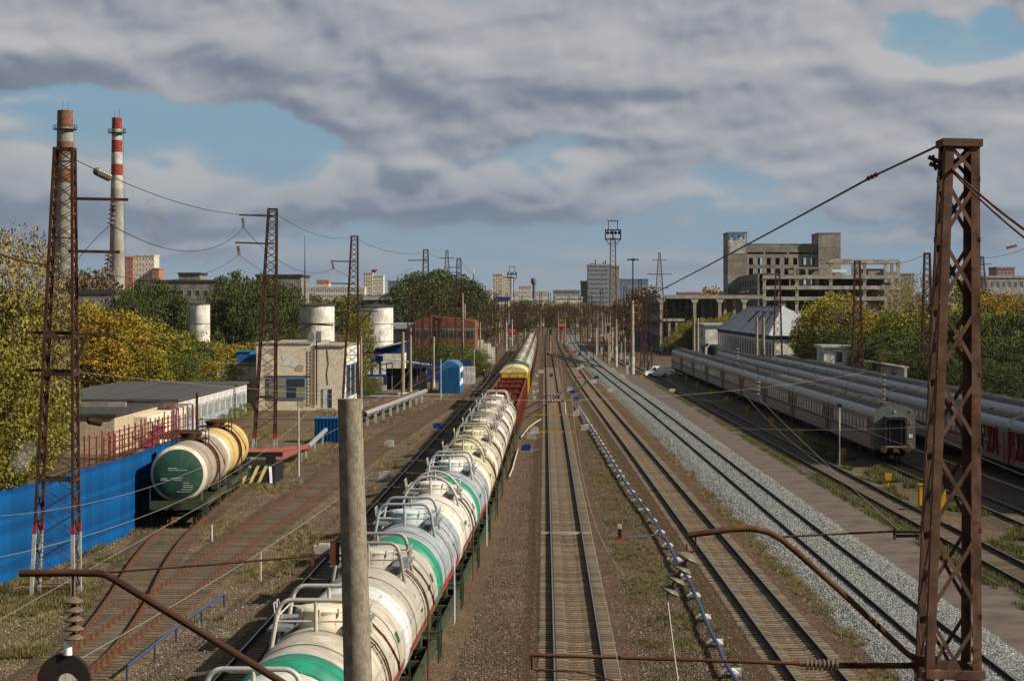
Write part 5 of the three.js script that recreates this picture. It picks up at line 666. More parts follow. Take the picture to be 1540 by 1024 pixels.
wire('cross span wire from the far left mast over the tank wagons', at(120, 560, 90), at(1300, 560, 150), 1.5, 0.007, M.wirePale); wire('thin cross wire over the coaches', at(980, 636, 120), at(1420, 640, 120), 0.3, 0.007, M.wirePale); wire('wire slanting down over the coaches to the path', at(1141, 598, 110), at(1385, 826, 60), 0.1, 0.009, M.wirePale);
wire('pale wire from lower left lamp past the concrete pole', at(60, 1024, 27), at(560, 710, 70), 0.2, 0.006, M.wirePale); wire('pale cross wire before the green ended tank wagon', at(0, 776, 70), at(330, 690, 90), 0.4, 0.007, M.wirePale);
insulator('tall pale insulator string over the middle passenger train', at(1330, 560, 130), at(1329, 603, 130), 6, 0.15, M.ceramic); insulator('pale insulator string over the nearest passenger train', at(1141, 571, 125), at(1140, 595, 125), 4, 0.14, M.ceramic); insulator('pale insulator string over the far coaches', at(1109, 522, 200), at(1109, 542, 200), 4, 0.2, M.ceramic); insulator('dark insulator string before the old brick annex', at(131, 632, 92), at(150, 636, 93), 4, 0.16, M.rustDark);
wire('thin hanger wire over the middle passenger train', at(1330, 520, 130), at(1330, 560, 130), 0, 0.012); wire('thin hanger wire over the nearest passenger train', at(1141, 540, 125), at(1141, 571, 125), 0, 0.012); wire('cross span wire holding the yard insulators', at(980, 505, 140), at(1460, 540, 128), 0.4, 0.010);

// ---------- clutter of the far yard ----------
seedRnd(321);
for (let k = 0; k < 34; k++) { const Z = rr(440, 1000), x = k % 3 === 0 ? rr(14, 40) : k % 3 === 1 ? rr(-34, -9) : rr(-9, 22), h = rr(5, 11.5), r = thing('yard_pole', 'thin far pole in the yard throat', 'pole', V(x, -0.3, -Z), 0, 'far poles in the yard throat'); mb().cyl(V(0, 0, 0), V(0, h, 0), 0.2, 0.14, 8).build('shaft', k % 4 ? M.poleConcrete : M.offWhite, r); if (k % 2) mb().box(0, h * 0.86, 0.2, 0.5, 1.4, 0.3).build('signal_head', M.black, r); else mb().box(0, h - 0.6, 0, 1.6, 0.14, 0.14).build('cross_arm', M.rustDark, r); if (k % 3 === 0) mb().box(0, 0.9, 0, 0.5, 1.8, 0.5).build('painted_base', M.offWhite, r); }
for (let k = 0; k < 46; k++) { const Z = rr(300, 900), x = rr(-26, 24); if (Math.abs(x - T0(Z)) < 2.2) continue; const r = thing('trackside_box', 'small pale trackside box in the far yard', 'box', V(x, -0.3, -Z), 0, 'small boxes in the far yard'); mb().box(0, 0.3, 0, rr(0.5, 1.0), rr(0.5, 0.9), 0.6).build('case', k % 5 ? M.offWhite : k % 2 ? M.blueDark : M.redPaint, r); mb().box(0, 0.05, 0, 1.2, 0.12, 0.9).build('foot', M.concrete, r); }
for (let k = 0; k < 16; k++) { const Z = 300 + k * 42, y = rr(8.2, 11), sp = 18 + k * 1.6; wire('rust brown cross span wire over the far yard', V(-sp, y + 1.2, -Z), V(sp + 2, y + 1.2, -Z), 1.6, 0.03, M.rustDark, 'cross span wires over the far yard'); if (k % 2) wire('rust brown cross span wire over the far yard', V(-sp, y - 1.4, -Z), V(sp + 2, y - 1.4, -Z), 0.15, 0.03, M.rustDark, 'cross span wires over the far yard'); }
// ---------- buildings ----------
function win(root, x0, x1, y0, y1, Z, fm = M.white, gm = M.glass, bars = 1) { const w = put('window', zbox(x0, x1, y0, y1, Z - 0.06, Z + 0.02), fm, root); const n = bars + 1, g = (x1 - x0) / n; for (let k = 0; k < n; k++) { const p = zbox(x0 + k * g + 0.06, x0 + (k + 1) * g - 0.06, y0 + 0.07, y1 - 0.07, Z - 0.075, Z - 0.03).build('pane', gm, w); } return w; }
function winX(root, x, s, Z0, Z1, y0, y1, fm = M.white, gm = M.glass) { const a = s > 0 ? x - 0.02 : x - 0.06, w = put('window', zbox(a, a + 0.08, y0, y1, Z0, Z1), fm, root); zbox(s > 0 ? x + 0.03 : x - 0.075, s > 0 ? x + 0.075 : x - 0.03, y0 + 0.08, y1 - 0.08, Z0 + 0.08, Z1 - 0.08).build('pane', gm, w); return w; }
{ // white garage row
  const r = site('garage_building', 'long white garage with flat felt roof and glazed doors', 'garage', -39, 219), wall = put('wall', zbox(-46.5, -33, -0.3, 3.05, 196, 242), M.whiteWall, r);
  put('roof', zbox(-46.8, -32.75, 3.05, 3.28, 195.7, 242.3), M.roofFelt, r); put('roof_fascia', zbox(-32.99, -32.93, 2.3, 3.0, 196.5, 241.8), M.white, r);
  for (let k = 0; k < 10; k++) { const Z = 201.5 + k * 4.0, d = put('door_panel', zbox(-33.0, -32.9, -0.25, 2.2, Z, Z + 3.3), mat([0.42, 0.50, 0.58], 0.7, 0, dirtM), r); zbox(-32.91, -32.88, 1.0, 2.0, Z + 0.3, Z + 1.5).build('pane', M.glassPale, d); zbox(-32.91, -32.88, 1.0, 2.0, Z + 1.8, Z + 3.0).build('pane', M.glassPale, d); put('pilaster', zbox(-33, -32.82, -0.3, 2.35, Z - 0.5, Z - 0.2), M.white, r); }
  const a = site('brick_annex', 'low limewashed brick annex in front of the white garage', 'annex', -37, 184); put('wall', zbox(-45, -34.6, -0.3, 2.75, 176, 195.6), M.brickGrey, a); put('roof', zbox(-45.2, -34.4, 2.75, 2.95, 175.8, 195.6), M.roofDark, a); put('parapet', zbox(-42, -36, 2.95, 3.35, 188, 188.4), M.concrete, a); put('side_wing', zbox(-34.6, -33.4, -0.3, 2.3, 184, 195.6), M.brick, a); winX(a, -33.4, 1, 186, 187.4, 0.4, 1.6, M.offWhite, M.glassPale); winX(a, -33.4, 1, 190, 191.6, 0.4, 1.6, M.offWhite, M.glassPale);
  const q = site('shed', 'white shed behind the foot of far left mast', 'shed', -43, 168); put('wall', zbox(-46, -39.5, -0.3, 2.9, 164, 172), M.whiteWall, q); put('roof', zbox(-46.3, -39.3, 2.9, 3.1, 163.8, 172.2), M.roofZinc, q); put('door', zbox(-43.4, -41.6, -0.2, 2.0, 163.93, 164), mat([0.36, 0.40, 0.38], 0.8), q);
}
{ // red loading rack behind the fence
  const r = site('loading_rack', 'faded red steel railing and stair rack behind the blue fence', 'railing', -31.5, 172); seedRnd(14);
  for (const x of [-30.2, -31.6]) { for (let Z = 150; Z <= 188; Z += 2.1) put('post', mb().box(x + rr(-0.1, 0.1), 1.15, -Z, 0.09, 2.9 + rr(-0.3, 0.5), 0.09), M.pinkRed, r); for (const y of [1.5, 2.2]) put('rail', mb().bar(V(x, y + 0.2, -150), V(x, y, -188), 0.07, 0.07), M.pinkRed, r); }
  put('deck', mb().box(-30.9, 0.95, -182, 1.8, 0.12, 12), M.rust, r); put('stair', mb().bar(V(-30.9, 0.2, -168), V(-30.9, 1.9, -176), 0.9, 0.15), M.pinkRed, r); for (let k = 0; k < 5; k++) put('frame', mb().bar(V(-30.2, 1.0, -178 - k * 2.4), V(-30.2, 3.2, -178 - k * 2.4), 0.1, 0.1).bar(V(-31.6, 3.2, -178 - k * 2.4), V(-30.2, 3.2, -178 - k * 2.4), 0.08, 0.08), M.pinkRed, r); put('tall_post', mb().box(-30.2, 1.9, -190, 0.2, 4.4, 0.2), M.rustDark, r);
  const b = mb(), n = 20; for (let j = 0; j <= n; j++) for (let i = 0; i <= n; i++) { const u = i / n * 2 - 1, v = j / n * 2 - 1, d = Math.max(0, 1 - Math.hypot(u, v)); b.vert(-27.5 + u * 4, -0.35 + 2.1 * d * (0.6 + 0.8 * fbm(i * 0.5, j * 0.5, 4, 6)), -150 - v * 14, 0, 1, 0, u * 4, v * 14); if (i && j) { const a = b.p.length / 3 - 1, w = n + 1; b.i.push(a - w - 1, a - w, a, a - w - 1, a, a - 1); } } const g = b.geo(); g.computeVertexNormals(); tag(mesh('rubble_heap', g, M.earthPile), 'heap of reddish rubble behind the blue fence', 'rubble heap');
}
{ // limewashed brick building
  const r = site('brick_building', 'limewashed brick building with a big blue framed window', 'building', -28, 260); put('wall', zbox(-32.95, -26.75, -0.3, 7.25, 250, 271), M.brick, r); put('wall', zbox(-26.75, -23, -0.3, 6.95, 250.25, 271), M.brick, r); put('side_wall', zbox(-23, -22.94, -0.3, 7.0, 250.3, 271), M.whiteWall, r);
  put('coping', zbox(-33.05, -26.65, 7.25, 7.42, 249.9, 271.1), M.concrete, r); put('coping', zbox(-26.65, -22.8, 6.95, 7.12, 250.1, 271.1), M.concrete, r); put('lintel', zbox(-31.9, -26.9, 3.55, 3.65, 249.9, 250.02), M.rust, r);
  const w = put('window', zbox(-31.7, -27.35, 0.95, 3.45, 249.9, 250.05), M.blueFrame, r); for (let k = 0; k < 4; k++) for (let j = 0; j < 2; j++) zbox(-31.55 + k * 1.05, -30.6 + k * 1.05, 1.15 + j * 1.3, 2.3 + j * 1.0, 249.86, 249.95).build('pane', hash2(k, j, 5) > 0.5 ? M.glass : mat([0.22, 0.19, 0.12], 0.4), w);
  const d = put('door', zbox(-25.35, -24.3, -0.25, 2.2, 250.15, 250.3), M.white, r); zbox(-24.75, -24.35, -0.2, 2.1, 250.1, 250.2).build('dark_leaf', M.glass, d); put('step', zbox(-25.8, -23.8, -0.3, -0.05, 248.6, 250.2), M.concrete, r);
  const l = mb(); for (const x of [-26.75, -26.35]) l.box(x, 3.6, -249.85, 0.05, 6.4, 0.05); for (let y = 0.6; y < 6.8; y += 0.4) l.box(-26.55, y, -249.85, 0.4, 0.04, 0.04); put('ladder', l, M.rust, r); put('downpipe', mb().cyl(V(-26.1, 0.3, -250.1), V(-26.1, 7.6, -250.1), 0.08, 0.08, 8), M.iron, r);
  for (let k = 0; k < 3; k++) winX(r, -22.94, 1, 252.5 + k * 6, 257.3 + k * 6, 1.0, 4.8, M.blueFrame, M.glass);
  { seedRnd(66); for (const [cx, cy, s, m] of [[-29.3, 5.2, 1.1, M.whiteWall], [-31.6, 4.5, 0.5, M.brickGrey], [-28, 4.6, 0.6, M.brickGrey], [-27.8, 0.4, 0.6, M.brickGrey], [-31.2, 0.35, 0.7, M.brickGrey], [-30.9, 6.4, 0.45, M.brickGrey]]) { const sec = []; for (let k = 0; k < 14; k++) { const t = k / 14 * 6.283, q = s * rr(0.6, 1.25); sec.push([cx + Math.cos(t) * q, cy + Math.sin(t) * q * 0.7]); } put('plaster_patch', mb().run(sec, -250.01, -249.975, true, true), m, r); } }
  for (const [x, h] of [[-27.3, 1.1], [-26.4, 1.3]]) put('roof_vent', zbox(x, x + 0.6, 7.4, 7.4 + h, 252, 252.6), M.galv, r); put('crack', mb().tube([V(-24.9, 6.6, -250.22), V(-24.75, 5, -250.22), V(-24.95, 3.8, -250.22), V(-24.8, 2.6, -250.22)], 0.03, 4), M.rustDark, r);
  const a = site('brick_outhouse', 'low brick outhouse beside the limewashed brick building', 'outhouse', -37, 268); put('wall', zbox(-39.3, -34.6, -0.3, 4.55, 262, 275), M.brick, a); put('roof', zbox(-39.5, -34.4, 4.55, 4.75, 261.8, 275.2), M.concrete, a);
  const t = site('water_tank', 'light blue steel tank on top of the outhouse', 'tank', -36, 268); put('tank', zbox(-37.5, -35.4, 4.77, 6.05, 266, 270), M.blueLight, t); put('rim', zbox(-37.6, -35.3, 5.95, 6.12, 265.9, 270.1), M.blueLight, t); put('side_sheet', zbox(-35.4, -35.3, 3.6, 6.0, 262, 270), M.blueLight, t);
}
{ // small blue container
  const Z = 191, r = site('container', 'small blue corrugated container beside the concrete pole', 'container', -19, Z); put('box', zbox(-20.1, -17.9, -0.3, 1.75, Z, Z + 2.6), M.blueFence, r); for (let k = 0; k < 7; k++) put('corrugation', zbox(-20.0 + k * 0.31, -19.85 + k * 0.31, -0.2, 1.7, Z - 0.05, Z), M.blueFence, r); put('roof', zbox(-20.15, -17.85, 1.75, 1.83, Z - 0.08, Z + 2.7), M.blueLight, r);
}
{ // blue and white house
  const Z = 333, x0 = at(550, 0, Z).x, x1 = at(607, 0, Z).x, r = site('blue_white_house', 'white house with blue base band and sloping blue roof', 'house', -24, Z); put('wall', zbox(x0, x1, 1.2, 4.4, Z, Z + 7), M.whiteWall, r); put('base_band', zbox(x0 - 0.05, x1 + 0.05, -0.3, 1.2, Z - 0.05, Z + 7), M.blueDark, r);
  put('gable_sheet', mb().hexa([V(x0, 4.4, -Z + 0.02), V(x1, 4.4, -Z + 0.02), V(x1, 6.1, -Z + 0.02), V(x0, 4.75, -Z + 0.02), V(x0, 4.4, -Z - 7), V(x1, 4.4, -Z - 7), V(x1, 6.1, -Z - 7), V(x0, 4.75, -Z - 7)]), M.blueDark, r);
  put('roof', mb().hexa([V(x0 - 0.5, 4.65, -Z + 0.6), V(x1 + 0.7, 6.2, -Z + 0.6), V(x1 + 0.7, 6.4, -Z + 0.6), V(x0 - 0.5, 4.85, -Z + 0.6), V(x0 - 0.5, 4.65, -Z - 7.5), V(x1 + 0.7, 6.2, -Z - 7.5), V(x1 + 0.7, 6.4, -Z - 7.5), V(x0 - 0.5, 4.85, -Z - 7.5)]), M.blueLight, r); put('roof_edge', mb().bar(V(x0 - 0.5, 4.72, -Z + 0.63), V(x1 + 0.7, 6.27, -Z + 0.63), 0.05, 0.22), M.white, r);
  put('porch_awning', zbox(x0 + 0.6, x0 + 2.6, 3.2, 4.05, Z - 1, Z - 0.1), M.blueDark, r); put('porch', zbox(x0 + 0.1, x0 + 2.6, -0.3, 0.85, Z - 1.2, Z - 0.06), M.offWhite, r); put('door', zbox(x0 + 1.1, x0 + 2.0, 1.2, 3.1, Z - 0.05, Z + 0.02), mat([0.5, 0.5, 0.45], 0.7), r); put('door_post', zbox(x0 + 0.85, x0 + 1.05, 1.2, 3.2, Z - 0.08, Z), M.blueDark, r); put('door_post', zbox(x0 + 2.05, x0 + 2.25, 1.2, 3.2, Z - 0.08, Z), M.blueDark, r);
  const f = site('sheet_fence', 'dark blue sheet fence behind the arched blue shed', 'fence', -16, 345); for (let k = 0; k < 9; k++) put('sheet', zbox(-21 + k * 1.05, -20 + k * 1.05, -0.3, 3.0 + (k % 2) * 0.04, 344, 344.06), M.blueDark, f); const f2 = site('sheet_fence', 'low white wall right of the arched blue shed', 'wall', -11.7, 335); for (let k = 0; k < 3; k++) put('sheet', zbox(-12.7 + k * 0.7, -12.05 + k * 0.7, -0.3, 2.4, 334, 334.1), M.white, f2);
  const Z2 = 312, b = site('open_shed', 'dark open sided shed with graffiti wall and sloping white roof edge', 'shed', -21, Z2); put('back_wall', zbox(-22.6, -17, -0.3, 2.7, Z2 + 1, Z2 + 1.2), mat([0.05, 0.05, 0.052], 0.9, 0, dirtM), b); for (const x of [-23.4, -22.6, -21.8, -18.2, -16.9]) put('post', mb().box(x, 1.6, -Z2, 0.14, 3.8, 0.14), x === -22.6 ? M.rust : M.galv, b); put('roof_edge', mb().bar(V(-22.8, 4.1, -Z2), V(-16.2, 3.2, -Z2), 1.8, 0.16), M.offWhite, b); put('side_frame', mb().bar(V(-23.5, 3.2, -Z2), V(-21.8, 3.5, -Z2), 0.14, 0.14).bar(V(-23.5, 2.8, -Z2), V(-21.6, 1.8, -Z2), 0.12, 0.12), M.blueDark, b);
  for (let k = 0; k < 4; k++) put('graffiti_stroke', mb().bar(V(-20.8 + k * 0.6, 0.8, -Z2 - 0.96), V(-20.5 + k * 0.6, 1.5, -Z2 - 0.96), 0.08, 0.02), M.galv, b);
}
{ // pipe clutter in front of the open shed
  seedRnd(19); for (let k = 0; k < 9; k++) { const p = gnd(rr(570, 650), rr(590, 603)), a = rr(-0.5, 0.5), l = rr(1.5, 4); tag(mb().cyl(V(p.x - Math.cos(a) * l / 2, -0.12 + 0.1 * (k % 3), p.z - Math.sin(a) * l), V(p.x + Math.cos(a) * l / 2, -0.1 + 0.12 * (k % 3), p.z + Math.sin(a) * l), 0.11, 0.11, 8).build('pipe_length', k % 2 ? M.offWhite : M.galvPipe), 'loose pale pipe length dumped before the open shed', 'pipe', 'dumped pipe lengths'); }
}
{ // arched blue shed
  const Z = 299, x0 = at(659.5, 0, Z).x, x1 = at(691.5, 0, Z).x, xc = (x0 + x1) / 2, w = (x1 - x0) / 2, r = site('arched_shed', 'light blue metal shed with arched roof beside the siding', 'shed', xc, Z), sec = [[x0, -0.3], [x1, -0.3]]; for (let k = 0; k <= 12; k++) { const t = Math.PI * k / 12; sec.push([xc + Math.cos(t) * w, 3.0 + Math.sin(t) * 1.05]); }
  put('front', mb().run(sec, -Z - 0.1, -Z, true, true), M.blueLight, r); for (let k = 0; k < 11; k++) put('front_rib', mb().box(x0 + 0.2 + k * (x1 - x0 - 0.4) / 10, 1.5, -Z + 0.02, 0.06, 3.5, 0.04), M.blueLight, r); put('shell', mb().run(sec.slice(2), -Z - 12, -Z - 0.1, false), mat([0.10, 0.26, 0.40], 0.5, 0.2, dirtM), r); put('side_wall', zbox(x1 - 0.05, x1, 0.6, 3.1, Z + 0.1, Z + 12), M.whiteWall, r); put('side_base', zbox(x1 - 0.06, x1 + 0.04, -0.3, 0.7, Z + 0.1, Z + 12), M.blueLight, r); winX(r, x1, 1, Z + 3, Z + 8, 1.6, 2.5, M.blueLight, M.blueFence); winX(r, x1, 1, Z + 1, Z + 1.8, 1.3, 2.5, M.blueLight, M.blueFence); winX(r, x1, 1, Z + 10, Z + 11, 1.3, 2.6, M.blueLight, M.blueFence);
}
// steel silos
function silo(label, px, top, Z, wpx, rusty) { const p = at(px, top, Z), rad = wpx * Z / F / 2, r = thing('storage_silo', label, 'silo', V(p.x, -0.3, -Z), 0, 'storage silos'), y = p.y + 0.3; mb().lathe(rusty ? [[y * 0.55, rad], [y, rad]] : [[0, rad], [y, rad]], 0, 0, 32).build('shell', M.whiteWall, r); if (rusty) mb().lathe([[0, rad + 0.02], [y * 0.55, rad + 0.02]], 0, 0, 32).build('rusty_shell', mat([0.52, 0.36, 0.20], 0.9, 0, paintM), r); for (const t of [0.35, 0.55, 0.78]) mb().lathe([[y * t - 0.06, rad + 0.01], [y * t - 0.05, rad + 0.05], [y * t + 0.05, rad + 0.05], [y * t + 0.06, rad + 0.01]], 0, 0, 32).build('hoop', rusty ? M.rust : M.galv, r); mb().lathe([[y, rad * 1.05], [y + 0.15, rad * 1.05], [y + rad * 0.22, 0.001]], 0, 0, 32).build('roof', M.roofDark, r); if (rusty) for (let k = 0; k < 9; k++) mb().bar(V(Math.cos(k * 0.35) * rad, y, Math.sin(k * 0.35) * rad), V(Math.cos(k * 0.35) * rad, y + 1, Math.sin(k * 0.35) * rad), 0.05, 0.05).build('roof_rail', M.rustDark, r); return r; }
silo('large white silo with rusty lower shell above the brick building', 477, 460, 330, 51, 1); silo('pale silo partly hidden by a yellowing tree', 566, 462, 340, 50, 0); silo('narrow concrete silo among the dark green trees', 300, 458, 308, 30, 0);
{ // red brick works, low sheds behind
  const Z = 430, r = site('brick_works', 'low red brick workshop with ribbon windows', 'workshop', at(665, 0, Z).x, Z), x0 = at(622, 0, Z).x, x1 = at(714, 0, Z).x; put('wall', zbox(x0, x1, -0.3, 8.6, Z, Z + 20), M.brickRed, r); put('gable', mb().hexa([V(x0, 8.6, -Z), V(x1, 8.6, -Z), V(x1 - 2, 9.0, -Z), V(x0 + 3, 9.6, -Z), V(x0, 8.6, -Z - 20), V(x1, 8.6, -Z - 20), V(x1 - 2, 9.0, -Z - 20), V(x0 + 3, 9.6, -Z - 20)]), M.brickRed, r); for (let k = 0; k < 7; k++) win(r, x0 + 0.6 + k * 1.65, x0 + 1.9 + k * 1.65, 5.3, 6.7, Z, k % 3 ? M.galv : mat([0.05, 0.2, 0.16], 0.6), M.glass, 1); put('band', zbox(x0 - 0.05, x1 + 0.05, 6.9, 7.1, Z - 0.08, Z), M.concrete, r);
  const q = site('shed', 'grey low shed left of the red brick workshop', 'shed', at(605, 0, 440).x, 440); put('wall', zbox(at(588, 0, 440).x, at(622, 0, 440).x, -0.3, 7, 440, 455), M.offWhite, q); put('roof', zbox(at(586, 0, 440).x, at(624, 0, 440).x, 7, 8.1, 438, 456), M.roofZinc, q);
  const w = site('sheet_fence', 'patchy white wall at the end of red brick workshop', 'wall', at(730, 0, 450).x, 450); for (let k = 0; k < 5; k++) put('sheet', zbox(at(716, 0, 450).x + k * 0.8, at(716, 0, 450).x + k * 0.8 + 0.74, -0.3, 4.6 - k * 0.35 + (k % 2) * 0.4, 448, 448.2), M.whiteWall, w);
  const g = site('works_building', 'grey works building with dark roof behind the silos', 'building', at(600, 0, 520).x, 520); put('wall', zbox(at(548, 0, 520).x, at(607, 0, 520).x, -0.3, 13, 520, 540), mat([0.40, 0.36, 0.22], 0.9, 0, concM), g); put('roof', zbox(at(546, 0, 520).x, at(609, 0, 520).x, 13, 13.8, 519, 541), M.roofZinc, g); for (let k = 0; k < 3; k++) win(g, at(598, 0, 520).x + k * 0.0 - 1 + k * 1.0, at(598, 0, 520).x - 0.3 + k * 1.0, 7 , 11.6, 520, M.white, M.glass, 0);
}
// chimneys
function chimney(label, px, Z, topY, r1, r0, bands, shaftM) { const p = at(px, topY, Z), H = p.y + 0.3, r = thing('factory_chimney', label, 'chimney', V(p.x, -0.3, -Z), 0, 'factory chimneys'), R2 = y => lerp(r0, r1, y / H), Y = q => EYE + 0.3 - (q - VY) * Z / F; let prev = 0; mb().lathe([[0, r0], [Y(bands[0][0]), R2(Y(bands[0][0]))]], 0, 0, 32).build('shaft', shaftM, r); for (const [a, b, m] of bands) mb().lathe([[Y(a), R2(Y(a))], [Y(b), R2(Y(b))]], 0, 0, 32).build('painted_band', m, r); mb().lathe([[H - 0.02, r1], [H, r1 * 0.75], [H - 3, r1 * 0.7]], 0, 0, 32).build('rim', M.roofDark, r); return [r, Y, R2, p]; }
{
  const red = mat([0.42, 0.075, 0.05], 0.9, 0, dirtM), wh = mat([0.70, 0.68, 0.66], 0.9, 0, concM), gr = mat([0.46, 0.44, 0.42], 0.95, 0, again(texConcrete, 0.06)), br = mat([0.33, 0.15, 0.09], 0.95, 0, dirtM), lg = mat([0.44, 0.42, 0.40], 0.95, 0, again(texConcrete, 0.06));
  for (const [l, px, Z, ty, r1, r0, bands, gy] of [['brown banded grey chimney, the left and taller one', 97, 700, 166, 2.45, 3.9, [[275, 254, br], [254, 232, lg], [232, 213, br], [213, 191, lg], [191, 166, br]], 195], ['red and white banded chimney, the right one', 175, 745, 177, 1.65, 3.0, [[283, 264, wh], [264, 247, red], [247, 229, wh], [229, 211, red], [211, 194, wh], [194, 177, red]], 200]]) {
    const [r, Y, R2, p] = chimney(l, px, Z, ty, r1, r0, bands, gr), y = Y(gy), b = mb(), q = R2(y); b.lathe([[y, q], [y, q + 1.3], [y + 0.15, q + 1.3], [y + 0.15, q]], 0, 0, 24); for (let k = 0; k < 14; k++) { const t = k / 14 * 6.283; b.bar(V(Math.cos(t) * (q + 1.25), y, Math.sin(t) * (q + 1.25)), V(Math.cos(t) * (q + 1.25), y + 1.4, Math.sin(t) * (q + 1.25)), 0.1, 0.1); } for (const h of [0.7, 1.4]) { const c = []; for (let k = 0; k <= 20; k++) c.push(V(Math.cos(k / 20 * 6.283) * (q + 1.25), y + h, Math.sin(k / 20 * 6.283) * (q + 1.25))); b.tube(c, 0.06, 5); } b.build('gallery', M.iron, r);
    const s = mb(), H = p.y; for (let k = 0; k < 26; k++) { const y0 = H * k / 27; s.bar(V(R2(y0) + 0.5, y0, 0.5), V(R2(y0) + 0.5, y0 + H / 27, 0.5), 0.09, 0.09); s.bar(V(R2(y0), y0, 0.5), V(R2(y0) + 0.55, y0, 0.5), 0.07, 0.07); } s.build('ladder', mat([0.12, 0.16, 0.13], 0.8), r); for (const t of [-0.8, 0.9]) mb().cyl(V(t, H, 0), V(t, H + 3.2, 0), 0.06, 0.04, 6).build('lightning_rod', M.iron, r);
  }
}
// grey works below the chimneys
function block(name, label, px0, px1, top, Z, depth, wm, o = {}) { const a = at(px0, top, Z), b = at(px1, top, Z), r = site(name, label, o.cat || 'building', (a.x + b.x) / 2, Z, o.group); put('wall', zbox(a.x, b.x, -0.3, a.y, Z, Z + depth), wm, r); put('roof', zbox(a.x - 0.3, b.x + 0.3, a.y, a.y + (o.roofH || 0.6), Z - 0.3, Z + depth + 0.3), o.roof || M.roofDark, r); const [nx, ny, fw, fh, y0] = o.win || [0, 0]; for (let j = 0; j < ny; j++) for (let i = 0; i < nx; i++) { const cw = (b.x - a.x) / nx, ch = (a.y - (y0 || 0)) / ny, x = a.x + (i + 0.5) * cw, y = (y0 || 0) + (j + 0.5) * ch; win(r, x - cw * fw / 2, x + cw * fw / 2, y - ch * fh / 2, y + ch * fh / 2, Z, o.fm || M.white, o.gm || M.glass, 0); } return r; }
const greyWall = mat([0.30, 0.29, 0.275], 0.95, 0, concM), stripGlass = mat([0.10, 0.12, 0.15], 0.25);
block('works_building', 'grey works building under the chimneys with white windows', 108, 172, 442, 560, 18, greyWall, { win: [5, 1, 0.35, 0.18, 11], roofH: 1.2 }); block('works_building', 'grey flat roofed plant building behind the dark green trees', 205, 340, 424, 600, 25, greyWall, { win: [11, 2, 0.5, 0.28, 6] }); block('works_building', 'small rooftop plant room behind the trees', 268, 300, 413, 610, 12, greyWall); block('works_building', 'dark grey plant building behind the second mast', 385, 452, 416, 560, 20, greyWall, { win: [4, 2, 0.4, 0.25, 7] });
{ const p = at(458, 352, 560), r = thing('radio_mast', 'thin radio mast behind the grey plant building', 'mast', V(p.x, -0.3, -560)); mb().cyl(V(0, 0, 0), V(0, p.y, 0), 0.35, 0.05, 6).build('pole', M.iron, r); mb().box(0, p.y * 0.45, 0, 1.0, 0.2, 1.0).build('collar', M.iron, r); }
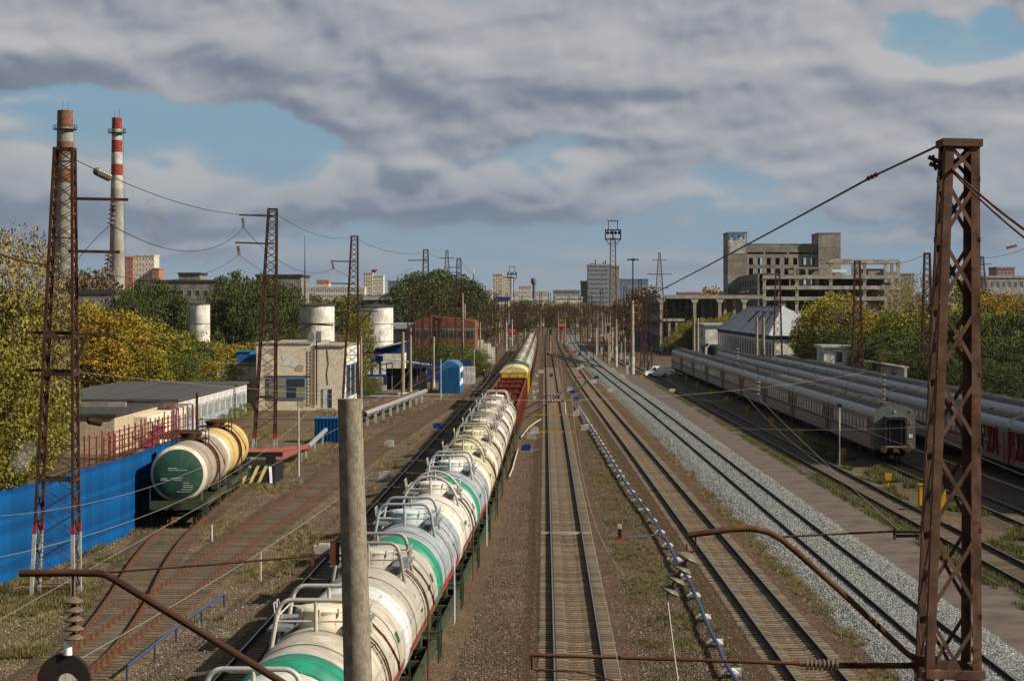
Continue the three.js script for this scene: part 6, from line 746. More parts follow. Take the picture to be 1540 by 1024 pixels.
// ---------- right hand side ----------
{ // depot with hipped pale roof
  const x0 = 40.5, x1 = 53, Z0 = 390, Z1 = 514, e = 6.3, r = site('depot_building', 'long white depot with pale sheet roof and blue window bays', 'depot', 46.7, 450); put('wall', zbox(x0, x1, 1.0, e, Z0, Z1), M.whiteWall, r); put('base_band', zbox(x0 - 0.06, x1 + 0.06, -0.3, 1.0, Z0 - 0.06, Z1), M.blueDark, r); put('eaves_band', zbox(x0 - 0.2, x1 + 0.2, e - 0.7, e + 0.05, Z0 - 0.2, Z1 + 0.2), M.blueDark, r);
  const A = V(x0 - 0.6, e, -Z0 + 0.6), B = V(x1 + 0.6, e, -Z0 + 0.6), Cc = V(x1 + 0.6, e, -Z1 - 0.6), D = V(x0 - 0.6, e, -Z1 - 0.6), P = V(46.7, 11.5, -430), Q = V(46.7, 11.5, -503); put('roof_slope', mb().quad(D, A, P, Q), M.roofZinc, r); put('roof_slope', mb().quad(B, Cc, Q, P), M.roofZinc, r); put('roof_hip', mb().tri(A, B, P), mat([0.70, 0.74, 0.75], 0.5, 0.1, dirtM), r); put('roof_hip', mb().tri(Cc, D, Q), M.roofZinc, r);
  for (let k = 1; k < 24; k++) { const t = k / 24, a = D.clone().lerp(A, t), b = Q.clone().lerp(P, t); put('roof_seam', mb().bar(a.add(V(0, 0.04, 0)), b.add(V(0, 0.04, 0)), 0.08, 0.06), k % 5 === 2 ? M.rust : M.roofZinc, r); } put('ridge_cap', mb().bar(P.clone().add(V(0, 0.06, 0)), Q.clone().add(V(0, 0.06, 0)), 0.4, 0.12), M.offWhite, r); put('hip_cap', mb().bar(A.clone().add(V(0, 0.06, 0)), P.clone().add(V(0, 0.06, 0)), 0.4, 0.12), M.offWhite, r); for (let k = 0; k < 3; k++) { const a = D.clone().lerp(A, 0.5 + k * 0.17), b = Q.clone().lerp(P, 0.5 + k * 0.17), m = a.clone().lerp(b, 0.35).add(V(0, 0.3, 0)), n = a.clone().lerp(b, 0.75).add(V(0, 0.3, 0)); put('roof_pipe', mb().tube([m.clone().add(V(0, -0.3, 2)), m, n, n.clone().add(V(0, -0.2, -6))], 0.14, 6), M.iron, r); }
  for (let k = 0; k < 22; k++) winX(r, x0, -1, 393 + k * 5.4, 396.2 + k * 5.4, 1.9, 5.1, M.white, mat([0.03, 0.05, 0.11], 0.2)); win(r, 44.6, 48, 2.0, 4.8, Z0, M.white, M.glass, 2);
  const b = site('white_block', 'plain white flat roofed block left of the depot', 'building', 43, 560); put('wall', zbox(38, 47, -0.3, 6.9, 520, 627), M.whiteWall, b); put('roof', zbox(37.6, 47.4, 6.9, 7.3, 519.6, 627.4), M.roofZinc, b); for (let k = 0; k < 8; k++) winX(b, 38, -1, 530 + k * 11, 533 + k * 11, 4.0, 5.6, M.galv, M.glass); for (let k = 0; k < 6; k++) winX(b, 38, -1, 530 + k * 14, 532.4 + k * 14, 1.0, 2.4, M.galv, M.glass); win(b, 44.6, 46.0, 3.6, 5.2, 520, M.galv, M.glass, 1);
  const c = site('cabin', 'small white cabin with one window by the trees', 'cabin', at(1265, 0, 300).x, 300), cx0 = at(1240, 0, 300).x, cx1 = at(1288, 0, 300).x; put('wall', zbox(cx0, cx1, -0.3, 5.9, 300, 308), M.whiteWall, c); put('roof', zbox(cx0 - 0.4, cx1 + 0.4, 5.9, 6.2, 299.6, 308.4), M.roofZinc, c); win(c, cx0 + 1.6, cx0 + 2.5, 3.9, 5.3, 300, M.offWhite, M.glass, 0); winX(c, cx0, -1, 302, 303.4, 3.8, 5.3, M.white, M.glass);
  const w = site('retaining_wall', 'long low pale wall behind the passenger trains', 'wall', 47, 260); for (let k = 11; k < 22; k++) { const Z = 190 + k * 6; put('wall_panel', zbox(44.6 - Z * 0.0103, 44.9 - Z * 0.0103, -0.3, 4.35, Z, Z + 5.9), M.offWhite, w); } put('coping', mb().bar(V(44.75 - 2.64, 4.42, -256), V(44.75 - 3.3, 4.42, -322), 0.9, 0.16), M.concrete, w); for (let k = 4; k < 7; k++) put('stub_post', mb().box(44.4 - (200 + k * 18) * 0.0103, 4.8, -(200 + k * 18), 0.25, 1.4, 0.25), M.rust, w);
  const s = site('yard_tank', 'dark green boiler vessel between the passenger trains', 'vessel', 29.6, 400); put('shell', mb().lathe([[-0.3, 1.4], [3.9, 1.45], [4.5, 0.95], [4.6, 0.001]], at(1076, 0, 400).x, -400, 24), mat([0.03, 0.06, 0.045], 0.7, 0, dirtM), s); put('pipe', mb().tube([V(at(1064, 0, 400).x, 4.6, -398), V(at(1058, 0, 400).x, 4.2, -398), V(at(1057, 0, 400).x, 2, -398)], 0.25, 8), M.iron, s);
  const f = site('sheet_fence', 'dark blue sheet fence left of the white block', 'fence', 30, 560); for (let k = 0; k < 16; k++) { const t = k / 16, x = lerp(at(955, 0, 640).x, 37.6, t), Z = lerp(640, 545, t), x2 = lerp(at(955, 0, 640).x, 37.6, t + 0.06), Z2 = lerp(640, 545, t + 0.06); put('sheet', mb().bar(V(x, 2.1, -Z), V(x2, 2.1, -Z2), 0.08, 4.8), M.blueDark, f); }
}
{ // the unfinished concrete ruin
  const c1 = mat([0.42, 0.395, 0.36], 0.95, 0, again(texConcrete, 0.07)), c2 = mat([0.34, 0.32, 0.29], 0.95, 0, again(texConcrete, 0.05)), c3 = mat([0.46, 0.435, 0.40], 0.95, 0, again(texConcrete, 0.09)), beamM = mat([0.54, 0.51, 0.46], 0.95, 0, again(texConcrete, 0.15)); seedRnd(21);
  const Z = 700, X = (p, z = Z) => (p - VX) * z / F, Y = (q, z = Z) => EYE - (q - VY) * z / F;
  const r = site('concrete_ruin', 'tall unfinished concrete building with two towers and empty window holes', 'building', X(1180), Z);
  const tower = (p0, p1, t, d) => { const x0 = X(p0), x1 = X(p1), y1 = Y(t), n = 8; for (let k = 0; k < n; k++) put('wall_panel', zbox(x0, x1, lerp(-0.3, y1, k / n) + 0.08, lerp(-0.3, y1, (k + 1) / n), Z + rr(-0.03, 0.03), Z + d), pick([c1, c2, c3]), r); put('wall_core', zbox(x0 + 0.3, x1 - 0.3, -0.3, y1 - 0.1, Z + 0.3, Z + d - 0.3), c2, r); put('parapet', zbox(x0 - 0.1, x1 + 0.1, y1, y1 + 0.5, Z - 0.1, Z + d + 0.1), c2, r); };
  tower(1095, 1124, 351, 18); tower(1231.5, 1265, 352, 18);
  put('painted_field', zbox(X(1097), X(1121.5), Y(381), Y(357), Z - 0.06, Z - 0.03), mat([0.66, 0.68, 0.68], 0.9, 0, concM), r);
  { const g = { R: [[0, 0, 0, 1], [0, 1, 0.5, 1], [0.5, 1, 0.5, 0.55], [0.5, 0.55, 0, 0.5], [0.2, 0.5, 0.55, 0]], E: [[0, 0, 0, 1], [0, 1, 0.5, 1], [0, 0.5, 0.45, 0.5], [0, 0, 0.5, 0]], U: [[0, 1, 0, 0.1], [0, 0, 0.5, 0], [0.5, 0.1, 0.5, 1]], K: [[0, 0, 0, 1], [0, 0.5, 0.5, 1], [0, 0.5, 0.55, 0]], S: [[0.5, 1, 0, 1], [0, 1, 0, 0.5], [0, 0.5, 0.5, 0.5], [0.5, 0.5, 0.5, 0], [0.5, 0, 0, 0]], P: [[0, 0, 0, 1], [0, 1, 0.5, 1], [0.5, 1, 0.5, 0.5], [0.5, 0.5, 0, 0.5]], G: [[0, 0, 0, 1], [0, 1, 0.5, 1]], I: [[0.2, 0, 0.2, 1]] }; let x = X(1095.6); for (const k of ['K', 'S', 'P', 'I']) { const b = mb(); for (const [u0, v0, u1, v1] of g[k]) b.bar(V(x + u0 * 1.5, Y(360) + v0 * 1.5, -Z + 0.09), V(x + u1 * 1.5, Y(360) + v1 * 1.5, -Z + 0.09), 0.42, 0.05, V(0, 0, 1)); put('graffiti_letter', b, mat([0.02, 0.20, 0.42], 0.8), r); x += 1.55; } }
  // main slab: bands and piers with real holes
  const x0 = X(1124), x1 = X(1231), zf = Z + 2; put('band', zbox(x0, x1, Y(379), Y(367), zf, zf + 0.4), c2, r); put('coping', zbox(x0, x1, Y(367), Y(366), zf - 0.1, zf + 14), c1, r);
  const rows = [[388.5, 398], [403.5, 413.5], [418, 428], [433, 443]]; let up = 383; put('band', zbox(x0, x1, Y(387.5), Y(382), zf, zf + 0.4), c1, r); for (let k = 0; k < rows.length; k++) { const [a, b] = rows[k], nx = rows[k + 1] ? rows[k + 1][0] : 452; put('band', zbox(x0, x1, Y(nx), Y(b), zf, zf + 0.4), pick([c1, c2, c3]), r); for (let i = 0; i <= 8; i++) put('pier', zbox(x0 + i * (x1 - x0) / 8 - 0.75, x0 + i * (x1 - x0) / 8 + 0.75, Y(b), Y(a - 1), zf + 0.01, zf + 0.38), pick([c1, c3]), r); put('floor_slab', zbox(x0, x1, Y(b) - 0.4, Y(b) - 0.1, zf + 0.4, zf + 14), c2, r); }
  for (let i = 0; i < 8; i++) if (i !== 7) put('rear_panel', zbox(x0 + (i + (i === 2 ? 0.5 : 0)) * (x1 - x0) / 8, x0 + (i + 1) * (x1 - x0) / 8, Y(450), Y(383), zf + 13.6, zf + 14), c2, r); put('rear_band', zbox(x0, x1, Y(383), Y(367), zf + 13.6, zf + 14), c2, r); for (let i = 0; i <= 2; i++) put('upper_post', zbox(x0 + i * (x1 - x0) / 3 + 5.5, x0 + i * (x1 - x0) / 3 + 6, Y(382), Y(379), zf, zf + 0.4), c1, r);
  for (const [p, m] of [[1145, mat([0.22, 0.24, 0.22], 0.9)], [1180, mat([0.16, 0.26, 0.18], 0.9)], [1160, mat([0.27, 0.25, 0.23], 0.9)]]) put('graffiti_patch', zbox(X(p), X(p + 14), Y(371), Y(368), zf - 0.03, zf), m, r);
  put('base', zbox(X(1088), X(1265), -0.3, Y(452), Z + 2.5, Z + 16), c2, r);
  // open frame in front
  const Zf = 640, q = site('skeleton_building', 'open concrete column and slab skeleton before the ruin', 'building frame', X(1250, Zf), Zf), XX = p => X(p, Zf), YY = p => Y(p, Zf), cols = [1150, 1199, 1250, 1301, 1352], lev = [[393, 1250, 1352], [416.5, 1150, 1352], [432.5, 1150, 1352], [449, 1150, 1352], [470, 1150, 1352]];
  for (const p of cols) for (const d of [0, 12, 24]) { const t = p >= 1250 ? 393 : 414; put('column', zbox(XX(p) - 0.45, XX(p) + 0.45, -0.3, YY(t), Zf + d, Zf + d + 0.9), beamM, q); for (const [l, a, b] of lev) if (p >= a && p <= b && d === 0) put('column_head', mb().hexa([[-0.45, -1.3], [0.45, -1.3], [1.0, -0.4], [-1.0, -0.4]].map(([x, y]) => V(XX(p) + x, YY(l) + y, -Zf + 0.15)).concat([[-0.45, -1.3], [0.45, -1.3], [1.0, -0.4], [-1.0, -0.4]].map(([x, y]) => V(XX(p) + x, YY(l) + y, -Zf - 0.95)))), beamM, q); }
  for (const [l, a, b] of lev) { for (let k = a; k < b - 1; k += 51) put('beam', zbox(XX(k) - 0.5, XX(Math.min(k + 50.5, b)) + 0.3, YY(l) - 0.55, YY(l) + 0.55, Zf - 0.35 + rr(-0.05, 0.05), Zf - 0.02), beamM, q); if (l > 400) put('floor_slab', zbox(XX(a), XX(b), YY(l) - 0.3, YY(l) + 0.1, Zf, Zf + 26), c2, q); for (const d of [12, 24]) put('beam', zbox(XX(a), XX(b), YY(l) - 0.5, YY(l) + 0.3, Zf + d, Zf + d + 0.5), c1, q); }
  for (let k = 0; k < 14; k++) { const p = rr(1155, 1340), l = pick([416.5, 432.5, 449]); put('broken_panel', zbox(XX(p), XX(p) + rr(1.5, 5), YY(l) + 0.5, YY(l) + rr(1.0, 2.4), Zf + rr(2, 22), Zf + 23), pick([c1, c2, c3]), q); } put('painted_wall', zbox(XX(1254), XX(1282), YY(408), YY(404.5), Zf + 11, Zf + 11.3), mat([0.60, 0.68, 0.66], 0.9), q); put('roof_wall', zbox(XX(1253), XX(1296), YY(392), YY(389), Zf + 2, Zf + 2.5), beamM, q); put('graffiti_patch', zbox(XX(1257), XX(1272), YY(391.6), YY(389.6), Zf + 1.9, Zf + 2), mat([0.62, 0.52, 0.16], 0.9), q);
  put('upper_slab', zbox(XX(1196), XX(1238), YY(404), YY(401.5), Zf + 3, Zf + 24), c1, q); for (const p of [1198, 1216, 1236]) put('column', zbox(XX(p) - 0.4, XX(p) + 0.4, YY(416), YY(404), Zf + 3, Zf + 3.8), c1, q);
  for (const [a, b] of [[416, 394], [432, 417], [448, 433], [515, 450]]) for (let k = 0; k < 4; k++) if (!(a === 416 && k < 2) && hash2(k, a, 3) > 0.2) put('rear_wall', zbox(XX(1150 + k * 50.5), XX(1198 + k * 50.5), YY(a), YY(b + (a === 416 ? 8 : 1)), Zf + 25, Zf + 25.5), c2, q);
  // window wing on the left of the frame
  for (let k = 0; k < 9; k++) { const Z0 = 640 + k * 8.5, xl = X(1140, 640); put('wing_pier', zbox(xl, xl + 0.5, -0.3, YY(412), Z0, Z0 + 3.4), c2, q); for (const [a, b] of [[421, 412], [434, 430], [452, 443]]) put('wing_band', zbox(xl, xl + 0.5, YY(a), YY(b), Z0 + 3.4, Z0 + 8.5), c2, q); } put('wing_back', zbox(X(1140, 640) + 6, X(1140, 640) + 6.5, -0.3, YY(416), 640, 716), c2, q); put('wing_roof', zbox(X(1140, 640), X(1140, 640) + 6.5, YY(412), YY(411), 640, 716), c2, q);
  // lower hall to the left
  const Zh = 560, h = site('concrete_hall', 'low roofless concrete hall frame overgrown with bushes', 'building frame', X(1045, Zh), Zh), H = p => X(p, Zh), HY = p => Y(p, Zh);
  for (const p of [995, 1045, 1083, 1120]) for (const d of [0, 30, 60, 90]) { put('column', zbox(H(p) - 0.4, H(p) + 0.4, -0.3, HY(447), Zh + d, Zh + d + 0.9), beamM, h); if (!d) put('column_head', mb().hexa([[-0.4, -1.6], [0.4, -1.6], [1.3, -0.2], [-1.3, -0.2]].map(([x, y]) => V(H(p) + x, HY(447) + y, -Zh + 0.1)).concat([[-0.4, -1.6], [0.4, -1.6], [1.3, -0.2], [-1.3, -0.2]].map(([x, y]) => V(H(p) + x, HY(447) + y, -Zh - 1)))), beamM, h); }
  for (const d of [0, 30, 60, 90]) put('beam', zbox(H(993), H(1150), HY(449), HY(444.5), Zh + d - 0.2, Zh + d + 0.3), d ? c2 : beamM, h); put('roof_slab', zbox(H(993), H(1150), HY(444.5), HY(443.5), Zh + 0.3, Zh + 95), c2, h); put('rear_wall', zbox(H(993), H(1150), -0.3, HY(446), Zh + 94, Zh + 95), c2, h);
  for (let k = 0; k < 12; k++) { const Z0 = Zh + 1 + k * 8; for (const [a, b] of [[456, 444], [485, 473], [505, 494]]) put('side_panel', zbox(H(993) - 0.3, H(993), HY(a), HY(b), Z0, Z0 + 7.8), pick([c2, c1]), h); put('side_post', zbox(H(993) - 0.35, H(993) + 0.1, -0.3, HY(444), Z0 - 0.3, Z0 + 0.3), c2, h); } put('low_beam', zbox(H(995), H(1030), HY(483), HY(479), Zh - 0.2, Zh + 0.3), beamM, h); for (const p of [1007, 1018]) put('column', zbox(H(p) - 0.3, H(p) + 0.3, -0.3, HY(482), Zh, Zh + 0.6), beamM, h);
}
// ---------- skyline ----------
const cw = mat([0.82, 0.79, 0.74], 0.9, 0, concM), cy = mat([0.80, 0.71, 0.57], 0.9, 0, concM), cg = mat([0.30, 0.33, 0.36], 0.9, 0, concM), co = mat([0.56, 0.24, 0.15], 0.9, 0, concM), SKY_G = 'city buildings on the skyline';
function tower(label, px0, px1, top, Z, m, nx, ny, o = {}) { return block('city_block', label, px0, px1, top, Z, o.d || 20, m, { win: [nx, ny, o.fw || 0.45, o.fh || 0.45, o.y0 ?? 8], fm: o.fm || m, gm: o.gm || stripGlass, cat: 'building', group: SKY_G, roof: o.roof || m, roofH: o.roofH || 1 }); }
tower('orange part of the apartment tower behind the chimneys', 187, 199, 388, 1500, co, 3, 9); tower('white apartment tower with orange balconies beside the chimneys', 199, 231, 385, 1504, cw, 7, 10, { gm: co, fw: 0.35 }); tower('low orange roofed wing right of the apartment tower', 228, 238, 405, 1500, co, 3, 5);
tower('white apartment tower with a red rooftop sign, left part', 546, 560, 411, 2000, cy, 4, 11); tower('white apartment tower with a red rooftop sign, right part', 560, 576, 415, 2003, cw, 5, 11); tower('long white apartment row left of centre', 460, 548, 433, 1900, cw, 26, 4, { fw: 0.55, fh: 0.5 }); tower('pale block with a red roof left of centre', 476, 494, 426, 1950, cw, 5, 2, { roof: co, roofH: 3 }); tower('grey office block beside the dark tree', 583, 606, 424, 1500, cg, 8, 6);
tower('cream apartment tower behind the distant floodlight tower, left part', 741, 756, 413, 1800, cy, 4, 12); tower('white apartment tower behind the distant floodlight tower, right part', 756, 770, 416, 1803, cw, 6, 12); tower('long low white city row behind the tracks', 690, 740, 437, 2000, cw, 16, 3); tower('long low white city row right of the cream tower', 770, 826, 439, 2000, cw, 18, 3); tower('white mid rise block left of the slim tower', 780, 799, 431, 1850, cw, 6, 6); tower('pale grey low block with balconies left of the office tower', 832, 872, 438, 1400, mat([0.44, 0.47, 0.50], 0.9, 0, concM), 11, 5, { fw: 0.6 });
{ const m = mat([0.40, 0.43, 0.48], 0.7, 0, concM), r = tower('tall office tower with banded facade and antennas', 884, 917, 400, 1250, m, 1, 1, { fw: 0.01, fh: 0.01 }), Z = 1250, a = at(884, 400, Z), b = at(917, 400, Z); for (let k = 0; k < 12; k++) { const y = 2 + k * (a.y - 3) / 12, w = put('window_band', zbox(a.x + 0.6, b.x - 0.6, y + 0.9, y + 2.1, Z - 0.1, Z + 0.1), mat([0.11, 0.14, 0.19], 0.2), r); for (let i = 0; i < 6; i++) zbox(lerp(a.x, b.x, (i + 0.5) / 6) - 0.15, lerp(a.x, b.x, (i + 0.5) / 6) + 0.15, y + 0.9, y + 2.1, Z - 0.16, Z - 0.1).build('mullion', m, w); } for (const [p, t] of [[896, 390], [908, 393], [911, 391]]) put('antenna', mb().box(at(p, t, Z).x, a.y + (400 - t) * Z / F / 2, -Z - 4, 0.5, (400 - t) * Z / F, 0.5), M.iron, r); put('plant_room', zbox(at(887, 0, Z).x, at(895, 0, Z).x, a.y, a.y + 1.6, Z + 2, Z + 10), cg, r); }
tower('grey stair tower of the office tower', 917, 931, 402, 1256, mat([0.36, 0.35, 0.36], 0.9, 0, concM), 2, 1, { fw: 0.05 }); tower('narrow grey wing left of the office tower', 874, 884, 425, 1260, mat([0.36, 0.37, 0.39], 0.9, 0, concM), 3, 8); tower('blue grey factory block right of the office tower', 933, 975, 421, 1700, mat([0.15, 0.19, 0.25], 0.9), 10, 5); tower('pale block with brown tower at the far right', 1480, 1560, 418, 900, mat([0.5, 0.49, 0.47], 0.9, 0, concM), 9, 3); tower('brown tower at the far right', 1500, 1527, 404, 1100, mat([0.30, 0.21, 0.18], 0.9), 5, 6); tower('low brown blocks behind the ruin', 1320, 1375, 413, 1400, mat([0.40, 0.33, 0.28], 0.9, 0, concM), 14, 4); tower('distant pinkish roofs left of the ruin', 1020, 1085, 441, 1600, mat([0.34, 0.16, 0.18], 0.9), 12, 2);
tower('blue and white station sheds in the far yard', 745, 765, 452, 1150, cw, 5, 2, { roof: M.blueDark, roofH: 2, y0: 0 }); tower('low white shed far up the tracks', 797, 818, 452, 1250, cw, 6, 1, { y0: 0 }); tower('pale long building across the far end of tracks', 836, 876, 449, 1200, cw, 9, 2, { y0: 0 });
{ const Z = 2000, p = at(712, 409, Z), r = thing('church', 'distant golden church with dark spire', 'church', V(p.x, -0.3, -Z), 0), s = Z / F; mb().cyl(V(0, 0, 0), V(0, 21, 0), 7.5 * s, 7.2 * s, 8).build('nave', mat([0.66, 0.42, 0.12], 0.7), r); mb().lathe([[21, 5.2 * s], [27, 3.4 * s], [38, 1.0 * s], [41, 0.8 * s]], 0, 0, 8).build('spire', mat([0.08, 0.10, 0.14], 0.6), r); mb().lathe([[41, 0.6 * s], [42.5, 1.2 * s], [44, 0.9 * s], [46, 0.001]], 0, 0, 10).build('gold_dome', mat([0.7, 0.5, 0.15], 0.4, 0.4), r); mb().cyl(V(9.5, 0, 0), V(9.5, 24, 0), 1.4 * s, 0.2, 8).build('side_spire', mat([0.16, 0.17, 0.2], 0.7), r); }
{ const Z = 2003, r = site('rooftop_sign', 'red sail shaped rooftop sign on a white tower', 'sign', at(563, 0, Z).x, Z); put('sail', mb().hexa([V(at(557, 0, Z).x, at(0, 411, Z).y, -Z - 6), V(at(562, 0, Z).x, at(0, 411, Z).y, -Z - 6), V(at(567, 0, Z).x, at(0, 405, Z).y, -Z - 6), V(at(558, 0, Z).x, at(0, 405, Z).y, -Z - 6), V(at(557, 0, Z).x, at(0, 411, Z).y, -Z - 9), V(at(562, 0, Z).x, at(0, 411, Z).y, -Z - 9), V(at(567, 0, Z).x, at(0, 405, Z).y, -Z - 9), V(at(558, 0, Z).x, at(0, 405, Z).y, -Z - 9)]), M.redPaint, r); put('mount', zbox(at(558, 0, Z).x, at(562, 0, Z).x, 44, at(0, 411, Z).y, Z + 6, Z + 9), cg, r); }
// ---------- van, locomotives, person ----------
{
  const Z = 366, p = at(988, 0, Z), r = thing('van', 'white compact van parked beside the end of passenger train', 'van', V(p.x, -0.3, -Z), 0.12), w = 0.9;
  const side = [[-2.1, 0.35], [-2.12, 0.75], [-1.9, 0.98], [-1.25, 1.12], [-0.75, 1.72], [-0.35, 1.84], [1.7, 1.84], [1.98, 1.6], [2.05, 0.9], [2.05, 0.35]], b = mb(), arch = x => [[x - 0.38, 0.35]]; b.run(side, -w, w, true, true); b.build('body', mat([0.80, 0.80, 0.80], 0.3, 0, null), r);
  for (const s of [-1, 1]) { const n = s * (w + 0.006); mb().run([[-1.1, 1.12], [-0.25, 1.12], [-0.25, 1.68], [-0.68, 1.68]], n - 0.004, n + 0.004, true, true).build('side_window', M.glass, r); for (const x of [-1.32, 1.28]) { const t = mb().cyl(V(x, 0.31, s * (w - 0.16)), V(x, 0.31, s * (w + 0.03)), 0.31, 0.31, 20).build('tyre', M.black, r); mb().cyl(V(x, 0.31, s * (w + 0.02)), V(x, 0.31, s * (w + 0.045)), 0.18, 0.18, 14).build('rim', M.galv, t); mb().run([[x - 0.37, 0.33], [x - 0.34, 0.55], [x - 0.2, 0.68], [x + 0.2, 0.68], [x + 0.34, 0.55], [x + 0.37, 0.33]], n - 0.004, n + 0.003, true, true).build('wheel_arch', M.black, r); } mb().box(0, 0.62, n, 3.2, 0.06, 0.012).build('side_trim', M.iron, r); mb().box(-1.95, 0.82, s * 0.66, 0.2, 0.16, 0.3).build('headlight', M.glassPale, r); mb().box(-0.95, 1.16, s * (w + 0.1), 0.12, 0.14, 0.18).build('mirror', M.black, r); }
  mb().quad(V(-1.27, 1.13, -0.8), V(-1.27, 1.13, 0.8), V(-0.79, 1.71, 0.72), V(-0.79, 1.71, -0.72)).build('windscreen', M.glass, r); mb().box(-2.12, 0.45, 0, 0.1, 0.26, 1.7).build('bumper', M.black, r);
  const y = gnd(966, 566), q = site('equipment_box', 'small yellow box on the ground before the van', 'box', y.x, -y.z); put('case', mb().box(y.x, 0.0, y.z, 0.6, 0.6, 0.5), M.yellow, q); put('lid', mb().box(y.x, 0.33, y.z, 0.66, 0.06, 0.56), M.yellow, q);
  for (const [l, px, py, Zl, c1, c2] of [['far locomotive with bright red front on the main line', 845, 470, 1150, [0.70, 0.05, 0.02], [0.06, 0.22, 0.06]], ['dark far locomotive with red buffer beam left of the masts', 770, 484, 880, [0.015, 0.015, 0.016], [0.02, 0.02, 0.02]]]) { const a = at(px, py, Zl), o = thing('locomotive', l, 'locomotive', V(a.x, 0, -Zl)), top = 4.4; mb().run([[-1.55, 1.2], [1.55, 1.2], [1.5, top - 0.7], [1.1, top], [-1.1, top], [-1.5, top - 0.7]], -16, 0, true, true).build('body', mat(c2, 0.6), o); mb().box(0, 1.55, 0.1, 3.3, 1.5, 0.2).build('front_panel', mat([0.72, 0.04, 0.02], 0.5), o); for (const s of [-0.7, 0.7]) mb().box(s, 3.1, 0.03, 1.0, 0.8, 0.06).build('windscreen', M.glass, o); for (const z of [-3.5, -12.5]) bogie(o, z); mb().box(0, 0.5, 0.1, 2.8, 0.5, 0.3).build('plough', M.iron, o); }
  // person walking beside the siding
  const g = gnd(727.5, 568.5), m = mat([0.03, 0.035, 0.07], 0.9), mc = new MarchingCubes(56, m, false, false, 40000), bones = [[[0, 1.02, 0], [0, 1.4, 0], 0.15, 0.18], [[-0.17, 1.42, 0], [0.17, 1.42, 0], 0.075, 0.075], [[0, 1.42, 0], [0, 1.58, 0], 0.06, 0.055], [[0, 1.62, 0.01], [0, 1.68, 0.01], 0.09, 0.085], [[-0.21, 1.4, 0], [-0.27, 1.12, 0.03], 0.06, 0.05], [[-0.27, 1.12, 0.03], [-0.25, 0.86, -0.06], 0.048, 0.04], [[0.21, 1.4, 0], [0.27, 1.12, -0.03], 0.06, 0.05], [[0.27, 1.12, -0.03], [0.26, 0.86, -0.1], 0.048, 0.04], [[-0.09, 0.96, 0], [-0.11, 0.5, -0.12], 0.105, 0.075], [[-0.11, 0.5, -0.12], [-0.11, 0.08, -0.04], 0.07, 0.05], [[0.09, 0.96, 0], [0.11, 0.5, 0.1], 0.105, 0.075], [[0.11, 0.5, 0.1], [0.11, 0.08, 0.26], 0.07, 0.05], [[-0.11, 0.05, -0.02], [-0.11, 0.05, -0.2], 0.05, 0.045], [[0.11, 0.05, 0.28], [0.11, 0.05, 0.1], 0.05, 0.045], [[-0.25, 0.85, -0.07], [-0.25, 0.74, -0.09], 0.04, 0.028], [[0.26, 0.85, -0.11], [0.26, 0.74, -0.13], 0.04, 0.028]];
  const N = 56, S = 0.95, cx = 0, cyy = 0.92; mc.isolation = 0; for (let k = 0; k < N; k++) for (let j = 0; j < N; j++) for (let i = 0; i < N; i++) { const x = (i / N * 2 - 1) * S, y = (j / N * 2 - 1) * S + cyy, z = (k / N * 2 - 1) * S; let acc = 0; for (const [a, b, ra, rb] of bones) { const dx = b[0] - a[0], dy = b[1] - a[1], dz = b[2] - a[2], t = clamp(((x - a[0]) * dx + (y - a[1]) * dy + (z - a[2]) * dz) / (dx * dx + dy * dy + dz * dz)), d = Math.hypot(x - a[0] - dx * t, y - a[1] - dy * t, z - a[2] - dz * t) - lerp(ra, rb, t); acc += Math.exp(-d * 40); } mc.field[k * N * N + j * N + i] = Math.log(acc) / 40; }
  mc.update(); const n = mc.count, gg = new THREE.BufferGeometry(), pos = new Float32Array(n * 3), nor = new Float32Array(n * 3), col = new Float32Array(n * 3); for (let i = 0; i < n; i++) { for (let c = 0; c < 3; c++) { pos[i * 3 + c] = mc.positionArray[i * 3 + c] * S; nor[i * 3 + c] = mc.normalArray[i * 3 + c]; } pos[i * 3 + 1] += cyy; const y = pos[i * 3 + 1], skin = y > 1.5 && y < 1.68, hand = y < 0.86 && y > 0.7 && Math.abs(pos[i * 3]) > 0.2; const q = skin || hand ? [0.45, 0.28, 0.20] : y >= 1.68 ? [0.03, 0.022, 0.018] : y < 0.98 ? [0.03, 0.03, 0.04] : [0.03, 0.045, 0.12]; col.set(q, i * 3); } gg.setAttribute('position', new THREE.BufferAttribute(pos, 3)); gg.setAttribute('normal', new THREE.BufferAttribute(nor, 3)); gg.setAttribute('color', new THREE.BufferAttribute(col, 3));
  const who = mesh('person', gg, mat([1, 1, 1], 0.9, 0, null, { vertexColors: true })); who.position.set(g.x, -0.3, g.z); who.rotation.y = 2.6; tag(who, 'person in dark clothes walking beside the siding', 'person');
}
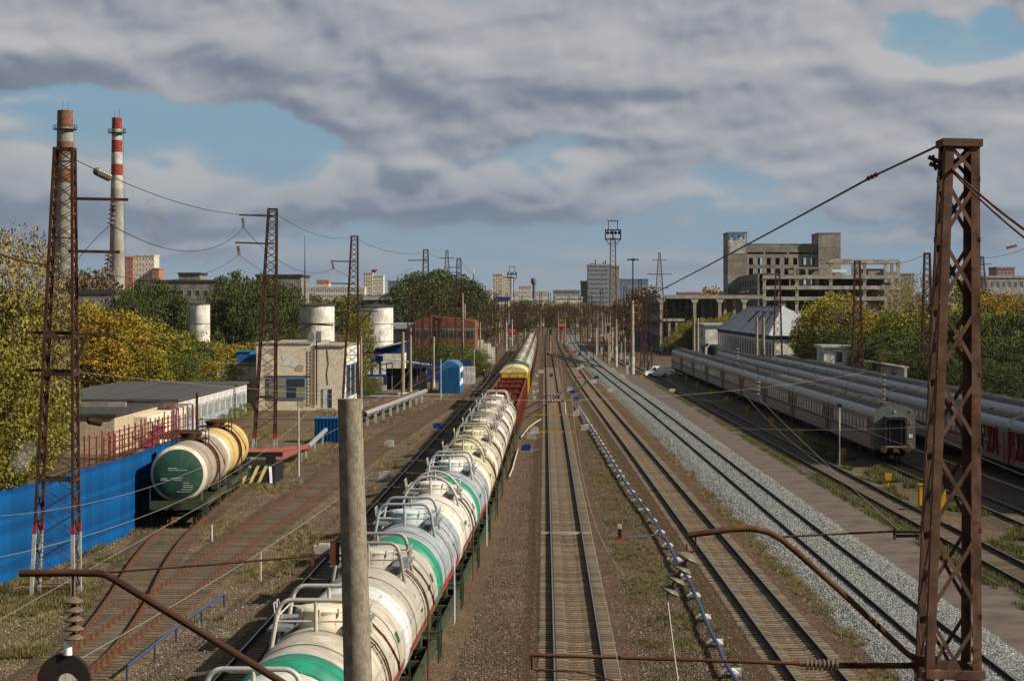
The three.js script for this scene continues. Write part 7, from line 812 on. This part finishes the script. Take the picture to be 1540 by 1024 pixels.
// ---------- trees ----------
function crownGeo(seed, o) { // unit tree: height 1; leaf faces gathered in clumps on limb ends
  seedRnd(seed); const p = [], n = [], c = [], lobes = [];
  for (let k = 0; k < o.lobes; k++) { const y = lerp(o.lo, 0.95, Math.pow((k + rnd()) / o.lobes, 0.85)), t = (y - o.lo) / (1 - o.lo), rad = o.r * Math.pow(Math.sin(Math.PI * clamp(0.12 + t * 0.82)), 0.8) * (o.taper ? 1 - 0.45 * t : 1), a = rnd() * 6.283, q = rad * Math.sqrt(rr(0.15, 1)); lobes.push([Math.cos(a) * q, y - 0.02, Math.sin(a) * q, rr(0.055, 0.12) * o.size, rr(0.75, 1.2)]); }
  const per = Math.floor(o.leaves / o.lobes), e1 = V(), e2 = V(), d = V();
  for (const [lx, ly, lz, lr, tone] of lobes) for (let k = 0; k < per; k++) {
    d.set(rnd() * 2 - 1, rnd() * 2 - 1, rnd() * 2 - 1).normalize(); const q = lr * Math.cbrt(rr(0.25, 1.15)), x = lx + d.x * q * 1.15, y = ly + d.y * q * (o.flat || 0.9), z = lz + d.z * q * 1.15;
    if (y < 0.01) continue;
    e1.set(rnd() * 2 - 1, rnd() * 2 - 1, rnd() * 2 - 1).normalize(); e2.set(rnd() * 2 - 1, rnd() * 2 - 1, rnd() * 2 - 1).cross(e1).normalize(); const s = o.leaf * rr(0.6, 1.35), w = s * rr(0.45, 0.8), nn = V().crossVectors(e1, e2);
    const A = [x - e1.x * s, y - e1.y * s, z - e1.z * s], B = [x + e2.x * w, y + e2.y * w, z + e2.z * w], D = [x + e1.x * s, y + e1.y * s, z + e1.z * s], E = [x - e2.x * w, y - e2.y * w, z - e2.z * w];
    p.push(...A, ...B, ...D, ...A, ...D, ...E); const g = tone * rr(0.7, 1.3), h = rr(-0.12, 0.12); for (let v = 0; v < 6; v++) { n.push(-nn.x, -nn.y, -nn.z); c.push(g * (1 + h), g, g * (1 - h * 1.2)); }
  }
  const g = new THREE.BufferGeometry(); g.setAttribute('position', new THREE.Float32BufferAttribute(p, 3)); g.setAttribute('normal', new THREE.Float32BufferAttribute(n, 3)); g.setAttribute('color', new THREE.Float32BufferAttribute(c, 3)); return g;
}
function trunkGeo(seed, r) { seedRnd(seed); const b = mb(), pts = []; let x = 0, z = 0; for (let k = 0; k < 6; k++) { b.cyl(V(x, k * 0.13, z), V(x + rr(-0.02, 0.02), (k + 1) * 0.13, z + rr(-0.02, 0.02)), r * (1 - k / 7), r * (1 - (k + 1) / 7), 7, false); } const limbs = []; for (let k = 0; k < 9; k++) { const a = k * 2.4, y0 = rr(0.18, 0.6), l = rr(0.16, 0.3), m = mb(), mid = V(Math.cos(a) * l * 0.5, y0 + l * 0.45, Math.sin(a) * l * 0.5); m.cyl(V(0, y0, 0), mid, r * 0.4, r * 0.25, 6, false).cyl(mid, V(Math.cos(a) * l, y0 + l * 1.05, Math.sin(a) * l), r * 0.25, r * 0.08, 5, false); limbs.push(m.geo()); } return [b.geo(), limbs]; }
const crowns = { bush: [1, 2, 3].map(s => crownGeo(s * 11, { lobes: 84, leaves: 8200, lo: 0.06, r: 0.47, size: 1.02, leaf: 0.0135 })), tree: [4, 5, 6].map(s => crownGeo(s * 13, { lobes: 70, leaves: 7400, lo: 0.16, r: 0.38, size: 0.92, leaf: 0.0135 })), poplar: [7, 8].map(s => crownGeo(s * 17, { lobes: 52, leaves: 5400, lo: 0.16, r: 0.27, size: 0.95, leaf: 0.015, taper: 1, flat: 1.3 })), thin: [9, 10].map(s => crownGeo(s * 19, { lobes: 84, leaves: 4800, lo: 0.12, r: 0.38, size: 0.75, leaf: 0.0095, flat: 1.3 })), far: [12, 13].map(s => crownGeo(s * 23, { lobes: 34, leaves: 2000, lo: 0.08, r: 0.5, size: 1.4, leaf: 0.029 })) };
const trunks = [1, 2, 3].map(s => trunkGeo(s * 5, 0.018));
const leafM = {}; for (const [k, c] of Object.entries({ yellow: [0.185, 0.145, 0.012], gold: [0.215, 0.135, 0.012], olive: [0.145, 0.13, 0.018], green: [0.068, 0.082, 0.013], dark: [0.045, 0.056, 0.013], brown: [0.115, 0.078, 0.036], tan: [0.16, 0.125, 0.05] })) { const m = leafMat.clone(); m.color.setRGB(...c); leafM[k] = m; }
let treeSeed = 100;
function tree(name, label, px, top, Z, kind, hue, sc = 1, group) { seedRnd(treeSeed++); const p = at(px, top, Z), h = p.y + 0.3, r = thing(name, label, name === 'bush' ? 'bush' : 'tree', V(p.x, -0.3, -Z), rnd() * 6.283, group); const [tg2, limbs] = pick(trunks), bk = kind === 'thin' || kind === 'poplar' ? M.barkPale : M.bark; mesh('trunk', tg2, bk, r); if (kind !== 'far') limbs.forEach(g => mesh('limb', g, bk, r)); mesh('crown', pick(crowns[kind]), leafM[hue], r); r.scale.set(h * sc, h, h * sc); return r; }
const left1 = 'pale tan leaved tree towering at the far left edge', LG = 'trees at the far left edge';
for (const [px, t, Z, s] of [[-8, 348, 150, 0.7], [20, 330, 158, 0.62], [44, 352, 165, 0.55], [58, 396, 168, 0.5]]) tree('tree', left1, px, t, Z, 'thin', 'tan', s, LG);
for (const [px, t, Z, s] of [[4, 430, 150, 0.7], [34, 450, 158, 0.65], [58, 480, 170, 0.6], [14, 540, 142, 0.9], [-10, 500, 140, 0.8], [40, 570, 150, 0.8]]) tree('tree', 'olive leaved tree below the tall tan trees', px, t, Z, 'bush', 'olive', s, LG);
const YG = 'yellowing thicket behind the garage';
[[82, 452, 246, 'olive', 1.1], [108, 448, 250, 'yellow', 1.1], [138, 455, 248, 'gold', 1.15], [168, 464, 252, 'yellow', 1.2], [198, 474, 256, 'yellow', 1.3], [228, 482, 258, 'olive', 1.3], [258, 494, 262, 'green', 1.3], [286, 502, 266, 'olive', 1.3], [312, 512, 268, 'yellow', 1.4], [340, 517, 272, 'yellow', 1.4], [368, 512, 284, 'olive', 1.4], [95, 500, 247, 'yellow', 1.2], [150, 510, 246, 'gold', 1.3], [210, 520, 248, 'yellow', 1.4], [270, 530, 250, 'green', 1.4], [325, 540, 254, 'yellow', 1.5]].forEach(([px, t, Z, hue, s], k) => tree('tree', `leafy autumn tree in the ${k < 11 ? 'back' : 'front'} of the garage thicket, ${ORD[k < 11 ? k : k - 11]} from left`, px, t, Z, 'bush', hue, s, YG));
for (const [px, t, Z] of [[184, 432, 320], [203, 420, 330], [228, 415, 335], [252, 424, 330], [266, 440, 328], [216, 428, 322], [190, 446, 316]]) tree('tree', 'dark green poplar in the clump right of the chimneys', px, t, Z, 'tree', 'dark', 0.62, 'dark poplars right of the chimneys');
for (const [px, t, Z] of [[338, 412, 315], [362, 404, 320], [390, 408, 325], [416, 418, 345], [436, 424, 350], [350, 430, 312], [376, 426, 314]]) tree('tree', 'dark green poplar behind the second lattice mast', px, t, Z, 'tree', 'dark', 0.62, 'dark poplars behind the second mast');
tree('tree', 'yellow green tree before the pale silo', 540, 466, 296, 'tree', 'olive', 0.62);
for (const [px, t, Z] of [[556, 566, 288], [549, 572, 282], [563, 574, 296]]) tree('bush', 'green bush beside the corner of the brick building', px, t, Z, 'bush', 'green', 1.4, 'bushes beside the brick building');
for (const [px, t, Z] of [[632, 521, 350], [650, 516, 352], [668, 517, 356], [686, 516, 360], [704, 520, 364], [717, 528, 366], [640, 530, 356]]) tree('bush', 'green bush in the row behind the arched blue shed', px, t, Z, 'bush', 'green', 1.5, 'bushes behind the arched shed');
for (const [px, t, Z] of [[612, 424, 520], [632, 408, 535], [652, 402, 545], [672, 406, 550], [692, 418, 545], [712, 432, 560], [640, 420, 500]]) tree('tree', 'big dark tree in the clump left of the far yard', px, t, Z, 'tree', 'dark', 1.15, 'dark trees left of the far yard');
for (const [px, t, Z, hue] of [[124, 406, 640, 'brown'], [150, 403, 650, 'brown'], [135, 412, 630, 'brown']]) tree('tree', 'brown autumn tree between the two chimneys', px, t, Z, 'far', hue, 0.8, 'brown trees between the chimneys');
const RG = 'autumn thicket behind the passenger trains', rightRow = [[1232, 470, 352, 'dark'], [1240, 452, 350, 'olive'], [1254, 446, 340, 'yellow'], [1270, 450, 335, 'olive'], [1292, 458, 325, 'brown'], [1314, 462, 318, 'olive'], [1336, 466, 310, 'yellow'], [1358, 462, 305, 'green'], [1382, 462, 298, 'olive'], [1406, 468, 292, 'green'], [1430, 462, 286, 'olive'], [1454, 468, 280, 'dark'], [1478, 462, 276, 'green'], [1502, 466, 272, 'olive'], [1526, 470, 268, 'green'], [1550, 462, 262, 'dark'], [1236, 492, 332, 'dark'], [1258, 498, 318, 'green'], [1282, 494, 308, 'dark'], [1312, 500, 298, 'green'], [1344, 498, 288, 'dark'], [1376, 502, 280, 'green'], [1408, 500, 272, 'dark'], [1440, 504, 264, 'green'], [1472, 502, 256, 'dark'], [1504, 506, 250, 'dark'], [1536, 504, 244, 'dark'], [1420, 535, 250, 'dark'], [1460, 535, 242, 'dark'], [1500, 540, 236, 'dark'], [1540, 540, 230, 'dark'], [1380, 530, 262, 'dark'], [1340, 525, 276, 'green'], [1300, 520, 290, 'dark']];
const HN = { yellow: 'yellowing', gold: 'golden', olive: 'olive green', green: 'green', dark: 'dark green', brown: 'brown', tan: 'tan' };
rightRow.forEach(([px, t, Z, hue], k) => tree('tree', `${HN[hue]} tree in the ${k < 16 ? 'back' : 'front'} row behind the passenger trains, ${ORD[k < 16 ? k : k - 16]} from left`, px, t, Z, 'bush', hue, 1.05, RG));
for (const [px, t, Z, hue, k] of [[1262, 436, 420, 'yellow', 'tree'], [1352, 424, 440, 'tan', 'thin'], [1392, 408, 450, 'tan', 'thin'], [1420, 400, 455, 'brown', 'thin'], [1442, 418, 440, 'olive', 'tree'], [1500, 440, 430, 'gold', 'bush'], [1530, 438, 430, 'gold', 'bush'], [1472, 432, 450, 'olive', 'tree']]) tree('tree', 'taller thin leaved tree rising above the right thicket', px, t, Z, k, hue, 1, 'taller trees above the right thicket');
for (const [px, t, Z] of [[1030, 484, 548], [1048, 478, 552], [1066, 476, 556], [1084, 478, 552], [1100, 470, 556], [1006, 506, 540], [1018, 500, 535], [1118, 474, 550]]) tree('bush', 'yellow green bush growing in the concrete hall', px, t, Z, 'bush', 'olive', 1.0, 'bushes in the concrete hall');
for (const [px, t, Z] of [[945, 446, 700], [960, 434, 690], [975, 430, 680], [988, 442, 700], [1075, 430, 900]]) tree('tree', 'rusty brown tree left of the concrete hall', px, t, Z, 'far', px === 1075 ? 'gold' : 'brown', 0.8, 'brown trees left of the concrete hall');
seedRnd(900); const farT = []; for (let k = 0; k < 44; k++) farT.push([rr(700, 1000), rr(452, 459), rr(1000, 1700)]); for (let k = 0; k < 50; k++) farT.push([k % 2 ? rr(430, 700) : rr(1000, 1540), rr(440, 452), rr(750, 1500)]); for (let k = 0; k < 16; k++) farT.push([rr(0, 430), rr(430, 448), rr(720, 1100)]);
farT.forEach(([px, t, Z], i) => tree('tree', `small far ${['dark green', 'brown', 'olive', 'deep green', 'mid green'][i % 5]} tree in the belt ${px < 430 ? 'below the chimneys' : px < 700 ? 'behind the silos' : px < 1000 ? 'ending the tracks' : 'beyond the ruin'}`, px, t, Z, 'far', ['dark', 'brown', 'olive', 'dark', 'green'][i % 5], rr(0.9, 1.6), 'far tree belt'));
// weeds at the garage foot
for (const [px, t, Z] of [[352, 612, 228], [338, 622, 218], [366, 606, 236]]) tree('bush', 'low dry weed clump at the foot of the garage', px, t, Z, 'bush', 'olive', 1.6, 'weeds at the garage');
// ---------- smoke ----------
function plume(name, label, puffs, color, op) { const g = new THREE.IcosahedronGeometry(1, 2), m = new THREE.MeshStandardMaterial({ color: new THREE.Color().setRGB(...color), transparent: true, opacity: op, roughness: 1, depthWrite: false }), im = new THREE.InstancedMesh(g, m, puffs.length), d = new THREE.Object3D(); puffs.forEach(([p, s], i) => { d.position.copy(p); d.scale.set(s * rr(0.8, 1.2), s * rr(0.8, 1.2), s); d.rotation.set(rnd() * 6, rnd() * 6, rnd() * 6); d.updateMatrix(); im.setMatrixAt(i, d.matrix); }); im.name = name; stuff(im, label, 'smoke'); im.castShadow = false; scene.add(im); }
seedRnd(55); { const P = []; for (let k = 0; k < 15; k++) { const t = (k + rnd()) / 15; P.push([at(240 - t * 14 + rr(-1, 1) * (4 + t * 12) - Math.sin(t * 5) * 5, 392 - t * 86, 1600 + rr(-20, 20)), rr(2, 4) + t * 4]); } plume('smoke', 'thin grey smoke rising behind the apartment tower', P, [0.20, 0.20, 0.22], 0.05); const Q = []; for (let k = 0; k < 9; k++) { const t = (k + rnd()) / 9; Q.push([at(312 - t * 14 + rr(-1, 1) * (4 + t * 8), 414 - t * 36, 1300 + rr(-20, 20)), rr(1.5, 3) + t * 2.5]); } plume('smoke', 'faint smoke above the grey plant building', Q, [0.22, 0.22, 0.24], 0.045); const S = []; for (let k = 0; k < 11; k++) { const t = (k + rnd()) / 11; if (k > 6) continue; S.push([at(36 + rr(-1, 1) * (6 + t * 10) - t * 8, 705 - t * 50, 130 + rr(-2, 2)), rr(0.25, 0.5) + t * 0.35]); } plume('steam', 'white steam puff beyond the blue fence at left', S, [0.8, 0.8, 0.8], 0.012); }
// ---------- labels that single out the many small far things: by side, then by nearness ----------
for (const [group, text] of [['slender masts in the distant yard', 'slender rusty lattice mast'], ['far poles in the yard throat', 'thin far yard pole'], ['small boxes in the far yard', 'small far trackside box'], ['cross span wires over the far yard', 'rust brown cross span wire over the far yard']]) {
  const all = scene.children.filter(o => o.userData.group === group), mid = o => { if (!o.isMesh) return o.position; o.geometry.computeBoundingBox(); return o.geometry.boundingBox.getCenter(new THREE.Vector3()); };
  for (const [side, test] of group.startsWith('cross') ? [['', () => true]] : [[' left of the freight train', o => mid(o).x < -5.5], [' between the freight train and grey ballast track', o => mid(o).x >= -5.5 && mid(o).x < 10], [' right of the grey ballast track', o => mid(o).x >= 10]])
    all.filter(test).sort((a, b) => mid(b).z - mid(a).z).forEach((o, i) => { o.userData.label = `${text}${side}, ${i ? ORD[Math.min(i, 25)] + ' nearest' : 'nearest of them'}`; });
}
const twins = {}; for (const o of scene.children) if (o.userData.label && o.userData.category) (twins[o.userData.label] ||= []).push(o);
for (const [label, list] of Object.entries(twins)) if (list.length > 1 && list.length <= 26) {
  const span = list[0].userData.category === 'wire', mid = o => { if (!o.isMesh) return o.position; o.geometry.computeBoundingBox(); return o.geometry.boundingBox.getCenter(new THREE.Vector3()).add(o.position); };
  list.sort((a, b) => span ? mid(b).z - mid(a).z : mid(a).x / -mid(a).z - mid(b).x / -mid(b).z).forEach((o, i) => { o.userData.label = `${label}, ${ORD[i]} ${span ? 'span away' : 'from left'}`; });
}
renderer.render(scene, camera);
